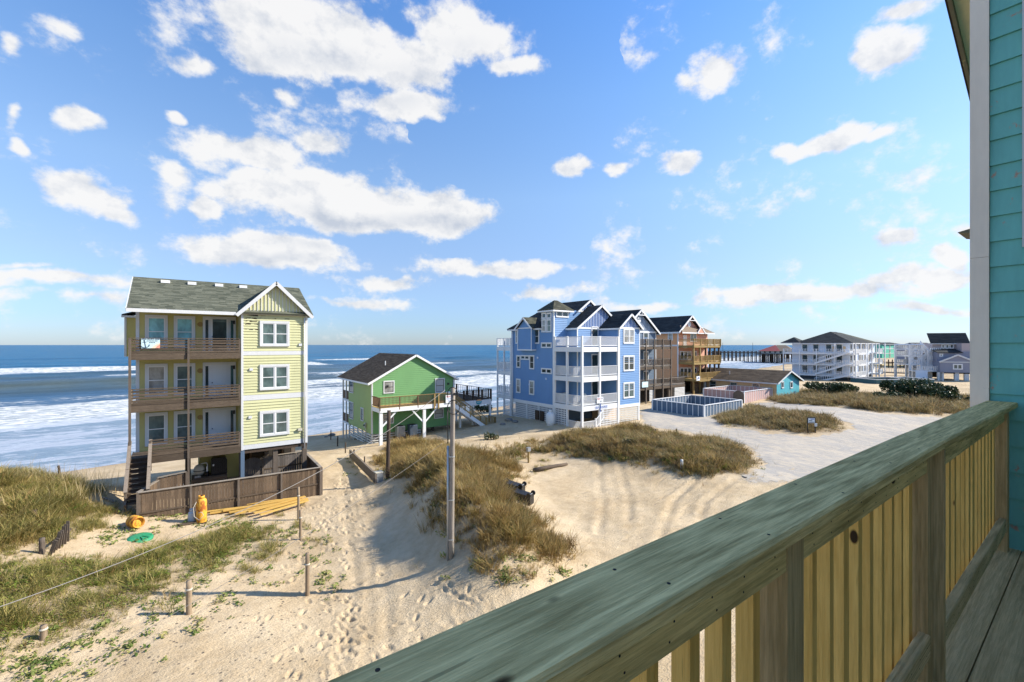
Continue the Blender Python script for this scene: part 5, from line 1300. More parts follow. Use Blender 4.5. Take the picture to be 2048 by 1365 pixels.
# ------------------------------------------------------------------ houses further along the shore
def slate_house():
    t = thing('slate_house', 'slate blue gabled house with weathered grey decks behind the blue house', 'house', (54, 44, 1))
    X0, X1, Y0, Y1 = 49.6, 57.7, 41.0, 50; Z0, ZE, ZR = 2.9, 10.9, 14.15; ax = 53.7
    mb = MB().box(X0, X1, Y0 + .006, Y1, Z0, ZE); siding(mb, '-y', Y0, X0, X1, Z0, ZE, .22, lip=.03); siding(mb, '+x', X1, Y0, Y1, Z0, ZE, .3); mb.build('wall', M['slate_blue'], t)
    gable_roof(t, 'y', ax - 4.5, ax + 4.5, Y0 - .5, Y1, ZE - .2, ZR, M['dark_roof'], M['white'], .08, .6, .25, .26)
    MB().slab([(ax - 4.1, Y0 - .01, ZE - .02), (ax + 4.1, Y0 - .01, ZE - .02), (ax, Y0 - .01, ZR - .3)], (0, 1, 0)).build('gable', M['slate_blue'], t)
    b = MB(); battens(b, '-y', Y0 - .01, ax - 4, ax + 4, ZE + .1, lambda x: ZR - .32 - abs(x - ax) * (ZR - ZE) / 4.4, .3, .07); b.build('batten', M['pale_blue'], t, kind='stuff')
    board('band', t, ax - 4.1, ax + 4.1, Y0 - .08, Y0 - .02, ZE - .14, ZE + .1, M['white'])
    MB().lathe([(.05, 0), (.42, .02), (.42, .07), (.05, .09)], (ax - .1, Y0 - .02, ZR - 1.5), 18, (0, -1, 0)).build('gable_vent', M['white'], t)
    plank('collar_tie', t, (ax - .9, Y0 - .52, ZR - .85), (ax + .9, Y0 - .52, ZR - .85), .06, .12, M['white']); plank('king_post', t, (ax, Y0 - .52, ZR - .85), (ax, Y0 - .52, ZR - .2), .06, .1, M['white'])
    board('corner_board', t, X1 - .1, X1 + .03, Y0 - .05, Y0 - .01, Z0, ZE, M['white'])
    for z in (4.3, 7.2, 10.0): 
        window(t, '-y', Y0 - .02, 52.2, z, 1.5, 1.5, 'pair', case=M['white']); window(t, '-y', Y0 - .02, 55.2, z - .2, 1.0, 1.9, 'fixed', case=M['white'], name='door')
    YD = 38.2
    for i, z in enumerate((3.15, 5.95, 8.78)):
        xr = 57.5 if i else 61.0
        board('deck_beam', t, X0, xr, YD, YD + .1, z - .42, z - .06, M['grey_wood_x']); y = YD
        board('deck_floor', t, X0, xr, YD + .11, Y0 - .05, z - .06, z, M['silver_cap'])
        bal_rail(t, (X0, YD + .05), (xr, YD + .05), z, 1.02, M['silver_cap'], .15, 0, bal=M['grey_wood_z'], bw=.045); bal_rail(t, (xr, YD + .05), (xr, Y0 - .05), z, 1.02, M['silver_cap'], .2, 0, bal=M['grey_wood_z'])
    for x in (50, 51.5, 53.4, 55.4, 57.4): board('post', t, x - .09, x + .09, YD - .09, YD - .0, .2, 9.8, M['grey_wood_z'])
    for x in (50.1, 53.5, 57.3, 60.8): board('piling', t, x - .15, x + .15, YD + .2, YD + .5, 0, 2.8, M['grey_wood_z'])
    for x0, x1 in ((52.4, 53.4), (58.4, 61.0)):
        for k in range(8): board('screen_board', t, x0, x1, YD + .05, YD + .08, 1.1 + k * .2, 1.26 + k * .2, M['white_worn'])
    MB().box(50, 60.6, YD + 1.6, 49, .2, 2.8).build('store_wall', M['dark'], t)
    # sign, chairs
    s = thing('rental_sign', 'pale blue sign on the lowest rail of the slate house', 'sign', (52.2, YD - .15, 3.5)); x0, zt = onY(1284, 764.5, YD - .12); x1, zb = onY(1296, 774.5, YD - .12)
    MB().box(x0, x1, YD - .14, YD - .11, zb, zt).build('board', M['cloth'], s); MB().box(x0 + .15, x1 - .15, YD - .15, YD - .141, zb + .3, zt - .12).build('lettering', M['sign_white'], s)
    for k, (px, z, lab) in enumerate(((1297, 5.98, 'white plastic chair on the middle deck of the slate house'), (1287, 8.8, 'white plastic chair on the top deck of the slate house'))):
        x = onY(px, 700, YD + 1)[0]; c = thing('deck_chair', lab, 'chair', (x, YD + 1, z), 'chairs on the slate house decks')
        MB().beam((x - .3, YD + 1, z + .42), (x + .3, YD + 1, z + .42), .5, .05).build('seat', M['white'], c); MB().beam((x + .28, YD + 1, z + .4), (x + .55, YD + 1, z + 1.25), .5, .05, (1, 0, 0)).build('backrest', M['white'], c)
        for dx in (-.28, .28):
            for dy in (-.22, .22): MB().beam((x + dx, YD + 1 + dy, z), (x + dx, YD + 1 + dy, z + .42), .05, .05).build('leg', M['white'], c)
slate_house()

def orange_house():
    t = thing('orange_house', 'apricot orange house with mustard coloured wooden decks and dark gabled roof', 'house', (72, 48, 1))
    X0, X1, Y0, Y1 = 68.0, 77.3, 43.9, 53.0; Z0, ZE = 3.0, 11.2
    mb = MB().box(X0 + .004, X1, Y0 + .006, Y1, Z0, ZE); siding(mb, '-x', X0, Y0, Y1, Z0, ZE, .25, lip=.02); mb.build('wall', M['orange'], t)
    mb = MB(); siding(mb, '-y', Y0, X0, X1, Z0, ZE, .22, lip=.035); mb.build('front_siding', M['salmon'], t)
    MB().box(X0 - .05, X0 + .14, Y0 - .05, Y0 + .12, Z0, ZE).build('corner_board', M['white'], t); board('band', t, X0 - .04, X0 - .005, Y0, Y1, 8.75, 9.0, M['white'])
    # dark main roof with its gable to the lane, shallow porch roofs before it
    ax = 71.6; zr = 14.1
    gable_roof(t, 'y', X0 - .6, 75.2, Y0 - .7, Y1 + .5, ZE, zr, M['dark_roof'], M['white'], .09, .7, .3, .3)
    MB().slab([(X0, Y0 - .02, ZE), (75.1, Y0 - .02, ZE), (71.3, Y0 - .02, zr - .35)], (0, 1, 0)).build('gable', M['salmon'], t)
    b = MB(); battens(b, '-y', Y0 - .02, X0, 75, ZE + .9, lambda x: zr - .4 - abs(x - 71.3) * .78, .3, .06); b.build('batten', M['pink'], t, kind='stuff')
    MB().lathe([(.05, 0), (.5, .02), (.5, .07), (.05, .09)], (71.3, Y0 - .03, zr - 1.5), 18, (0, -1, 0)).build('gable_vent', M['white'], t)
    plank('collar_tie', t, (70.4, Y0 - .72, zr - .9), (72.2, Y0 - .72, zr - .9), .06, .12, M['white'])
    rm = MB(); roof_slope(rm, (X0 - .3, Y0 - 1.0, ZE - .05), (78, Y0 - 1.0, ZE - .05), (76.2, Y0 + 1.6, ZE + 1.5), (X0 + .6, Y0 - .05, ZE + 1.1), .08, 6, .6); roof_slope(rm, (78, Y0 - 1, ZE - .05), (78, Y1, ZE - .05), (75.5, Y1, ZE + 1.2), (75.5, Y0 + 1, ZE + 1.3), .08, 6, .6)
    rm.build('porch_roof', M['tan_roof'], t); board('fascia', t, X0 - .3, 78, Y0 - 1.04, Y0 - 1.0, ZE - .28, ZE - .06, M['white'])
    MB().slab([(72.4, Y0 - 1.05, ZE - .1), (74.6, Y0 - 1.05, ZE - .1), (73.5, Y0 - 1.05, ZE + .8)], (0, .4, 0)).build('dormer', M['salmon'], t)
    for s in (-1, 1): plank('rake_board', t, (73.5 + s * 1.3, Y0 - 1.08, ZE - .2), (73.5, Y0 - 1.08, ZE + .95), .06, .2, M['white'])
    x0 = onX(1343, 690, X0)[0]; win_px(t, '-x', X0, 1336, 1346, 665.5, 681.5, 'hung', case=M['white'], tw=.15)
    win_px(t, '-y', Y0 - .02, 1380, 1393, 660, 684, 'pair', case=M['white'], tw=.14)
    win_px(t, '-y', Y0 - .02, 1366, 1373, 671, 697, 'fixed', case=M['white'], pane=M['door_white'], name='door', tw=.14)
    for a, b in ((703, 720), (735.5, 754)):
        for c, d in ((1359.5, 1367), (1367, 1374.5), (1374.5, 1382)): win_px(t, '-y', Y0 - .02, c, d, a, b, 'fixed', case=M['white'], tw=.12)
        win_px(t, '-y', Y0 - .02, 1388, 1393, a, a + 12, 'fixed', case=M['white'], tw=.12)
    # decks
    for i, z in enumerate((3.35, 6.1, 8.95)):
        xr = (77.9, 76.5, 76.5)[i]; yd = (40.0, 41.0, 41.0)[i]
        xl = X0 + .1 if i == 2 else X0 + .1
        board('deck_beam', t, xl, xr, yd, yd + .1, z - .42, z - .06, M['ochre_rail']); board('deck_beam', t, xr - .1, xr, yd, Y0 - .05, z - .6, z - .06, M['ochre_rail'])
        board('deck_floor', t, xl, xr, yd + .11, Y0 - .06, z - .1, z - .02, M['new_wood']); 
        bal_rail(t, (xl, yd + .1), (xl, Y0 - .05), z, 1.05, M['ochre_rail'], .15, 0, bal=M['ochre_rail'], bw=.05); board('deck_beam', t, xl - .02, xl + .08, yd + .1, Y0 - .06, z - .42, z - .06, M['ochre_rail'])
        bal_rail(t, (xl, yd + .05), (xr, yd + .05), z, 1.05, M['new_wood'], .15, 2.4, M['ochre_rail'], M['ochre_rail'], .14, bw=.045); bal_rail(t, (xr, yd), (xr, Y0 - .1), z, 1.05, M['ochre_rail'], .16, 2.4, M['ochre_rail'], M['ochre_rail'], .16)
    for x in (X0 + .3, 70.2, 72, 73.4, 74.9, 76.3): board('post', t, x - .12, x + .12, 41.1, 41.34, .3, 9.0, M['ochre_rail'] if x < 70.5 else M['dark_wood'])
    for k in range(6): board('screen_board', t, 72.4, 77.6, 40.2, 40.25, 1.0 + k * .3, 1.22 + k * .3, M['white_worn'])
    for k in range(11): board('screen_board', t, X0 + .1, 71.2, 41.3, 41.36, .5 + k * .2, .68 + k * .2, M['brown_rail'])
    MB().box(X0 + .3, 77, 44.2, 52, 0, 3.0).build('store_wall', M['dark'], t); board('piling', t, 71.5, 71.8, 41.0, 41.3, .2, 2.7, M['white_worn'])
    s = thing('round_notice', 'white notice on the lowest mustard deck rail of the orange house', 'sign', (74, 39.9, 3.6)); x0, zt = onY(1392.5, 753, 39.95); x1, zb = onY(1399.5, 761.5, 39.95)
    MB().box(x0, x1, 39.9, 39.93, zb, zt).build('board', M['sign_white'], s); MB().tube([(x0 + .3, 39.89, zb + .3), (x0 + .6, 39.89, zt - .2), (x1 - .3, 39.89, zb + .35)], .06, 6).build('emblem', M['ink_blue'], s)
orange_house()

def pool_fence(name, label, X0, X1, Y0, Y1, ztop, panel, cap, h=1.35, z=.85, inner=None, batten=None):
    t = thing(name, label, 'fence', (X0, Y0, z))
    def side(a, b, pm):
        a = Vector(a); b = Vector(b); L = (b - a).length; d = (b - a) / L; ang = math.atan2(d.y, d.x); nrm = Vector((d.y, -d.x)); n = max(2, int(L / .62))
        key = 'p' + panel.name
        for i in range(n):
            p = a + (b - a) * ((i + .5) / n); me = UNIT.get(key) or UNIT.setdefault(key, MB().box(-.5, .5, -.5, .5, -.5, .5).mesh('panel', panel))
            link('panel', me, t, (p.x, p.y, ztop - .06 - h / 2), ang, (L / n - .01, .03, h))
        bm = MB()
        for i in range(n + 1):
            p = a + (b - a) * (i / n)
            for s in (-1, 1): bm.beam((p.x + nrm.x * .03 * s, p.y + nrm.y * .03 * s, ztop - h - .05), (p.x + nrm.x * .03 * s, p.y + nrm.y * .03 * s, ztop - .05), .07, .03, (nrm.x, nrm.y, 0))
        bm.build('batten', batten or cap, t, kind='stuff')
        plank('cap', t, (a.x, a.y, ztop), (b.x, b.y, ztop), .2, .06, cap)
    side((X0, Y1), (X0, Y0), panel); side((X0, Y0), (X1, Y0), panel); side((X1, Y0), (X1, Y1), panel); side((X1, Y1), (X0, Y1), panel)
    for x, y in ((X0, Y0), (X1, Y0), (X1, Y1), (X0, Y1)): board('corner_post', t, x - .09, x + .09, y - .09, y + .09, z - .5, ztop - .03, cap)
    return t
pool_fence('blue_pool_fence', 'slate blue panel fence with white caps round an empty pool yard', 47.2, 55.7, 27.2, 34.0, 2.18, M['slate_blue'], M['white'], 1.5)
t_ = pool_fence('pink_pool_fence', 'pale pink panel fence with white cap before the orange house', 63.4, 72.0, 30.6, 36.6, 2.42, M['pink'], M['white'], 1.6, batten=M['white'])
MB().slab([(62.95 + .0, 30.9 + .25 + .75 * math.cos(a), 1.95 + .6 * math.sin(a)) for a in np.linspace(0, math.pi, 9)] + [(62.95, 30.4, .7), (62.95, 31.9, .7)], (.06, 0, 0)).build('arched_gate', M['grey_wood_z'], t_)

def low_house():
    t = thing('low_house', 'long low house with brown roof and a turquoise gable end', 'house', (76, 32, .8))
    X0, X1, Y0, Y1 = 72.2, 80.4, 30.0, 45.0; ZE = 3.35; ZR = 4.95; ax = (X0 + X1) / 2
    MB().box(X0, X1, Y0 + .02, Y1, .3, ZE).build('wall', M['peach'], t)
    mb = MB(); siding(mb, '-y', Y0, X0, X1, .3, ZR - .1, .22, lambda z: (X0, X1) if z < ZE else (X0 + (z - ZE) * (ax - X0) / (ZR - ZE), X1 - (z - ZE) * (X1 - ax) / (ZR - ZE)), .02); mb.slab([(X0, Y0 + .01, ZE), (X1, Y0 + .01, ZE), (ax, Y0 + .01, ZR - .1)], (0, Y1 - Y0, 0)); mb.build('gable_wall', M['turquoise'], t)
    gable_roof(t, 'y', X0 - .6, X1 + .6, Y0 - .5, Y1 + .5, ZE - .1, ZR, M['brown_roof'], M['trim'], .1, .8, .3, .22)
    for a, b in ((1562.5, 1567), (1580, 1585)): win_px(t, '-y', Y0 - .02, a, b, 763.5, 777, 'fixed', case=M['trim'], tw=.1)
    for y in (33, 36.5, 40): window(t, '-x', X0, y, 2.3, 1.1, 1.2, 'hung', case=M['peach'])
    MB().tube([(X0 + 1.6, 38, 4.0), (X0 + 1.6, 38, 4.6)], .08).build('vent_pipe', M['steel'], t)
low_house()

def deck_stack(t, x0, x1, yd, y1, levels, mat, face='x', step=.35, bw=.09, depth=3):
    """stacked decks seen from far: floor edge, rails and balusters per level"""
    for z in levels:
        if face == '-x':
            board('deck', t, x0, x0 + depth, yd, y1, z - .35, z, mat); bal_rail(t, (x0, yd), (x0, y1), z, 1.0, mat, step, 0, bw=bw); bal_rail(t, (x0, yd), (x0 + depth, yd), z, 1.0, mat, step, 0, bw=bw)
        else:
            board('deck', t, x0, x1, yd, yd + depth, z - .35, z, mat); bal_rail(t, (x0, yd), (x1, yd), z, 1.0, mat, step, 0, bw=bw)
def white_house():
    t = thing('pale_blue_house', 'big pale blue house wrapped in white decks and outside stairs under a dark hip roof', 'house', (130, 40, 0))
    X0, X1, Y0, Y1 = 129.5, 149, 37.5, 50; Z = (1.6, 4.3, 7.0); ZE = 9.45
    mb = MB().box(X0, X1, Y0, Y1, 1.2, ZE); mb.build('wall', M['pale_blue'], t)
    hip_roof(t, X0 - 1.5, X1 - 6, Y0 - 1.2, Y1 - 1, ZE, 12.35, M['dark_roof'], M['white'], 5.4, .9, .5); hip_roof(t, X0 + 3, X1 + .5, Y0 - 1.0, Y1 + .5, ZE, 12.3, M['olive_roof'], M['white'], 6.4, .9, .5)
    hip_roof(t, X0 - 1.6, X0 + 3.5, Y1 - 2.5, Y1 + 2.2, ZE + .1, 11.0, M['dark_roof'], M['white'], 2.2, .9, .5)
    deck_stack(t, X0 - 2.5, 0, Y0 - 1.5, Y1 + 1.2, Z, M['white'], '-x', .35, .09, 2.4)
    for z in Z:
        board('deck', t, X0, X0 + 5, Y0 - 2.0, Y0 - .05, z - .35, z, M['white']); bal_rail(t, (X0 - 2.4, Y0 - 2.0), (X0 + 5, Y0 - 2.0), z, 1.0, M['white'], .4, 0, bw=.1)
        board('deck', t, X1 - 4, X1 + 1, Y0 - 1.6, Y0 - .05, z - .35, z, M['white']); bal_rail(t, (X1 - 4, Y0 - 1.6), (X1 + 1, Y0 - 1.6), z, 1.0, M['white'], .4, 0, bw=.1)
        for x in (X0 + 1.2, X0 + 3.4, X0 + 7.5, X0 + 9, X0 + 11.5, X0 + 14.5, X0 + 17): window(t, '-y', Y0 - .01, x, z + 1.3, 1.2, 1.7, 'fixed', case=M['white'], tw=.14)
        for y in (Y0 + 2, Y0 + 4.2, Y0 + 7, Y0 + 9.5): window(t, '-x', X0 - .01, y, z + 1.2, 1.2, 1.8, 'fixed', case=M['white'], tw=.14)
    for y in (Y0 - 1.5, Y0 + 2.2, Y0 + 6, Y0 + 9.8, Y1 + 1.1): board('post', t, X0 - 2.6, X0 - 2.4, y - .1, y + .1, -.5, ZE - .2 if y < Y0 + 3 else 8, M['white'])
    for x in (X0 - 2.4, X0 + 1.3, X0 + 5, X0 + 6.5, X0 + 9.8, X0 + 13, X1 - 4, X1 + 1): board('post', t, x - .12, x + .12, Y0 - 2.05, Y0 - 1.85, -.5, ZE - .1, M['white'])
    # outside stairs along the deck face
    for z0, z1 in ((-.3, 1.6), (1.6, 4.3), (4.3, 7.0)):
        a, b = (Y0 + 6.2, Y0 - .6)
        xs = X0 - 3.1
        plank('stringer', t, (xs, a, z0 + .1), (xs, b, z1 + .1), .08, .4, M['white']); plank('handrail', t, (xs, a, z0 + 1.1), (xs, b, z1 + 1.1), .1, .1, M['white'])
        sb = MB()
        for i in range(16):
            f = i / 15; y = a + (b - a) * f; z = z0 + (z1 - z0) * f; sb.box(xs - .03, xs + .03, y - .05, y + .05, z, z + 1.1); sb.box(xs, xs + 1.0, y - .15, y + .15, z, z + .08)
        sb.build('tread', M['white'], t, kind='stuff')
    board('store_wall', t, X0 + 2.3, X0 + 6.5, Y0 - 1.7, Y0 - 1.6, -.4, 1.25, M['white']); MB().box(X0 + .4, X1, Y0 + .4, Y1, -.5, 1.2).build('store_wall', M['slate_blue'], t)
    for y in (Y0 + 1.2, Y0 + 3.2): MB().box(X0 - .05, X0 - .03, y - .5, y + .5, 7.3, 8.6).build('lit_tint_pane', M['peach'], t)  # window glow put in as flat peach colour, no lamp behind
white_house()

def far_house(name, label, px0, px1, py_base, py_eave, py_top, D, wall, roof, ridge='x', depth=9, post=False, rows=3, cols=3):
    a = atD(px0, py_base, D); z0 = a.z; ze = EYE + (690 - py_eave) / FPX * D; zr = EYE + (690 - py_top) / FPX * D
    Y0 = a.y; X0 = a.x; X1 = onY(px1, 690, Y0)[0]
    t = thing(name, label, 'house', ((X0 + X1) / 2, Y0 + depth / 2, z0)); g0 = z0 + (2.2 if post else 0)
    MB().box(X0, X1, Y0, Y0 + depth, g0, ze).build('wall', M[wall], t)
    if ridge == 'hip': hip_roof(t, X0 - .5, X1 + .5, Y0 - .5, Y0 + depth + .5, ze, zr, M[roof], M['trim'], None, 1.2, .6)
    else: gable_roof(t, ridge, X0 - .5, X1 + .5, Y0 - .5, Y0 + depth + .5, ze, zr, M[roof], M['trim'], .1, 1.2, .6, .3)
    if post:
        for i in range(4):
            for y in (Y0 + .3, Y0 + depth - .4):
                x = X0 + .3 + (X1 - X0 - .6) * i / 3; board('piling', t, x - .25, x + .25, y - .2, y + .2, z0 - 1.5, g0, M['trim'])
        MB().box(X0 + (X1 - X0) * .12, X0 + (X1 - X0) * .42, Y0 + depth * .6, Y0 + depth * .65, z0 - .5, g0).build('store_wall', M['dark_wood'], t)
    h = (ze - g0) / rows
    for r in range(rows):
        for c in range(cols): window(t, '-y', Y0 - .02, X0 + (X1 - X0) * (c + .5) / cols, g0 + h * (r + .55), 1.2, 1.3, 'twin' if c % 2 else 'hung', case=M['white'], tw=.15)
    for r in range(rows): board('band', t, X0 - .02, X1 + .02, Y0 - .06, Y0 - .005, g0 + h * r - .12, g0 + h * r + .12, M['trim']) if r else None
    return t, X0, X1, Y0, z0, ze
t_, X0, X1, Y0, z0, ze = far_house('mint_house', 'small looking mint green house far along the shore beyond the pale blue house', 1764, 1794, 717, 689, 683.5, 178, 'mint', 'dark_roof', 'hip', 12)
far_house('grey_beach_house', 'narrow grey house partly behind the mint house', 1796, 1806, 716, 690, 685, 200, 'slate_blue', 'dark_roof', 'x', 10, cols=2)
far_house('dark_shore_house', 'dark grey house with white windows behind the white stair tower', 1852, 1882, 722, 696, 685.5, 165, 'lilac_grey', 'dark_roof', 'x', 9, cols=3, rows=2)
far_house('small_tan_house', 'tiny tan roofed house on the skyline beside the mint house', 1745, 1758, 712, 694, 689, 230, 'mauve', 'tan_roof', 'x', 9, cols=1, rows=1)

M['pool_green'] = paint('pool_wall_green', (.05, .12, .13), .6, .08, 1.0)
def turned(name, label, cat, px, py, D, ang):
    """a thing built square at its base point, then turned as a whole; X, Z give local metres from image columns and rows"""
    p = atD(px, py, D); t = thing(name, label, cat, p); k = D / FPX
    return t, p, (lambda q: p.x + (q - px) * k * (1.02 if ang > -50 else .745)), (lambda q: EYE + (690 - q) * k), ang
def lilac_house():
    t, p, X, Z, ang = turned('lilac_grey_house', 'lilac grey house on pilings with mauve upper storey and dark roof beside the teal corner', 'house', 1880.5, 745, 108, -60)
    Y0 = p.y; x0 = X(1880.5); x1 = X(1962); g = Z(745)
    mb = MB().box(x0, x1, Y0 + .01, Y0 + 10, g, Z(723.5)); siding(mb, '-y', Y0, x0, x1, g, Z(724), .3); mb.build('wall', M['lilac_grey'], t)
    mb = MB().box(x0, x1, Y0 + 1.5, Y0 + 12, Z(723), Z(705)); siding(mb, '-y', Y0 + 1.49, x0, x1, Z(723), Z(705), .3); mb.build('wall', M['lilac_grey'], t)
    MB().box(x0 + .3, x1, Y0 + 5, Y0 + 14, Z(705), Z(687)).build('upper_wall', M['mauve'], t)
    ax = X(1915.5); zp = Z(711); xr = 2 * ax - x0
    MB().slab([(x0, Y0 - .02, Z(723.5)), (xr, Y0 - .02, Z(723.5)), (ax, Y0 - .02, zp)], (0, 3, 0)).build('gable', M['lilac_grey'], t)
    for xx in (x0 - .3, xr + .3): plank('rake_board', t, (xx, Y0 - .3, Z(724.5)), (ax, Y0 - .3, zp + .1), .1, .35, M['trim'])
    board('band', t, x0, x1, Y0 - .1, Y0 - .03, Z(725.2), Z(723.5), M['trim'])
    rm = MB(); roof_slope(rm, (x0 - .2, Y0 + 1.0, Z(705.5)), (X(1932), Y0 + 1.0, Z(705.5)), (X(1932), Y0 + 5.2, Z(698)), (x0 - .2, Y0 + 5.2, Z(698)), .1, 8, 1); rm.build('lower_roof', M['dark_roof'], t)
    MB().slab([(X(1933), Y0 + 2, Z(687)), (X(1933), Y0 + 4.9, Z(687)), (X(1933), Y0 + 4.9, Z(715)), (X(1933), Y0 + 2, Z(715))], (9, 0, 0)).build('upper_bay', M['mauve'], t)
    rm = MB(); roof_slope(rm, (x0 - .2, Y0 + 4.4, Z(687.5)), (x1, Y0 + 4.4, Z(687.5)), (x1, Y0 + 6.6, Z(665.5)), (x0 - .2, Y0 + 6.6, Z(665.5)), .1, 16, 1); rm.build('roof', M['dark_roof'], t)
    board('fascia', t, x0 - .2, x1, Y0 + 4.3, Y0 + 4.4, Z(689), Z(687.3), M['trim'])
    def w(a, b, c, d, dy, st, pane='pane'):
        window(t, '-y', Y0 + dy - .03, (X(a) + X(b)) / 2, (Z(c) + Z(d)) / 2, X(b) - X(a) - .4, Z(c) - Z(d) - .4, st, case=M['white'], tw=.2, pane=M[pane])
    w(1906, 1926, 728, 739, 0, 'pair', 'pane_blind'); w(1884.5, 1892.5, 708, 714, 1.5, 'fixed', 'pane_blind')
    for a, b in ((1903, 1911), (1911.5, 1920), (1920.5, 1930)): w(a, b, 688.5, 698, 4.97, 'fixed', 'pane_blind')
    for px in (1881.5, 1885, 1916, 1936): board('piling', t, X(px) - .4, X(px) + .4, Y0 + .3, Y0 + .9, Z(762), g, M['trim'])
    MB().box(X(1887), X(1906), Y0 + 6, Y0 + 6.3, Z(758), g).build('store_wall', M['dark_wood'], t); MB().box(x0, x1, Y0 + .3, Y0 + 9.6, g - .3, g - .01).build('floor_beams', M['dark'], t)
    t.rotation_euler.z = R(ang)
    t, p, X, Z, ang = turned('white_stair_tower', 'white wooden stair tower and stacked decks joined to the lilac grey house', 'tower', 1820, 757, 112, -40)
    Y1 = p.y
    for px in (1821, 1842, 1855, 1860, 1874, 1879):
        zt = Z(689) if px < 1843 else Z(700)
        for dy in (0, 4.5): board('post', t, X(px) - .22, X(px) + .22, Y1 + dy, Y1 + dy + .4, Z(764), zt, M['white'])
    for a, b, rows_ in ((1820, 1843, (700, 714, 731)), (1854, 1880, (707, 723, 741))):
        for d in rows_:
            MB().box(X(a), X(b), Y1 - .1, Y1 + 4.8, Z(d), Z(d - 2)).build('deck', M['white'], t)
            for dy in (-.05, 4.7): bal_rail(t, (X(a), Y1 + dy), (X(b), Y1 + dy), Z(d - 2), 1.15, M['white'], .42, 0, bw=.2)
    MB().box(X(1819.5), X(1843.5), Y1 - .3, Y1 + 5, Z(690.5), Z(688.5)).build('roof', M['pale_blue'], t)
    for px in (1823.5, 1839.5): MB().box(X(px) - .5, X(px) + .5, Y1 + .1, Y1 + .2, Z(731), Z(690)).build('screen', M['white'], t)
    for p0, q0 in (((1843, 690), (1857, 705)), ((1857, 708), (1844, 724)), ((1844, 718), (1857, 737))):
        plank('stringer', t, (X(p0[0]), Y1 + .8, Z(p0[1] + 3)), (X(q0[0]), Y1 + .8, Z(q0[1] + 3)), .3, .55, M['white']); plank('handrail', t, (X(p0[0]), Y1 + .5, Z(p0[1] - 5)), (X(q0[0]), Y1 + .5, Z(q0[1] - 5)), .12, .25, M['white'])
        sb = MB()
        for i in range(9):
            f = i / 8; x = X(p0[0]) + (X(q0[0]) - X(p0[0])) * f; z = Z(p0[1]) + (Z(q0[1]) - Z(p0[1])) * f; sb.box(x - .1, x + .1, Y1 + .5, Y1 + .6, z, z + 1.0)
        sb.build('baluster', M['white'], t, kind='stuff')
    MB().box(X(1815), X(1836), Y1 - 2.6, Y1 - 2.4, Z(760), Z(741)).build('privacy_wall', M['pale_blue'], t)
    MB().box(X(1815), X(1858), Y1 - 2.4, Y1 - .2, Z(742.5), Z(740.5)).build('deck', M['white'], t); bal_rail(t, (X(1815), Y1 - 2.4), (X(1858), Y1 - 2.4), Z(740.5), 1.1, M['white'], .4, 0, bw=.16)
    t.rotation_euler.z = R(ang)
lilac_house()

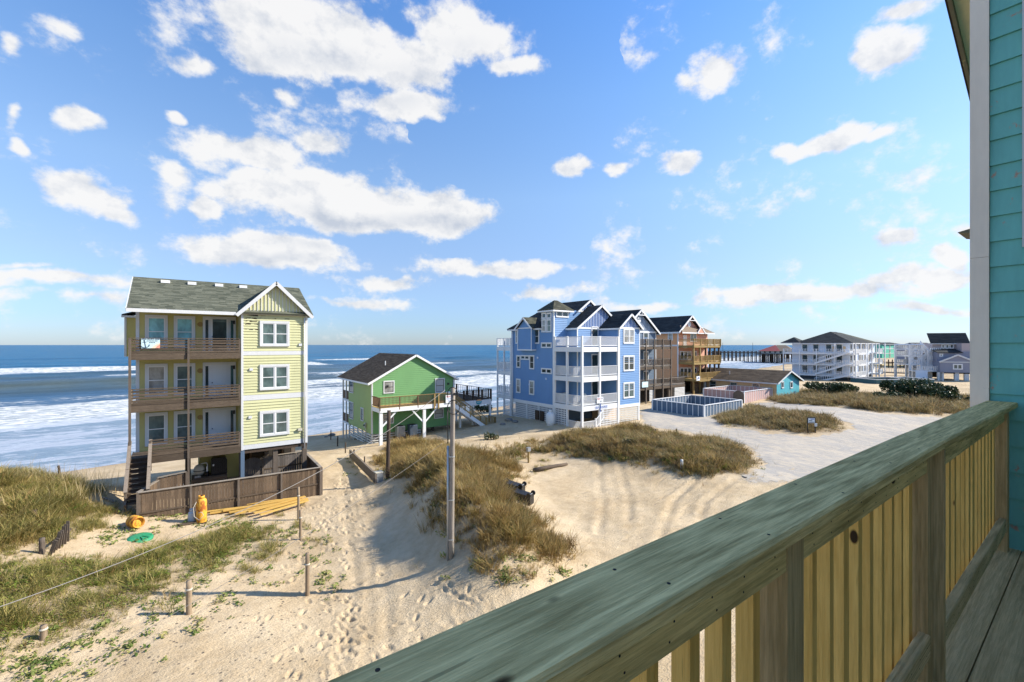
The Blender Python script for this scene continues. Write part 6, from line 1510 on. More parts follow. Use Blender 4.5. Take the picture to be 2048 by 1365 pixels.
def pier():
    D = 285
    t = thing('fishing_pier', 'long dark timber fishing pier on many pilings running out over the surf', 'pier', (200, 150, SEA))
    p0 = atD(1660, 700, 275); p1 = atD(1300, 700, 300); zt = 3.9
    a = Vector((p0.x, p0.y, zt)); b = Vector((p1.x, p1.y, zt))
    MB().beam(a, b, 3.4, .5).build('pier_deck', M['dark_wood'], t)
    nrm = (b - a).cross(Vector((0, 0, 1))).normalized()
    for s in (-1.6, 1.6): MB().beam(a + nrm * s + Vector((0, 0, 1.0)), b + nrm * s + Vector((0, 0, 1.0)), .1, .12).build('pier_rail', M['dark_wood'], t)
    n = 46
    for i in range(n + 1):
        f = i / n; p = a.lerp(b, f); e = .6 if f > .3 else .45
        for s in (-1.5, 1.5):
            q = p + nrm * s; MB().beam((q.x + random.uniform(-.3, .3), q.y, SEA - 2), (q.x, q.y, zt + 1.0), .42, .42).build('piling', M['dark_wood'], t)
        if i % 2: MB().beam(p + nrm * 1.5 + Vector((0, 0, -1)), p - nrm * 1.5 + Vector((0, 0, -3.4)), .15, .2).build('brace', M['dark_wood'], t)
    for px in (1445.5, 1505.5):
        q = atD(px, 697, 296); MB().tube([(q.x, q.y, zt), (q.x, q.y, zt + 6.5)], .1, 6).build('lamp_post', M['dark_wood'], t)
    h = thing('pier_house', 'red roofed pier house standing on pilings at the foot of the pier', 'house', (230, 110, 3))
    q0 = atD(1522, 708, 272); q1 = atD(1586, 708, 262); d = (q1 - q0); d.z = 0; L = d.length; d.normalize(); nn = Vector((-d.y, d.x, 0))
    def P(u, v, z): w = Vector((q0.x, q0.y, 0)) + d * u + nn * v; return (w.x, w.y, z)
    zf = 3.7; za = 5.6; zr = 8.9; W = 14
    mb = MB(); mb.add([P(0, 0, zf), P(L, 0, zf), P(L, W, zf), P(0, W, zf), P(0, 0, za), P(L, 0, za), P(L, W, za), P(0, W, za)], [(0, 3, 2, 1), (4, 5, 6, 7), (0, 1, 5, 4), (1, 2, 6, 5), (2, 3, 7, 6), (3, 0, 4, 7)]); mb.build('wall', M['white_worn'], h)
    mb = MB(); r = 6
    mb.add([P(-1.5, -1.5, za - .4), P(L * .62, -1.5, za - .4), P(L * .62, W + 1, za - .4), P(-1.5, W + 1, za - .4), P(L * .42, W * .4, zr)], [(0, 1, 4), (1, 2, 4), (2, 3, 4), (3, 0, 4)]); mb.build('roof', M['red_roof'], h)
    mb = MB(); mb.add([P(L * .55, -1.2, za - .3), P(L + 1, -1.2, za - .3), P(L + 1, W + 1, za - .3), P(L * .55, W + 1, za - .3), P(L * .45, W * .4, zr - .1), P(L * .75, W * .4, zr - .1)], [(0, 1, 5, 4), (1, 2, 5), (2, 3, 4, 5)]); mb.build('roof', M['tan_roof'], h)
    for u in np.linspace(.5, L + 12, 12):
        for v in (.5, W * .5, W): 
            x, y, z = P(u, v, zf); MB().beam((x, y, -3), (x, y, zf), .5, .5).build('piling', M['dark_wood'], h)
    x0 = P(-2, -1.4, zf - .3); x1 = P(L + 16, -1.4, zf - .3); MB().beam(x0, x1, 4, .5).build('platform', M['dark_wood'], h)
    for i in range(5):
        x, y, z = P(2 + i * L / 6, -.06, zf + .9); MB().beam((x, y, z - .6), (x, y, z + .6), 1.0, .1, tuple(nn)).build('window', M['pane'], h)
pier()

def far_bits():
    # walled pool in front of the stair tower
    t, p, X, Z, ang = turned('dark_pool_wall', 'low dark green pool wall with pale cap before the white stair tower', 'pool wall', 1752, 770, 98, -34)
    Y0 = p.y
    for a, b, y in ((1752, 1872, Y0), (1756, 1874, Y0 + 7)):
        n = 14
        for i in range(n): board('panel', t, X(a) + (X(b) - X(a)) * i / n + .02, X(a) + (X(b) - X(a)) * (i + 1) / n - .02, y, y + .1, Z(776), Z(760.5), M['pool_green'])
        board('cap', t, X(a), X(b), y - .1, y + .2, Z(760.5), Z(759), M['trim'])
    for x in (X(1752), X(1836), X(1872)): board('panel', t, x, x + .1, Y0 + .1, Y0 + 7, Z(772), Z(761), M['pool_green']); board('cap', t, x - .1, x + .2, Y0 + .2, Y0 + 7, Z(760.5), Z(759), M['trim'])
    t.rotation_euler.z = R(ang)
    # beach access ramp with rails
    t = thing('beach_walkway', 'grey railed boardwalk crossing the sand before the white stair tower', 'boardwalk', (150, 34, .5))
    a = atD(1760, 745, 128); b = atD(1822, 745, 122)
    z = max(hz(a.x, a.y), hz(b.x, b.y)) + .8
    MB().beam((a.x, a.y, z), (b.x, b.y, z), 1.5, .25).build('floor', M['grey_wood_x'], t); bal_rail(t, (a.x, a.y), (b.x, b.y), z, 1.1, M['trim'], .5, 3.0, M['grey_wood_z'], pw=.25, bw=.1)
    a = atD(1762, 722, 165); b = atD(1824, 724, 160)
    t = thing('dune_walkway', 'dark raised boardwalk over the far dune below the mint house', 'boardwalk', (a.x, a.y, 2)); MB().beam((a.x, a.y, 2.6), (b.x, b.y, 2.4), 2.0, .4).build('floor', M['dark_wood'], t)
    for i in range(9):
        p = Vector(a).lerp(Vector(b), i / 8); MB().beam((p.x, p.y, -1), (p.x, p.y, 3.6), .3, .3).build('post', M['dark_wood'], t)
far_bits()

# ------------------------------------------------------------------ small things on the sand
def round_post(name, label, px, py, ptop, r, mat, lean=(0, 0), group=None, tie=True, sink=.35):
    g = gp(px, py); D = (g - Vector((0, 0, EYE))).dot(FWD); h = (py - ptop) / FPX * D
    t = thing(name, label, 'post', g, group)
    top = g + Vector((lean[0], lean[1], h))
    n = 6; pts = [g.lerp(top, f) - Vector((0, 0, sink * (1 - f))) for f in np.linspace(0, 1, n)]
    MB().tube(pts, r * 1.04, 14, r * .94).build('shaft', mat, t, True)
    if tie:
        q = g.lerp(top, .74); MB().lathe([(r * 1.1, -.03), (r * 1.22, 0), (r * 1.1, .03)], q, 12).build('rope_turns', M['rope'], t, True)
    return t, top, g
POSTS = []
for nm, lab, px, py, pt, r in (
    ('rope_post', 'round post with a white rope knot standing beside the long pole shadow', 615, 1192, 1107, .075),
    ('rope_post', 'stout round post at the edge of the green grass where the pole shadow ends', 378, 1228, 1162, .085),
    ('rope_post', 'thin round post rising before the ends of the yellow lumber', 601, 1080, 1021, .06),
    ('rope_post', 'weathered post with sand heaped at its foot close to the fence corner', 597, 1040, 975, .06),
    ('rope_post', 'short grey post sunk in the green grass near the bottom edge', 87, 1282, 1254, .085)):
    POSTS.append(round_post(nm, lab, px, py, pt, r, M['post_wood'], group='rope posts along the path'))
for lab, px, py, pt, r in (('dark stake on the beach path nearest the sea', 661.5, 880, 861, .05), ('short stake beside the beach path between two taller ones', 675, 893, 873, .06), ('leaning dark stake on the shaded path slope', 690.5, 907, 885.5, .05), ('rusty stake at the head of the timber wall', 707.5, 922, 900, .06), ('thin stake in the dry grass beside the timber wall', 728.5, 940, 914, .05)):
    round_post('path_stake', lab, px, py, pt, r, M['dark_wood'], (.03, .02), 'stakes along the beach path', False)
for lab, px, py, pt, r, ln in (('leaning black stump on the crest of the grassy dune', 122, 960, 931, .08, (-.14, 0)), ('square grey stump deep in the dune grass', 69, 1043, 1020, .09, (0, 0)), ('pale stump in the grass beside the broken fence panel', 84, 1108, 1077, .09, (0, 0)),
                            ('thin marker stake at the edge of the gravel lane', 1353, 866, 858, .07, (0, 0)), ('leaning twig stake before the white lattice', 1272, 862, 850, .05, (.1, 0)), ('second dark stake along the lane', 1311, 864, 858, .06, (0, 0))):
    round_post('wooden_stake', lab, px, py, pt, r, M['dark_wood'] if px < 130 and px != 84 else M['grey_wood_z'], ln, 'old stakes', False)
t, top, g = round_post('survey_post', 'square white topped marker post in the dry grass by the sand lot', 1363.5, 938, 920, .09, M['white_worn'], (0, 0), None, False)
t, top, g = round_post('meter_post', 'yellow post carrying a small dark box on the sandy patch of the dune', 1057, 926, 897, .07, M['ochre_rail'], (0, 0), None, False)
MB().box(top.x - .13, top.x + .13, top.y - .1, top.y + .1, top.z - .22, top.z + .06).build('box', M['steel'], t)

# utility pole
def utility_pole():
    g = gp(902, 1117); g.z -= .05; D = (g - Vector((0, 0, EYE))).dot(FWD)
    t = thing('utility_pole', 'tall grey wooden utility pole with a steel conduit up its side', 'utility pole', g)
    top = atD(906, 775, D * .995); top = Vector((g.x + (top.x - g.x), g.y + (top.y - g.y), top.z))
    pts = [g.lerp(top, f) - Vector((0, 0, .5 * (f == 0))) for f in np.linspace(0, 1, 9)]
    MB().tube(pts, .115, 20, .085).build('shaft', M['pole'], t, True)
    o = RGT * -.11 - FWD * .06; hc = (top.z - g.z) * .66
    MB().tube([g + o, g + o * .95 + Vector((0, 0, hc)) + (top - g) * Vector((0, 0, 0)).length], .05, 12).build('conduit', M['steel'], t, True)
    for f in (.12, .35, .6):
        MB().lathe([(.128, -.02), (.13, 0), (.128, .02)], g.lerp(top, f) + o * .2, 16).build('strap', M['steel'], t)
    # looping black cable at the top
    R_ = RGT
    def loop(c, rx, rz, a0=0, a1=2 * math.pi, n=22, off=.13): return [c + R_ * (rx * math.cos(a)) + Vector((0, 0, rz * math.sin(a))) - FWD * off for a in np.linspace(a0, a1, n)]
    c0 = top - Vector((0, 0, .75))
    MB().tube(loop(c0 + R_ * .04, .23, .27), .018, 8).build('cable_coil', M['cable_black'], t, True); MB().tube(loop(c0 + Vector((0, 0, .48)), .20, .28, -.3, 3.6), .016, 8).build('cable_coil', M['cable_black'], t, True)
    MB().tube([c0 - R_ * .2 - FWD * .1, c0 - R_ * .19 - Vector((0, 0, .8)) - FWD * .1, g + o * 1.0 + Vector((0, 0, hc + .1))], .02, 8).build('riser', M['cable_black'], t, True)
    MB().lathe([(.04, 0), (.05, .04), (.03, .1), (.045, .14)], top - Vector((0, 0, .2)) - R_ * .1 - FWD * .05, 10, tuple(-R_)).build('insulator', M['white'], t, True)
    MB().box(top.x - .05, top.x + .05, top.y - .2, top.y - .12, top.z - .3, top.z - .2).build('bracket', M['black'], t)
    return t, top, g, D
POLE, PTOP, PBASE, PD = utility_pole()
def cable(name, label, a, b, sag, r, mat, n=40):
    a = Vector(a); b = Vector(b); pts = [a.lerp(b, f) - Vector((0, 0, sag * 4 * f * (1 - f))) for f in np.linspace(0, 1, n)]
    o = MB().tube(pts, r, 7).build(name, mat, None, True, org=a); tag(o, label, 'cable')
    return o
PT = atD(895, 781, PD)
cable('service_cable', 'thick pale service cable sagging from the top of the utility pole across the path', PT - RGT * .1, atD(-260, 1300, 7.0), .75, .009, M['cable_grey'], 60)
cable('guy_wire', 'thin wire from low on the utility pole down across the path', atD(884, 888, PD), atD(40, 1400, 9.5), .25, .006, M['cable_grey'], 50)
t, top, g = round_post('service_pole', 'short dark brown pole standing in the grass near the green house', 775, 958, 822, .12, M['dark_wood'], (.12, .06), None, False)
def timber_wall():
    a = gp(700, 915); b = gp(752, 968)
    t = thing('retaining_wall', 'low wall of two weathered timbers holding back the dune beside the path', 'wall', a)
    for i in range(3):
        o = Vector((0, 0, .12 + .2 * i)); plank('timber', t, a + o, b + o, .12, .19, M['grey_wood_y'])
    c = b + Vector((.25, .25, 0)); u = thing('utility_box', 'small grey green utility box at the foot of the dark pole', 'utility box', c)
    MB().box(c.x - .22, c.x + .22, c.y - .2, c.y + .2, c.z - .2, c.z + .62).build('case', M['steel'], u); MB().box(c.x - .24, c.x + .24, c.y - .22, c.y + .22, c.z + .6, c.z + .66).build('lid', M['beige'], u); MB().box(c.x - .3, c.x - .22, c.y - .1, c.y + .0, c.z + .0, c.z + .3).build('latch', M['dark'], u)
timber_wall()

# gas tanks, lid, lumber, plank near the fence
def tanks():
    g = gp(403, 1046); x, y, z = g
    t = thing('upright_gas_tank', 'tall rust streaked yellow gas cylinder standing before the brown fence', 'gas tank', g)
    MB().lathe([(.17, -.05), (.215, .0), (.225, .08), (.225, 1.02), (.21, 1.12), (.15, 1.2), (.1, 1.22)], g, 24).build('shell', M['tank_rust'], t, True)
    MB().lathe([(.13, 1.2), (.135, 1.34), (.125, 1.34), (.12, 1.2)], g, 18).build('collar', M['tank_rust'], t, True); MB().lathe([(.03, 1.2), (.035, 1.34), (.05, 1.36)], g, 10).build('valve', M['dark'], t, True); MB().lathe([(.24, -.08), (.245, .06)], g, 20).build('foot_ring', M['dark_wood'], t)
    MB().tube([g + Vector((-.2, -.1, 1.1)), g + Vector((-.33, -.15, .85)), g + Vector((-.3, -.25, .45)), g + Vector((-.1, -.33, .25)), g + Vector((.08, -.33, .45)), g + Vector((0, -.33, .62)), g + Vector((-.14, -.3, .6))], .014, 6).build('hose', M['rope'], t, True)
    g = gp(384, 1045)
    t = thing('small_gas_tank', 'small grey gas cylinder at the side of the rusty yellow one', 'gas tank', g)
    MB().lathe([(.14, -.03), (.165, .02), (.17, .1), (.17, .42), (.15, .5), (.09, .55)], g, 20).build('shell', M['tank_grey'], t, True); MB().lathe([(.10, .53), (.105, .66), (.095, .66)], g, 14).build('collar', M['tank_grey'], t, True); MB().lathe([(.03, .52), (.035, .62)], g, 8).build('valve', M['dark'], t)
    g = gp(268, 1058); ax = Vector((.30, -.80, .10)).normalized(); c = g + Vector((-.1, .4, .24))
    t = thing('fallen_gas_tank', 'yellow gas cylinder lying on the sand left of the fence end post', 'gas tank', g)
    MB().lathe([(.1, -.05), (.19, .0), (.26, .08), (.265, .16), (.265, .62), (.25, .70), (.2, .72)], c, 24, ax).build('shell', M['tank_rust'], t, True); MB().lathe([(.22, .70), (.23, .84), (.215, .84), (.2, .70)], c, 20, ax).build('foot_ring', M['tank_rust'], t, True); MB().lathe([(.12, -.16), (.125, -.02)], c, 16, ax).build('collar', M['tank_rust'], t)
    g = gp(280, 1078)
    t = thing('septic_lid', 'round green plastic lid on the sand', 'lid', g)
    MB().lathe([(.46, -.05), (.47, .03), (.44, .07), (.3, .1), (.05, .115)], g, 28, (.05, -.12, 1)).build('cover', M['lid_green'], t, True); rb = MB()
    for i in range(10): a = i * math.pi / 5; rb.beam(g + Vector((.1 * math.cos(a), .1 * math.sin(a), .115)), g + Vector((.42 * math.cos(a), .42 * math.sin(a), .085)), .03, .02)
    rb.build('rib', M['lid_green'], t)
    # lumber
    random.seed(5)
    for i in range(9):
        f = i / 8
        a = gp(396 + 46 * (i % 3) + 4 * i, 1024 + 9 * f + (i % 3) * 3); b = gp(596 + random.uniform(-16, 22), 1000 + 11 * f); lift = .08 + .07 * (i % 3)
        h = a.lerp(b, .5); o = MB().beam(a + Vector((0, 0, lift)), b + Vector((0, 0, lift + .05)), .19, .045, (0, .0, 1)).build('lumber_plank', M['new_plank'], None, org=a)
        tag(o, 'long fresh yellow plank in the loose heap before the brown fence', 'plank', 'fresh planks by the fence')
    a, b = gp(357, 1054), gp(413, 1043)
    tag(MB().beam(a + Vector((0, 0, .05)), b + Vector((0, 0, .05)), .28, .06).build('grey_plank', M['grey_wood_x'], None, org=a), 'weathered grey plank lying under the two standing gas tanks', 'plank')
M['new_plank'] = wood('fresh_planks', (.66, .44, .13), (.52, .30, .07), 'x', 1, .7, tone=.25)
tanks()
def broken_panel():
    t = thing('broken_fence_panel', 'broken grey picket panel leaning in the sand at the edge of the dune grass', 'fence panel', gp(112, 1108))
    for i in range(7):
        f = i / 6; a = gp(97 + 38 * f, 1112 - 28 * f); D = (a - Vector((0, 0, EYE))).dot(FWD)
        top = atD(112 + 24 * f, 1080 - 38 * f + random.uniform(-4, 4), D); plank('picket', t, a - Vector((0, 0, .1)), top, .115, .025, M['grey_wood_z'], (.4, 1, .3))
    a = gp(100, 1108); b = gp(138, 1080); plank('rail', t, a + Vector((.05, .06, .35)), b + Vector((.05, .06, .4)), .04, .08, M['grey_wood_x'])
broken_panel()

# wheelie bins fallen against the grass
def bin_(label, px, py, ang, tilt):
    g = gp(px, py); t = thing('wheelie_bin', label, 'bin', g, 'black bins tipped over'); t.rotation_euler = (0, 0, 0)
    ca, sa = math.cos(ang), math.sin(ang)
    def P(u, v, w): return (g.x + u * ca - v * sa, g.y + u * sa + v * ca, g.z + w - .03)
    def frustum(m, u0, u1, v0, w0, h0, v1, w1, h1):
        m.add([P(u0, -v0, w0), P(u0, v0, w0), P(u0, v0, w0 + h0), P(u0, -v0, w0 + h0), P(u1, -v1, w1), P(u1, v1, w1), P(u1, v1, w1 + h1), P(u1, -v1, w1 + h1)], [(0, 1, 2, 3), (7, 6, 5, 4), (0, 4, 5, 1), (1, 5, 6, 2), (2, 6, 7, 3), (3, 7, 4, 0)]); return m
    frustum(MB(), 0, 1.0, .24, .10, .50, .31, .04, .66).build('body', M['black'], t)
    frustum(MB(), 1.0, 1.06, .34, .02, .70, .34, .02, .70).build('rim', M['black'], t)
    frustum(MB(), 1.06, 1.15, .33, .03, .68, .25, .12, .48).build('lid', M['black'], t)
    for s in (-1, 1):
        MB().lathe([(.13, -.03), (.13, .03)], P(.06, s * .27, .64), 14, (-sa * s, ca * s, 0)).build('wheel', M['cable_black'], t)
    MB().tube([P(.06, -.27, .64), P(.06, .27, .64)], .015, 6).build('axle', M['steel'], t)
    MB().tube([P(1.06, -.25, .74), P(1.16, -.25, .8), P(1.16, .25, .8), P(1.06, .25, .74)], .022, 6).build('handle', M['black'], t)
q = gp(1062, 1004)
bin_('black wheelie bin on its side at the grass edge, nearer to the open sand', 1064, 1012, math.atan2(RGT.y, RGT.x) + math.pi - .5, 0)
bin_('black wheelie bin on its side half hidden in grass behind the other bin', 1047, 993, math.atan2(RGT.y, RGT.x) + math.pi - .45, 0)
# drift log
a, b = gp(1068, 945), gp(1134, 931)
tag(MB().tube([a + Vector((0, 0, .1)), a.lerp(b, .3) + Vector((0, 0, .13)), a.lerp(b, .7) + Vector((0, 0, .1)), b + Vector((0, 0, .08))], .17, 12, .1).build('drift_log', M['grey_wood_x'], None, True, org=a), 'weathered log lying at the edge of the sand lot', 'log')
# real estate sign by the lane
def lane_sign():
    g = gp(1623, 866); u = RGT; D = (g - Vector((0, 0, EYE))).dot(FWD); k = D / FPX
    t = thing('lane_sign', 'black framed white board sign with a small hanging plate at the lane side', 'sign', g)
    def Q(dx, dz, f=0): return g + u * (dx * k) + Vector((0, 0, dz * k)) - FWD * f
    for dx in (-8, 7.5): MB().beam(Q(dx, -4), Q(dx, 30), .07, .07).build('post', M['black'], t)
    MB().beam(Q(-8, 30), Q(7.5, 30), .06, .07).build('top_bar', M['black'], t)
    def bd(nm, x0, x1, z0, z1, m, f=.02): MB().slab([Q(x0, z0, f), Q(x1, z0, f), Q(x1, z1, f), Q(x0, z1, f)], FWD * .02).build(nm, m, t)
    bd('board', -6.8, 6.2, 19.5, 29, M['sign_white']); bd('lettering', -5.5, 1, 24, 25, M['ink'], .045); bd('lettering', -2, 5, 26.6, 27.8, M['ink_blue'], .045); bd('lettering', -6, 5, 20.6, 21.8, M['ink'], .045)
    bd('rider_plate', 5.5, 10.5, 13, 19, M['sign_white'], .06); bd('rider_print', 6.5, 9.5, 14.5, 17, M['steel'], .085)
lane_sign()
def stair_debris():
    a, b = gp(205, 1000), gp(232, 1008); 
    tag(MB().beam(a + Vector((0, 0, .1)), b + Vector((0, 0, .1)), .12, .05).build('loose_board', M['silver_cap'], None, org=a), 'bleached loose board on the dune at the foot of the yellow house stairs', 'board')
    for k, (px, py, s) in enumerate(((664, 872, .5), (652, 875, .25), (1018, 842, .5), (1030, 845, .4), (1005, 850, .35))):
        g = gp(px, py); mb = MB().lathe([(.1, -.2), (.8, -.1), (.9, .2), (.6, .5), (.1, .62)], (0, 0, 0), 9)
        mb.v = [(g.x + s * x * random.uniform(.8, 1.2), g.y + s * y * random.uniform(.8, 1.2), g.z + s * z) for x, y, z in mb.v]
        tag(mb.build('beach_rock', M['rock'], None, True, org=g), ['rounded grey boulder on the beach behind the stakes', 'small dark rock beside the boulder on the beach', 'pale heaped rubble block by the blue house', 'second rubble block near the lattice', 'low rubble block nearer the green house steps'][k], 'rock')
stair_debris()

# ------------------------------------------------------------------ plants
def leaf_mat(name, cols, trans=.35, rough=.7):
    """foliage: cols from shade of the plant's own colours, mixed per blade and per tuft"""
    ma, nt, b, out = nodes(name); g = G(nt)
    r = g.obj_random(); t = g.attr('tint').outputs['Fac']; w = g.noise(g.pos(), .9, 4, .65)
    f = g.m('ADD', g.m('MULTIPLY', r, .35), g.m('ADD', g.m('MULTIPLY', t, .4), g.m('MULTIPLY', g.step(w, .3, .7), .35)), clamp=True)
    cr = g.n('ShaderNodeValToRGB'); g.L.new(f, cr.inputs[0]); e = cr.color_ramp.elements
    while len(e) < len(cols): e.new(.5)
    for i, c in enumerate(cols): e[i].position = .1 + .85 * i / (len(cols) - 1); e[i].color = c + (1,)
    g.L.new(cr.outputs[0], b.inputs['Base Color']); b.inputs['Roughness'].default_value = rough; b.inputs['Specular IOR Level'].default_value = .2
    tr = g.n('ShaderNodeBsdfTranslucent'); g.L.new(cr.outputs[0], tr.inputs[0]); mx = g.n('ShaderNodeMixShader'); mx.inputs[0].default_value = trans
    g.L.new(b.outputs[0], mx.inputs[1]); g.L.new(tr.outputs[0], mx.inputs[2]); g.L.new(mx.outputs[0], out.inputs[0]); return ma
M['gold_grass'] = leaf_mat('golden_dry_grass', [(.11, .065, .025), (.28, .18, .065), (.45, .32, .125), (.16, .14, .04), (.52, .40, .19)])
M['dune_grass'] = leaf_mat('yellow_green_dune_grass', [(.06, .075, .015), (.22, .205, .055), (.42, .335, .12), (.12, .14, .03), (.48, .39, .17)])
M['green_grass'] = leaf_mat('green_ground_growth', [(.04, .075, .012), (.10, .16, .02), (.18, .22, .04), (.33, .30, .08), (.07, .12, .02)])
M['brown_scrub'] = leaf_mat('brown_scrub', [(.10, .065, .035), (.22, .15, .07), (.34, .25, .12), (.15, .14, .05), (.40, .31, .17)])
M['straw'] = leaf_mat('bleached_stalks', [(.40, .30, .15), (.58, .47, .27), (.34, .25, .12)])
M['leafy'] = leaf_mat('small_round_leaves', [(.05, .09, .02), (.12, .18, .04), (.30, .32, .10), (.42, .36, .14)])
M['dark_leaf'] = leaf_mat('dark_evergreen_leaves', [(.012, .022, .01), (.03, .05, .02), (.06, .085, .035), (.02, .035, .015)], .15, .35)

LIB = bpy.data.collections.new('plant_library')
def tuft(kind, mat, n, h, spread_, lean, w, seed, leaves=0):
    r = np.random.default_rng(seed); mb = MB()
    for i in range(n):
        a = r.uniform(0, 2 * math.pi); d = spread_ * math.sqrt(r.uniform()); bx, by = d * math.cos(a), d * math.sin(a)
        hh = h * r.uniform(.45, 1.1); la = a + r.normal(0, .9); ln = lean * r.uniform(.3, 1.4) * hh
        wa = la + math.pi / 2; ww = w * r.uniform(.6, 1.3); px, py = math.cos(wa) * ww, math.sin(wa) * ww
        vs = []; k = 3
        for j in range(k):
            f = j / k; z = hh * (f - .18 * f * f * lean * 2) - .06; o = ln * f * f; q = 1 - .45 * f
            cx, cy = bx + math.cos(la) * o, by + math.sin(la) * o
            vs += [(cx - px * q, cy - py * q, z), (cx + px * q, cy + py * q, z)]
        vs.append((bx + math.cos(la) * ln, by + math.sin(la) * ln, hh * (1 - .36 * lean)))
        mb.add(vs, [(0, 1, 3, 2), (2, 3, 5, 4), (4, 5, 6)], r.uniform())
    for i in range(leaves):
        a = r.uniform(0, 2 * math.pi); d = spread_ * 1.3 * math.sqrt(r.uniform()); z = h * r.uniform(.05, .75) * (1 - .5 * d / spread_ / 1.3); s = r.uniform(.03, .06)
        c = Vector((d * math.cos(a), d * math.sin(a), z)); nrm = Vector((r.normal(0, .6), r.normal(0, .6), 1)).normalized(); u = nrm.orthogonal().normalized() * s; v = nrm.cross(u) * .7
        mb.add([c - u, c - v * .8, c + u, c + v * .8], [(0, 1, 2, 3)], r.uniform())
    me = mb.mesh('tuft', mat); o = bpy.data.objects.new('tuft_' + kind, me); return o
def library(kind, mat, count, n, h, spread_, lean, w, leaves=0):
    c = bpy.data.collections.new('tufts_' + kind)
    for i in range(count): c.objects.link(tuft(kind, mat, n, h, spread_, lean, w, hash(kind) % 1000 + i if False else sum(map(ord, kind)) * 7 + i, leaves))
    return c
def scatter(name, pts, coll, label=None):
    """pts: rows of x, y, z, size, turn, lean-x, lean-y"""
    pts = np.asarray(pts, float); me = bpy.data.meshes.new(name); me.vertices.add(len(pts)); me.vertices.foreach_set('co', pts[:, :3].astype(np.float32).ravel())
    a = me.attributes.new('size', 'FLOAT', 'POINT'); a.data.foreach_set('value', pts[:, 3].astype(np.float32))
    rot = np.stack([pts[:, 5], pts[:, 6], pts[:, 4]], -1); a = me.attributes.new('turn', 'FLOAT_VECTOR', 'POINT'); a.data.foreach_set('vector', rot.astype(np.float32).ravel())
    o = link(name, me); tag(o, label, None, None, 'stuff')
    ng = bpy.data.node_groups.new(name, 'GeometryNodeTree'); ng.interface.new_socket('Geometry', in_out='INPUT', socket_type='NodeSocketGeometry'); ng.interface.new_socket('Geometry', in_out='OUTPUT', socket_type='NodeSocketGeometry')
    N = ng.nodes; L = ng.links; gi = N.new('NodeGroupInput'); go = N.new('NodeGroupOutput'); ip = N.new('GeometryNodeInstanceOnPoints'); ci = N.new('GeometryNodeCollectionInfo')
    ci.inputs['Collection'].default_value = coll; ci.inputs['Separate Children'].default_value = True; ci.inputs['Reset Children'].default_value = True
    ip.inputs['Pick Instance'].default_value = True
    s = N.new('GeometryNodeInputNamedAttribute'); s.data_type = 'FLOAT'; s.inputs['Name'].default_value = 'size'
    r = N.new('GeometryNodeInputNamedAttribute'); r.data_type = 'FLOAT_VECTOR'; r.inputs['Name'].default_value = 'turn'
    L.new(gi.outputs[0], ip.inputs['Points']); L.new(ci.outputs[0], ip.inputs['Instance']); L.new(s.outputs['Attribute'], ip.inputs['Scale']); L.new(r.outputs['Attribute'], ip.inputs['Rotation']); L.new(ip.outputs[0], go.inputs[0])
    md = o.modifiers.new('plants', 'NODES'); md.node_group = ng; return o
def fill(poly, per_m2, edge=.5, seed=1, smin=.7, smax=1.25, gaps=.0, far=None, extra=None):
    r = np.random.default_rng(seed); P = np.array([(p[0], p[1]) for p in poly]); x0, y0 = P.min(0) - 1.2; x1, y1 = P.max(0) + 1.2
    x0 = max(x0, -22); n = int((x1 - x0) * (y1 - y0) * per_m2); x = r.uniform(x0, x1, n); y = r.uniform(y0, y1, n)
    sd = poly_sd(x, y, P) + fbm(x, y, 41, 3) * 1.7; keep = sd > np.abs(r.normal(0, edge * .55, n)) * r.choice([1, 1, -1], n) * 1.1
    if gaps: keep &= (fbm(x / 1.7, y / 1.7, 91, 3) > gaps - .5 + r.normal(0, .05, n))
    if extra is not None: keep &= extra(x, y, r)
    x, y, sd = x[keep], y[keep], sd[keep]; size = r.uniform(smin, smax, len(x)) * (.62 + .38 * np.clip(sd / 1.2, 0, 1)) * (.62 + 1.15 * (vnoise(x / 1.1, y / 1.1, 71) - .22))
    return np.stack([x, y, height(x, y), size, r.uniform(0, 6.28, len(x)), r.normal(.0, .16, len(x)), r.normal(0, .16, len(x))], -1)

L_gold = library('gold', M['gold_grass'], 6, 36, .62, .22, .8, .010)
L_dune = library('dune', M['dune_grass'], 6, 36, .60, .24, .9, .010)
L_green = library('green', M['green_grass'], 5, 22, .34, .24, .8, .010, 34)
L_scrub = library('scrub', M['brown_scrub'], 5, 34, .62, .34, .7, .014, 26)
L_straw = library('straw', M['straw'], 4, 5, 1.35, .22, .35, .007)
L_leafy = library('leafy', M['leafy'], 4, 3, .16, .12, .7, .006, 16)
L_reed = library('reed', M['gold_grass'], 5, 7, 1.0, .20, .6, .008)
P_ = GRASS
scatter('dune_grass', np.concatenate([fill(P_['dune'], 17, seed=2, smin=.75, smax=1.35, gaps=.22), fill(P_['green'], 13, seed=3, smin=.55, smax=1.1, gaps=.24)]), L_dune, 'yellow green grass over the seaward dune')
scatter('green_cover', np.concatenate([fill(P_['green'], 12, seed=4, smin=.6, smax=1.2, gaps=.27), fill(P_['dune'], 3.2, seed=5, smin=.9, smax=1.4, gaps=.5), fill(P_['mid'], 2.6, seed=6, smin=.9, smax=1.4, gaps=.42), fill(P_['blue'], 2.0, seed=7, smin=1, smax=1.6, gaps=.45)]), L_green, 'low green growth on the sand')
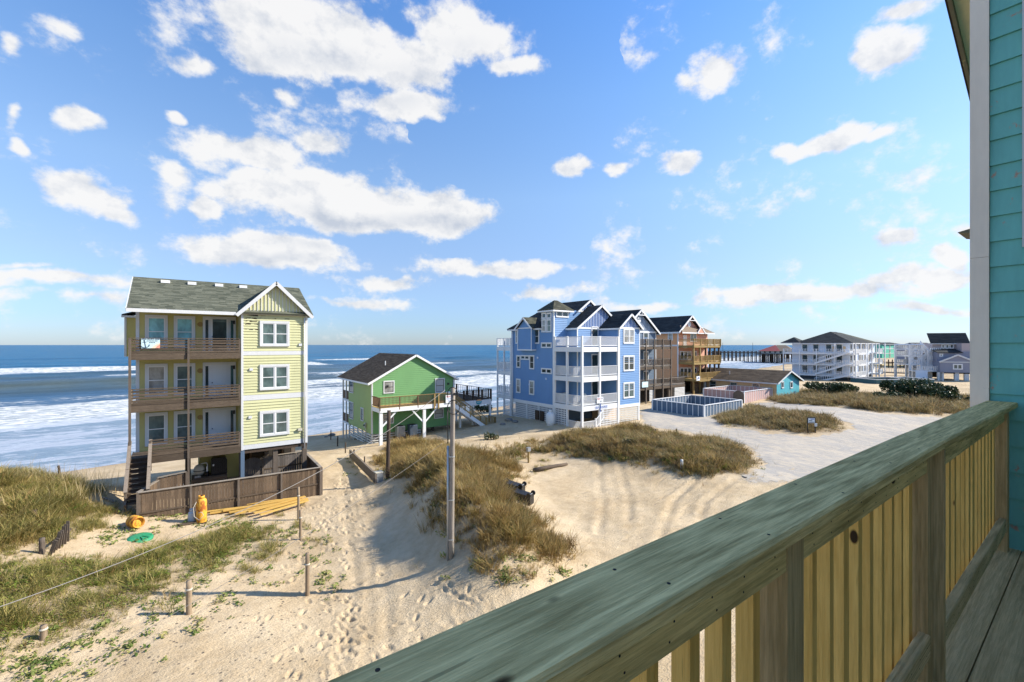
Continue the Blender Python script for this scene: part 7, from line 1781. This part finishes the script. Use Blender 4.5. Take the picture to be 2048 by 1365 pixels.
scatter('golden_grass', np.concatenate([fill(P_['mid'], 19, seed=8, smin=.8, smax=1.5, gaps=.30, extra=lambda x, y, r: (np.hypot((x - 20.6) / 2.2, (y - 26.3) / 2.0) > 1) | (r.uniform(0, 1, len(x)) < .12)),
                                        fill(P_['blue'], 8, seed=9, smin=.7, smax=1.35, gaps=.28), fill(P_['green'], 3.0, seed=10, smin=.5, smax=.9, gaps=.42), fill(P_['dune'], 4, seed=16, smin=.9, smax=1.3, gaps=.45)]), L_gold, 'golden dry grass on the middle dune')
scatter('brown_scrub', np.concatenate([fill(P_['blue'], 6, seed=11, smin=.7, smax=1.3, gaps=.28), fill(P_['strip'], 5.5, seed=12, smin=.8, smax=1.5, gaps=.2), fill(P_['band'], 4.0, seed=13, smin=.9, smax=1.9, gaps=.18), fill(P_['mid'], 2, seed=14, smin=.8, smax=1.2, gaps=.45)]), L_scrub, 'low brown scrub beside the lane')
scatter('tall_grass_blades', np.concatenate([fill(P_['mid'], 6, seed=51, smin=.7, smax=1.15, edge=1.2), fill(P_['dune'], 4, seed=52, smin=.7, smax=1.2, edge=1.2), fill(P_['blue'], 2.5, seed=53, smin=.7, smax=1.1, edge=1.2), fill(P_['strip'], 1.2, seed=54, edge=1.0), fill(P_['green'], 1.2, seed=55, smin=.5, smax=.8, edge=1.5)]), L_reed, 'tall bent blades standing above the dune grass')
def stalks():
    out = []; r = np.random.default_rng(21)
    for px, py, sx, sy, n in ((140, 962, 70, 10, 46), (60, 955, 60, 8, 26), (215, 985, 28, 16, 22), (20, 950, 40, 6, 14), (870, 900, 40, 12, 20), (1020, 890, 60, 10, 14), (900, 1000, 40, 60, 26), (1440, 880, 50, 8, 14), (170, 1000, 50, 20, 24)):
        for i in range(n):
            q = gp(px + r.normal(0, sx * .6), py + r.normal(0, sy * .6) + 4); out.append((q.x, q.y, q.z, r.uniform(.6, 1.15), r.uniform(0, 6.28), r.normal(0, .1), r.normal(0, .1)))
    scatter('sea_oats', out, L_straw, 'tall bleached stalks on the dune crest')
stalks()
def seedlings():
    out = []; r = np.random.default_rng(22)
    for px, py, sx, sy, n in ((640, 1140, 22, 24, 30), (585, 1068, 26, 10, 24), (480, 1155, 70, 22, 26), (520, 1090, 50, 18, 18), (330, 1225, 60, 26, 34), (200, 1290, 70, 26, 40), (70, 1330, 60, 30, 60), (430, 1050, 50, 8, 50), (330, 1030, 30, 8, 40), (250, 1070, 40, 12, 40), (400, 1130, 60, 20, 26), (1040, 1140, 60, 20, 40), (700, 930, 12, 20, 10)):
        for i in range(n):
            q = gp(px + r.normal(0, sx), py + r.normal(0, sy)); out.append((q.x, q.y, q.z, r.uniform(.6, 1.5), r.uniform(0, 6.28), 0, 0))
    scatter('beach_seedlings', out, L_leafy, 'small leafy seedlings on open sand')
    out = []
    for px, py, n, sz in ((600, 1010, 5, .5), (628, 1085, 8, .5), (545, 1100, 14, .75), (500, 1140, 10, .6), (440, 1020, 26, .55), (470, 1032, 14, .4), (605, 1052, 10, .5), (560, 1024, 8, .45), (525, 1120, 12, .6), (350, 1030, 10, .4), (1010, 975, 8, .6), (1078, 940, 12, .5), (1090, 925, 10, .5), (1470, 845, 10, .7), (190, 1055, 16, .7)):
        for i in range(n):
            q = gp(px + r.normal(0, 11), py + r.normal(0, 5)); out.append((q.x, q.y, q.z, sz * r.uniform(.7, 1.3), r.uniform(0, 6.28), r.normal(0, .15), r.normal(0, .15)))
    scatter('grass_tufts', out, L_dune, 'single grass tufts on the sand')
seedlings()

def shrub(label, px, py, w, h, d, seed, mat='dark_leaf', n=3600, s=.15):
    r = np.random.default_rng(seed); g = gp(px, py); D = (g - Vector((0, 0, EYE))).dot(FWD)
    t = thing('beach_shrub', label, 'shrub', g, 'wind clipped shrubs beyond the lane')
    st = MB()
    for i in range(7):
        a = r.uniform(0, 6.28); u = r.uniform(-.4, .4); b = g + RGT * (u * w) - Vector((0, 0, .2)); e = b + RGT * (math.cos(a) * .25 * w) + Vector((0, 0, h * .75)) + FWD * (math.sin(a) * .3)
        st.tube([b, b.lerp(e, .5) + Vector((0, 0, .1)), e], .06, 6, .02)
    st.build('stem', M['dark_wood'], t)
    lobes = [(r.uniform(-.42, .42), r.uniform(-.35, .35), r.uniform(.25, .62), r.uniform(.16, .30)) for _ in range(11)]
    mb = MB()
    for i in range(n):
        lx, ly, lz, lr = lobes[i % len(lobes)]; v = Vector(r.normal(0, 1, 3)).normalized() * (r.uniform(.35, 1.0) ** .5)
        c = g + RGT * ((lx + v.x * lr * .8) * w) + FWD * ((ly + v.y * lr) * d) + Vector((0, 0, max(.02, (lz + v.z * lr * 1.15) * h)))
        nrm = (v + Vector(r.normal(0, .7, 3))).normalized(); u = nrm.orthogonal().normalized() * s * r.uniform(.6, 1.3); q = nrm.cross(u) * .6
        mb.add([c - u, c - q, c + u * 1.1, c + q], [(0, 1, 2, 3)], r.uniform())
    mb.build('crown', M[mat], t)
shrub('dark evergreen shrub spreading before the pale blue house', 1672, 790, 7.4, 2.4, 3.5, 31)
shrub('smaller dark shrub at the seaward end of the hedge near the turquoise gable', 1640, 780, 4.5, 1.3, 2.5, 32, n=1500)
shrub('tallest dark shrub of the clump in front of the low green pool wall', 1812, 797, 6.2, 3.6, 3.5, 33)
shrub('broad dark shrub joined to the tallest one, in front of the lilac grey house', 1862, 801, 6.6, 3.1, 3.5, 34)
shrub('low dark shrub trailing from the tallest one down to the lane side', 1782, 803, 4.6, 1.7, 2.5, 35, n=1400)
shrub('small dark shrub against the white corner board', 1915, 808, 5.0, 2.0, 2.5, 36, n=1400)
shrub('bushy brown shrub in the dry grass before the blue house', 1262, 893, 1.5, .9, 1.2, 37, 'brown_scrub', 900, .07)
shrub('dark twiggy bush on the sand between the green house steps and the blue house lattice', 985, 880, 1.5, .8, 1.1, 38, 'dark_leaf', 700, .07)
shrub('low dark bush at the beach edge behind the green house side deck', 968, 826, 3.2, 1.6, 2.4, 39, 'dark_leaf', 1200, .11)
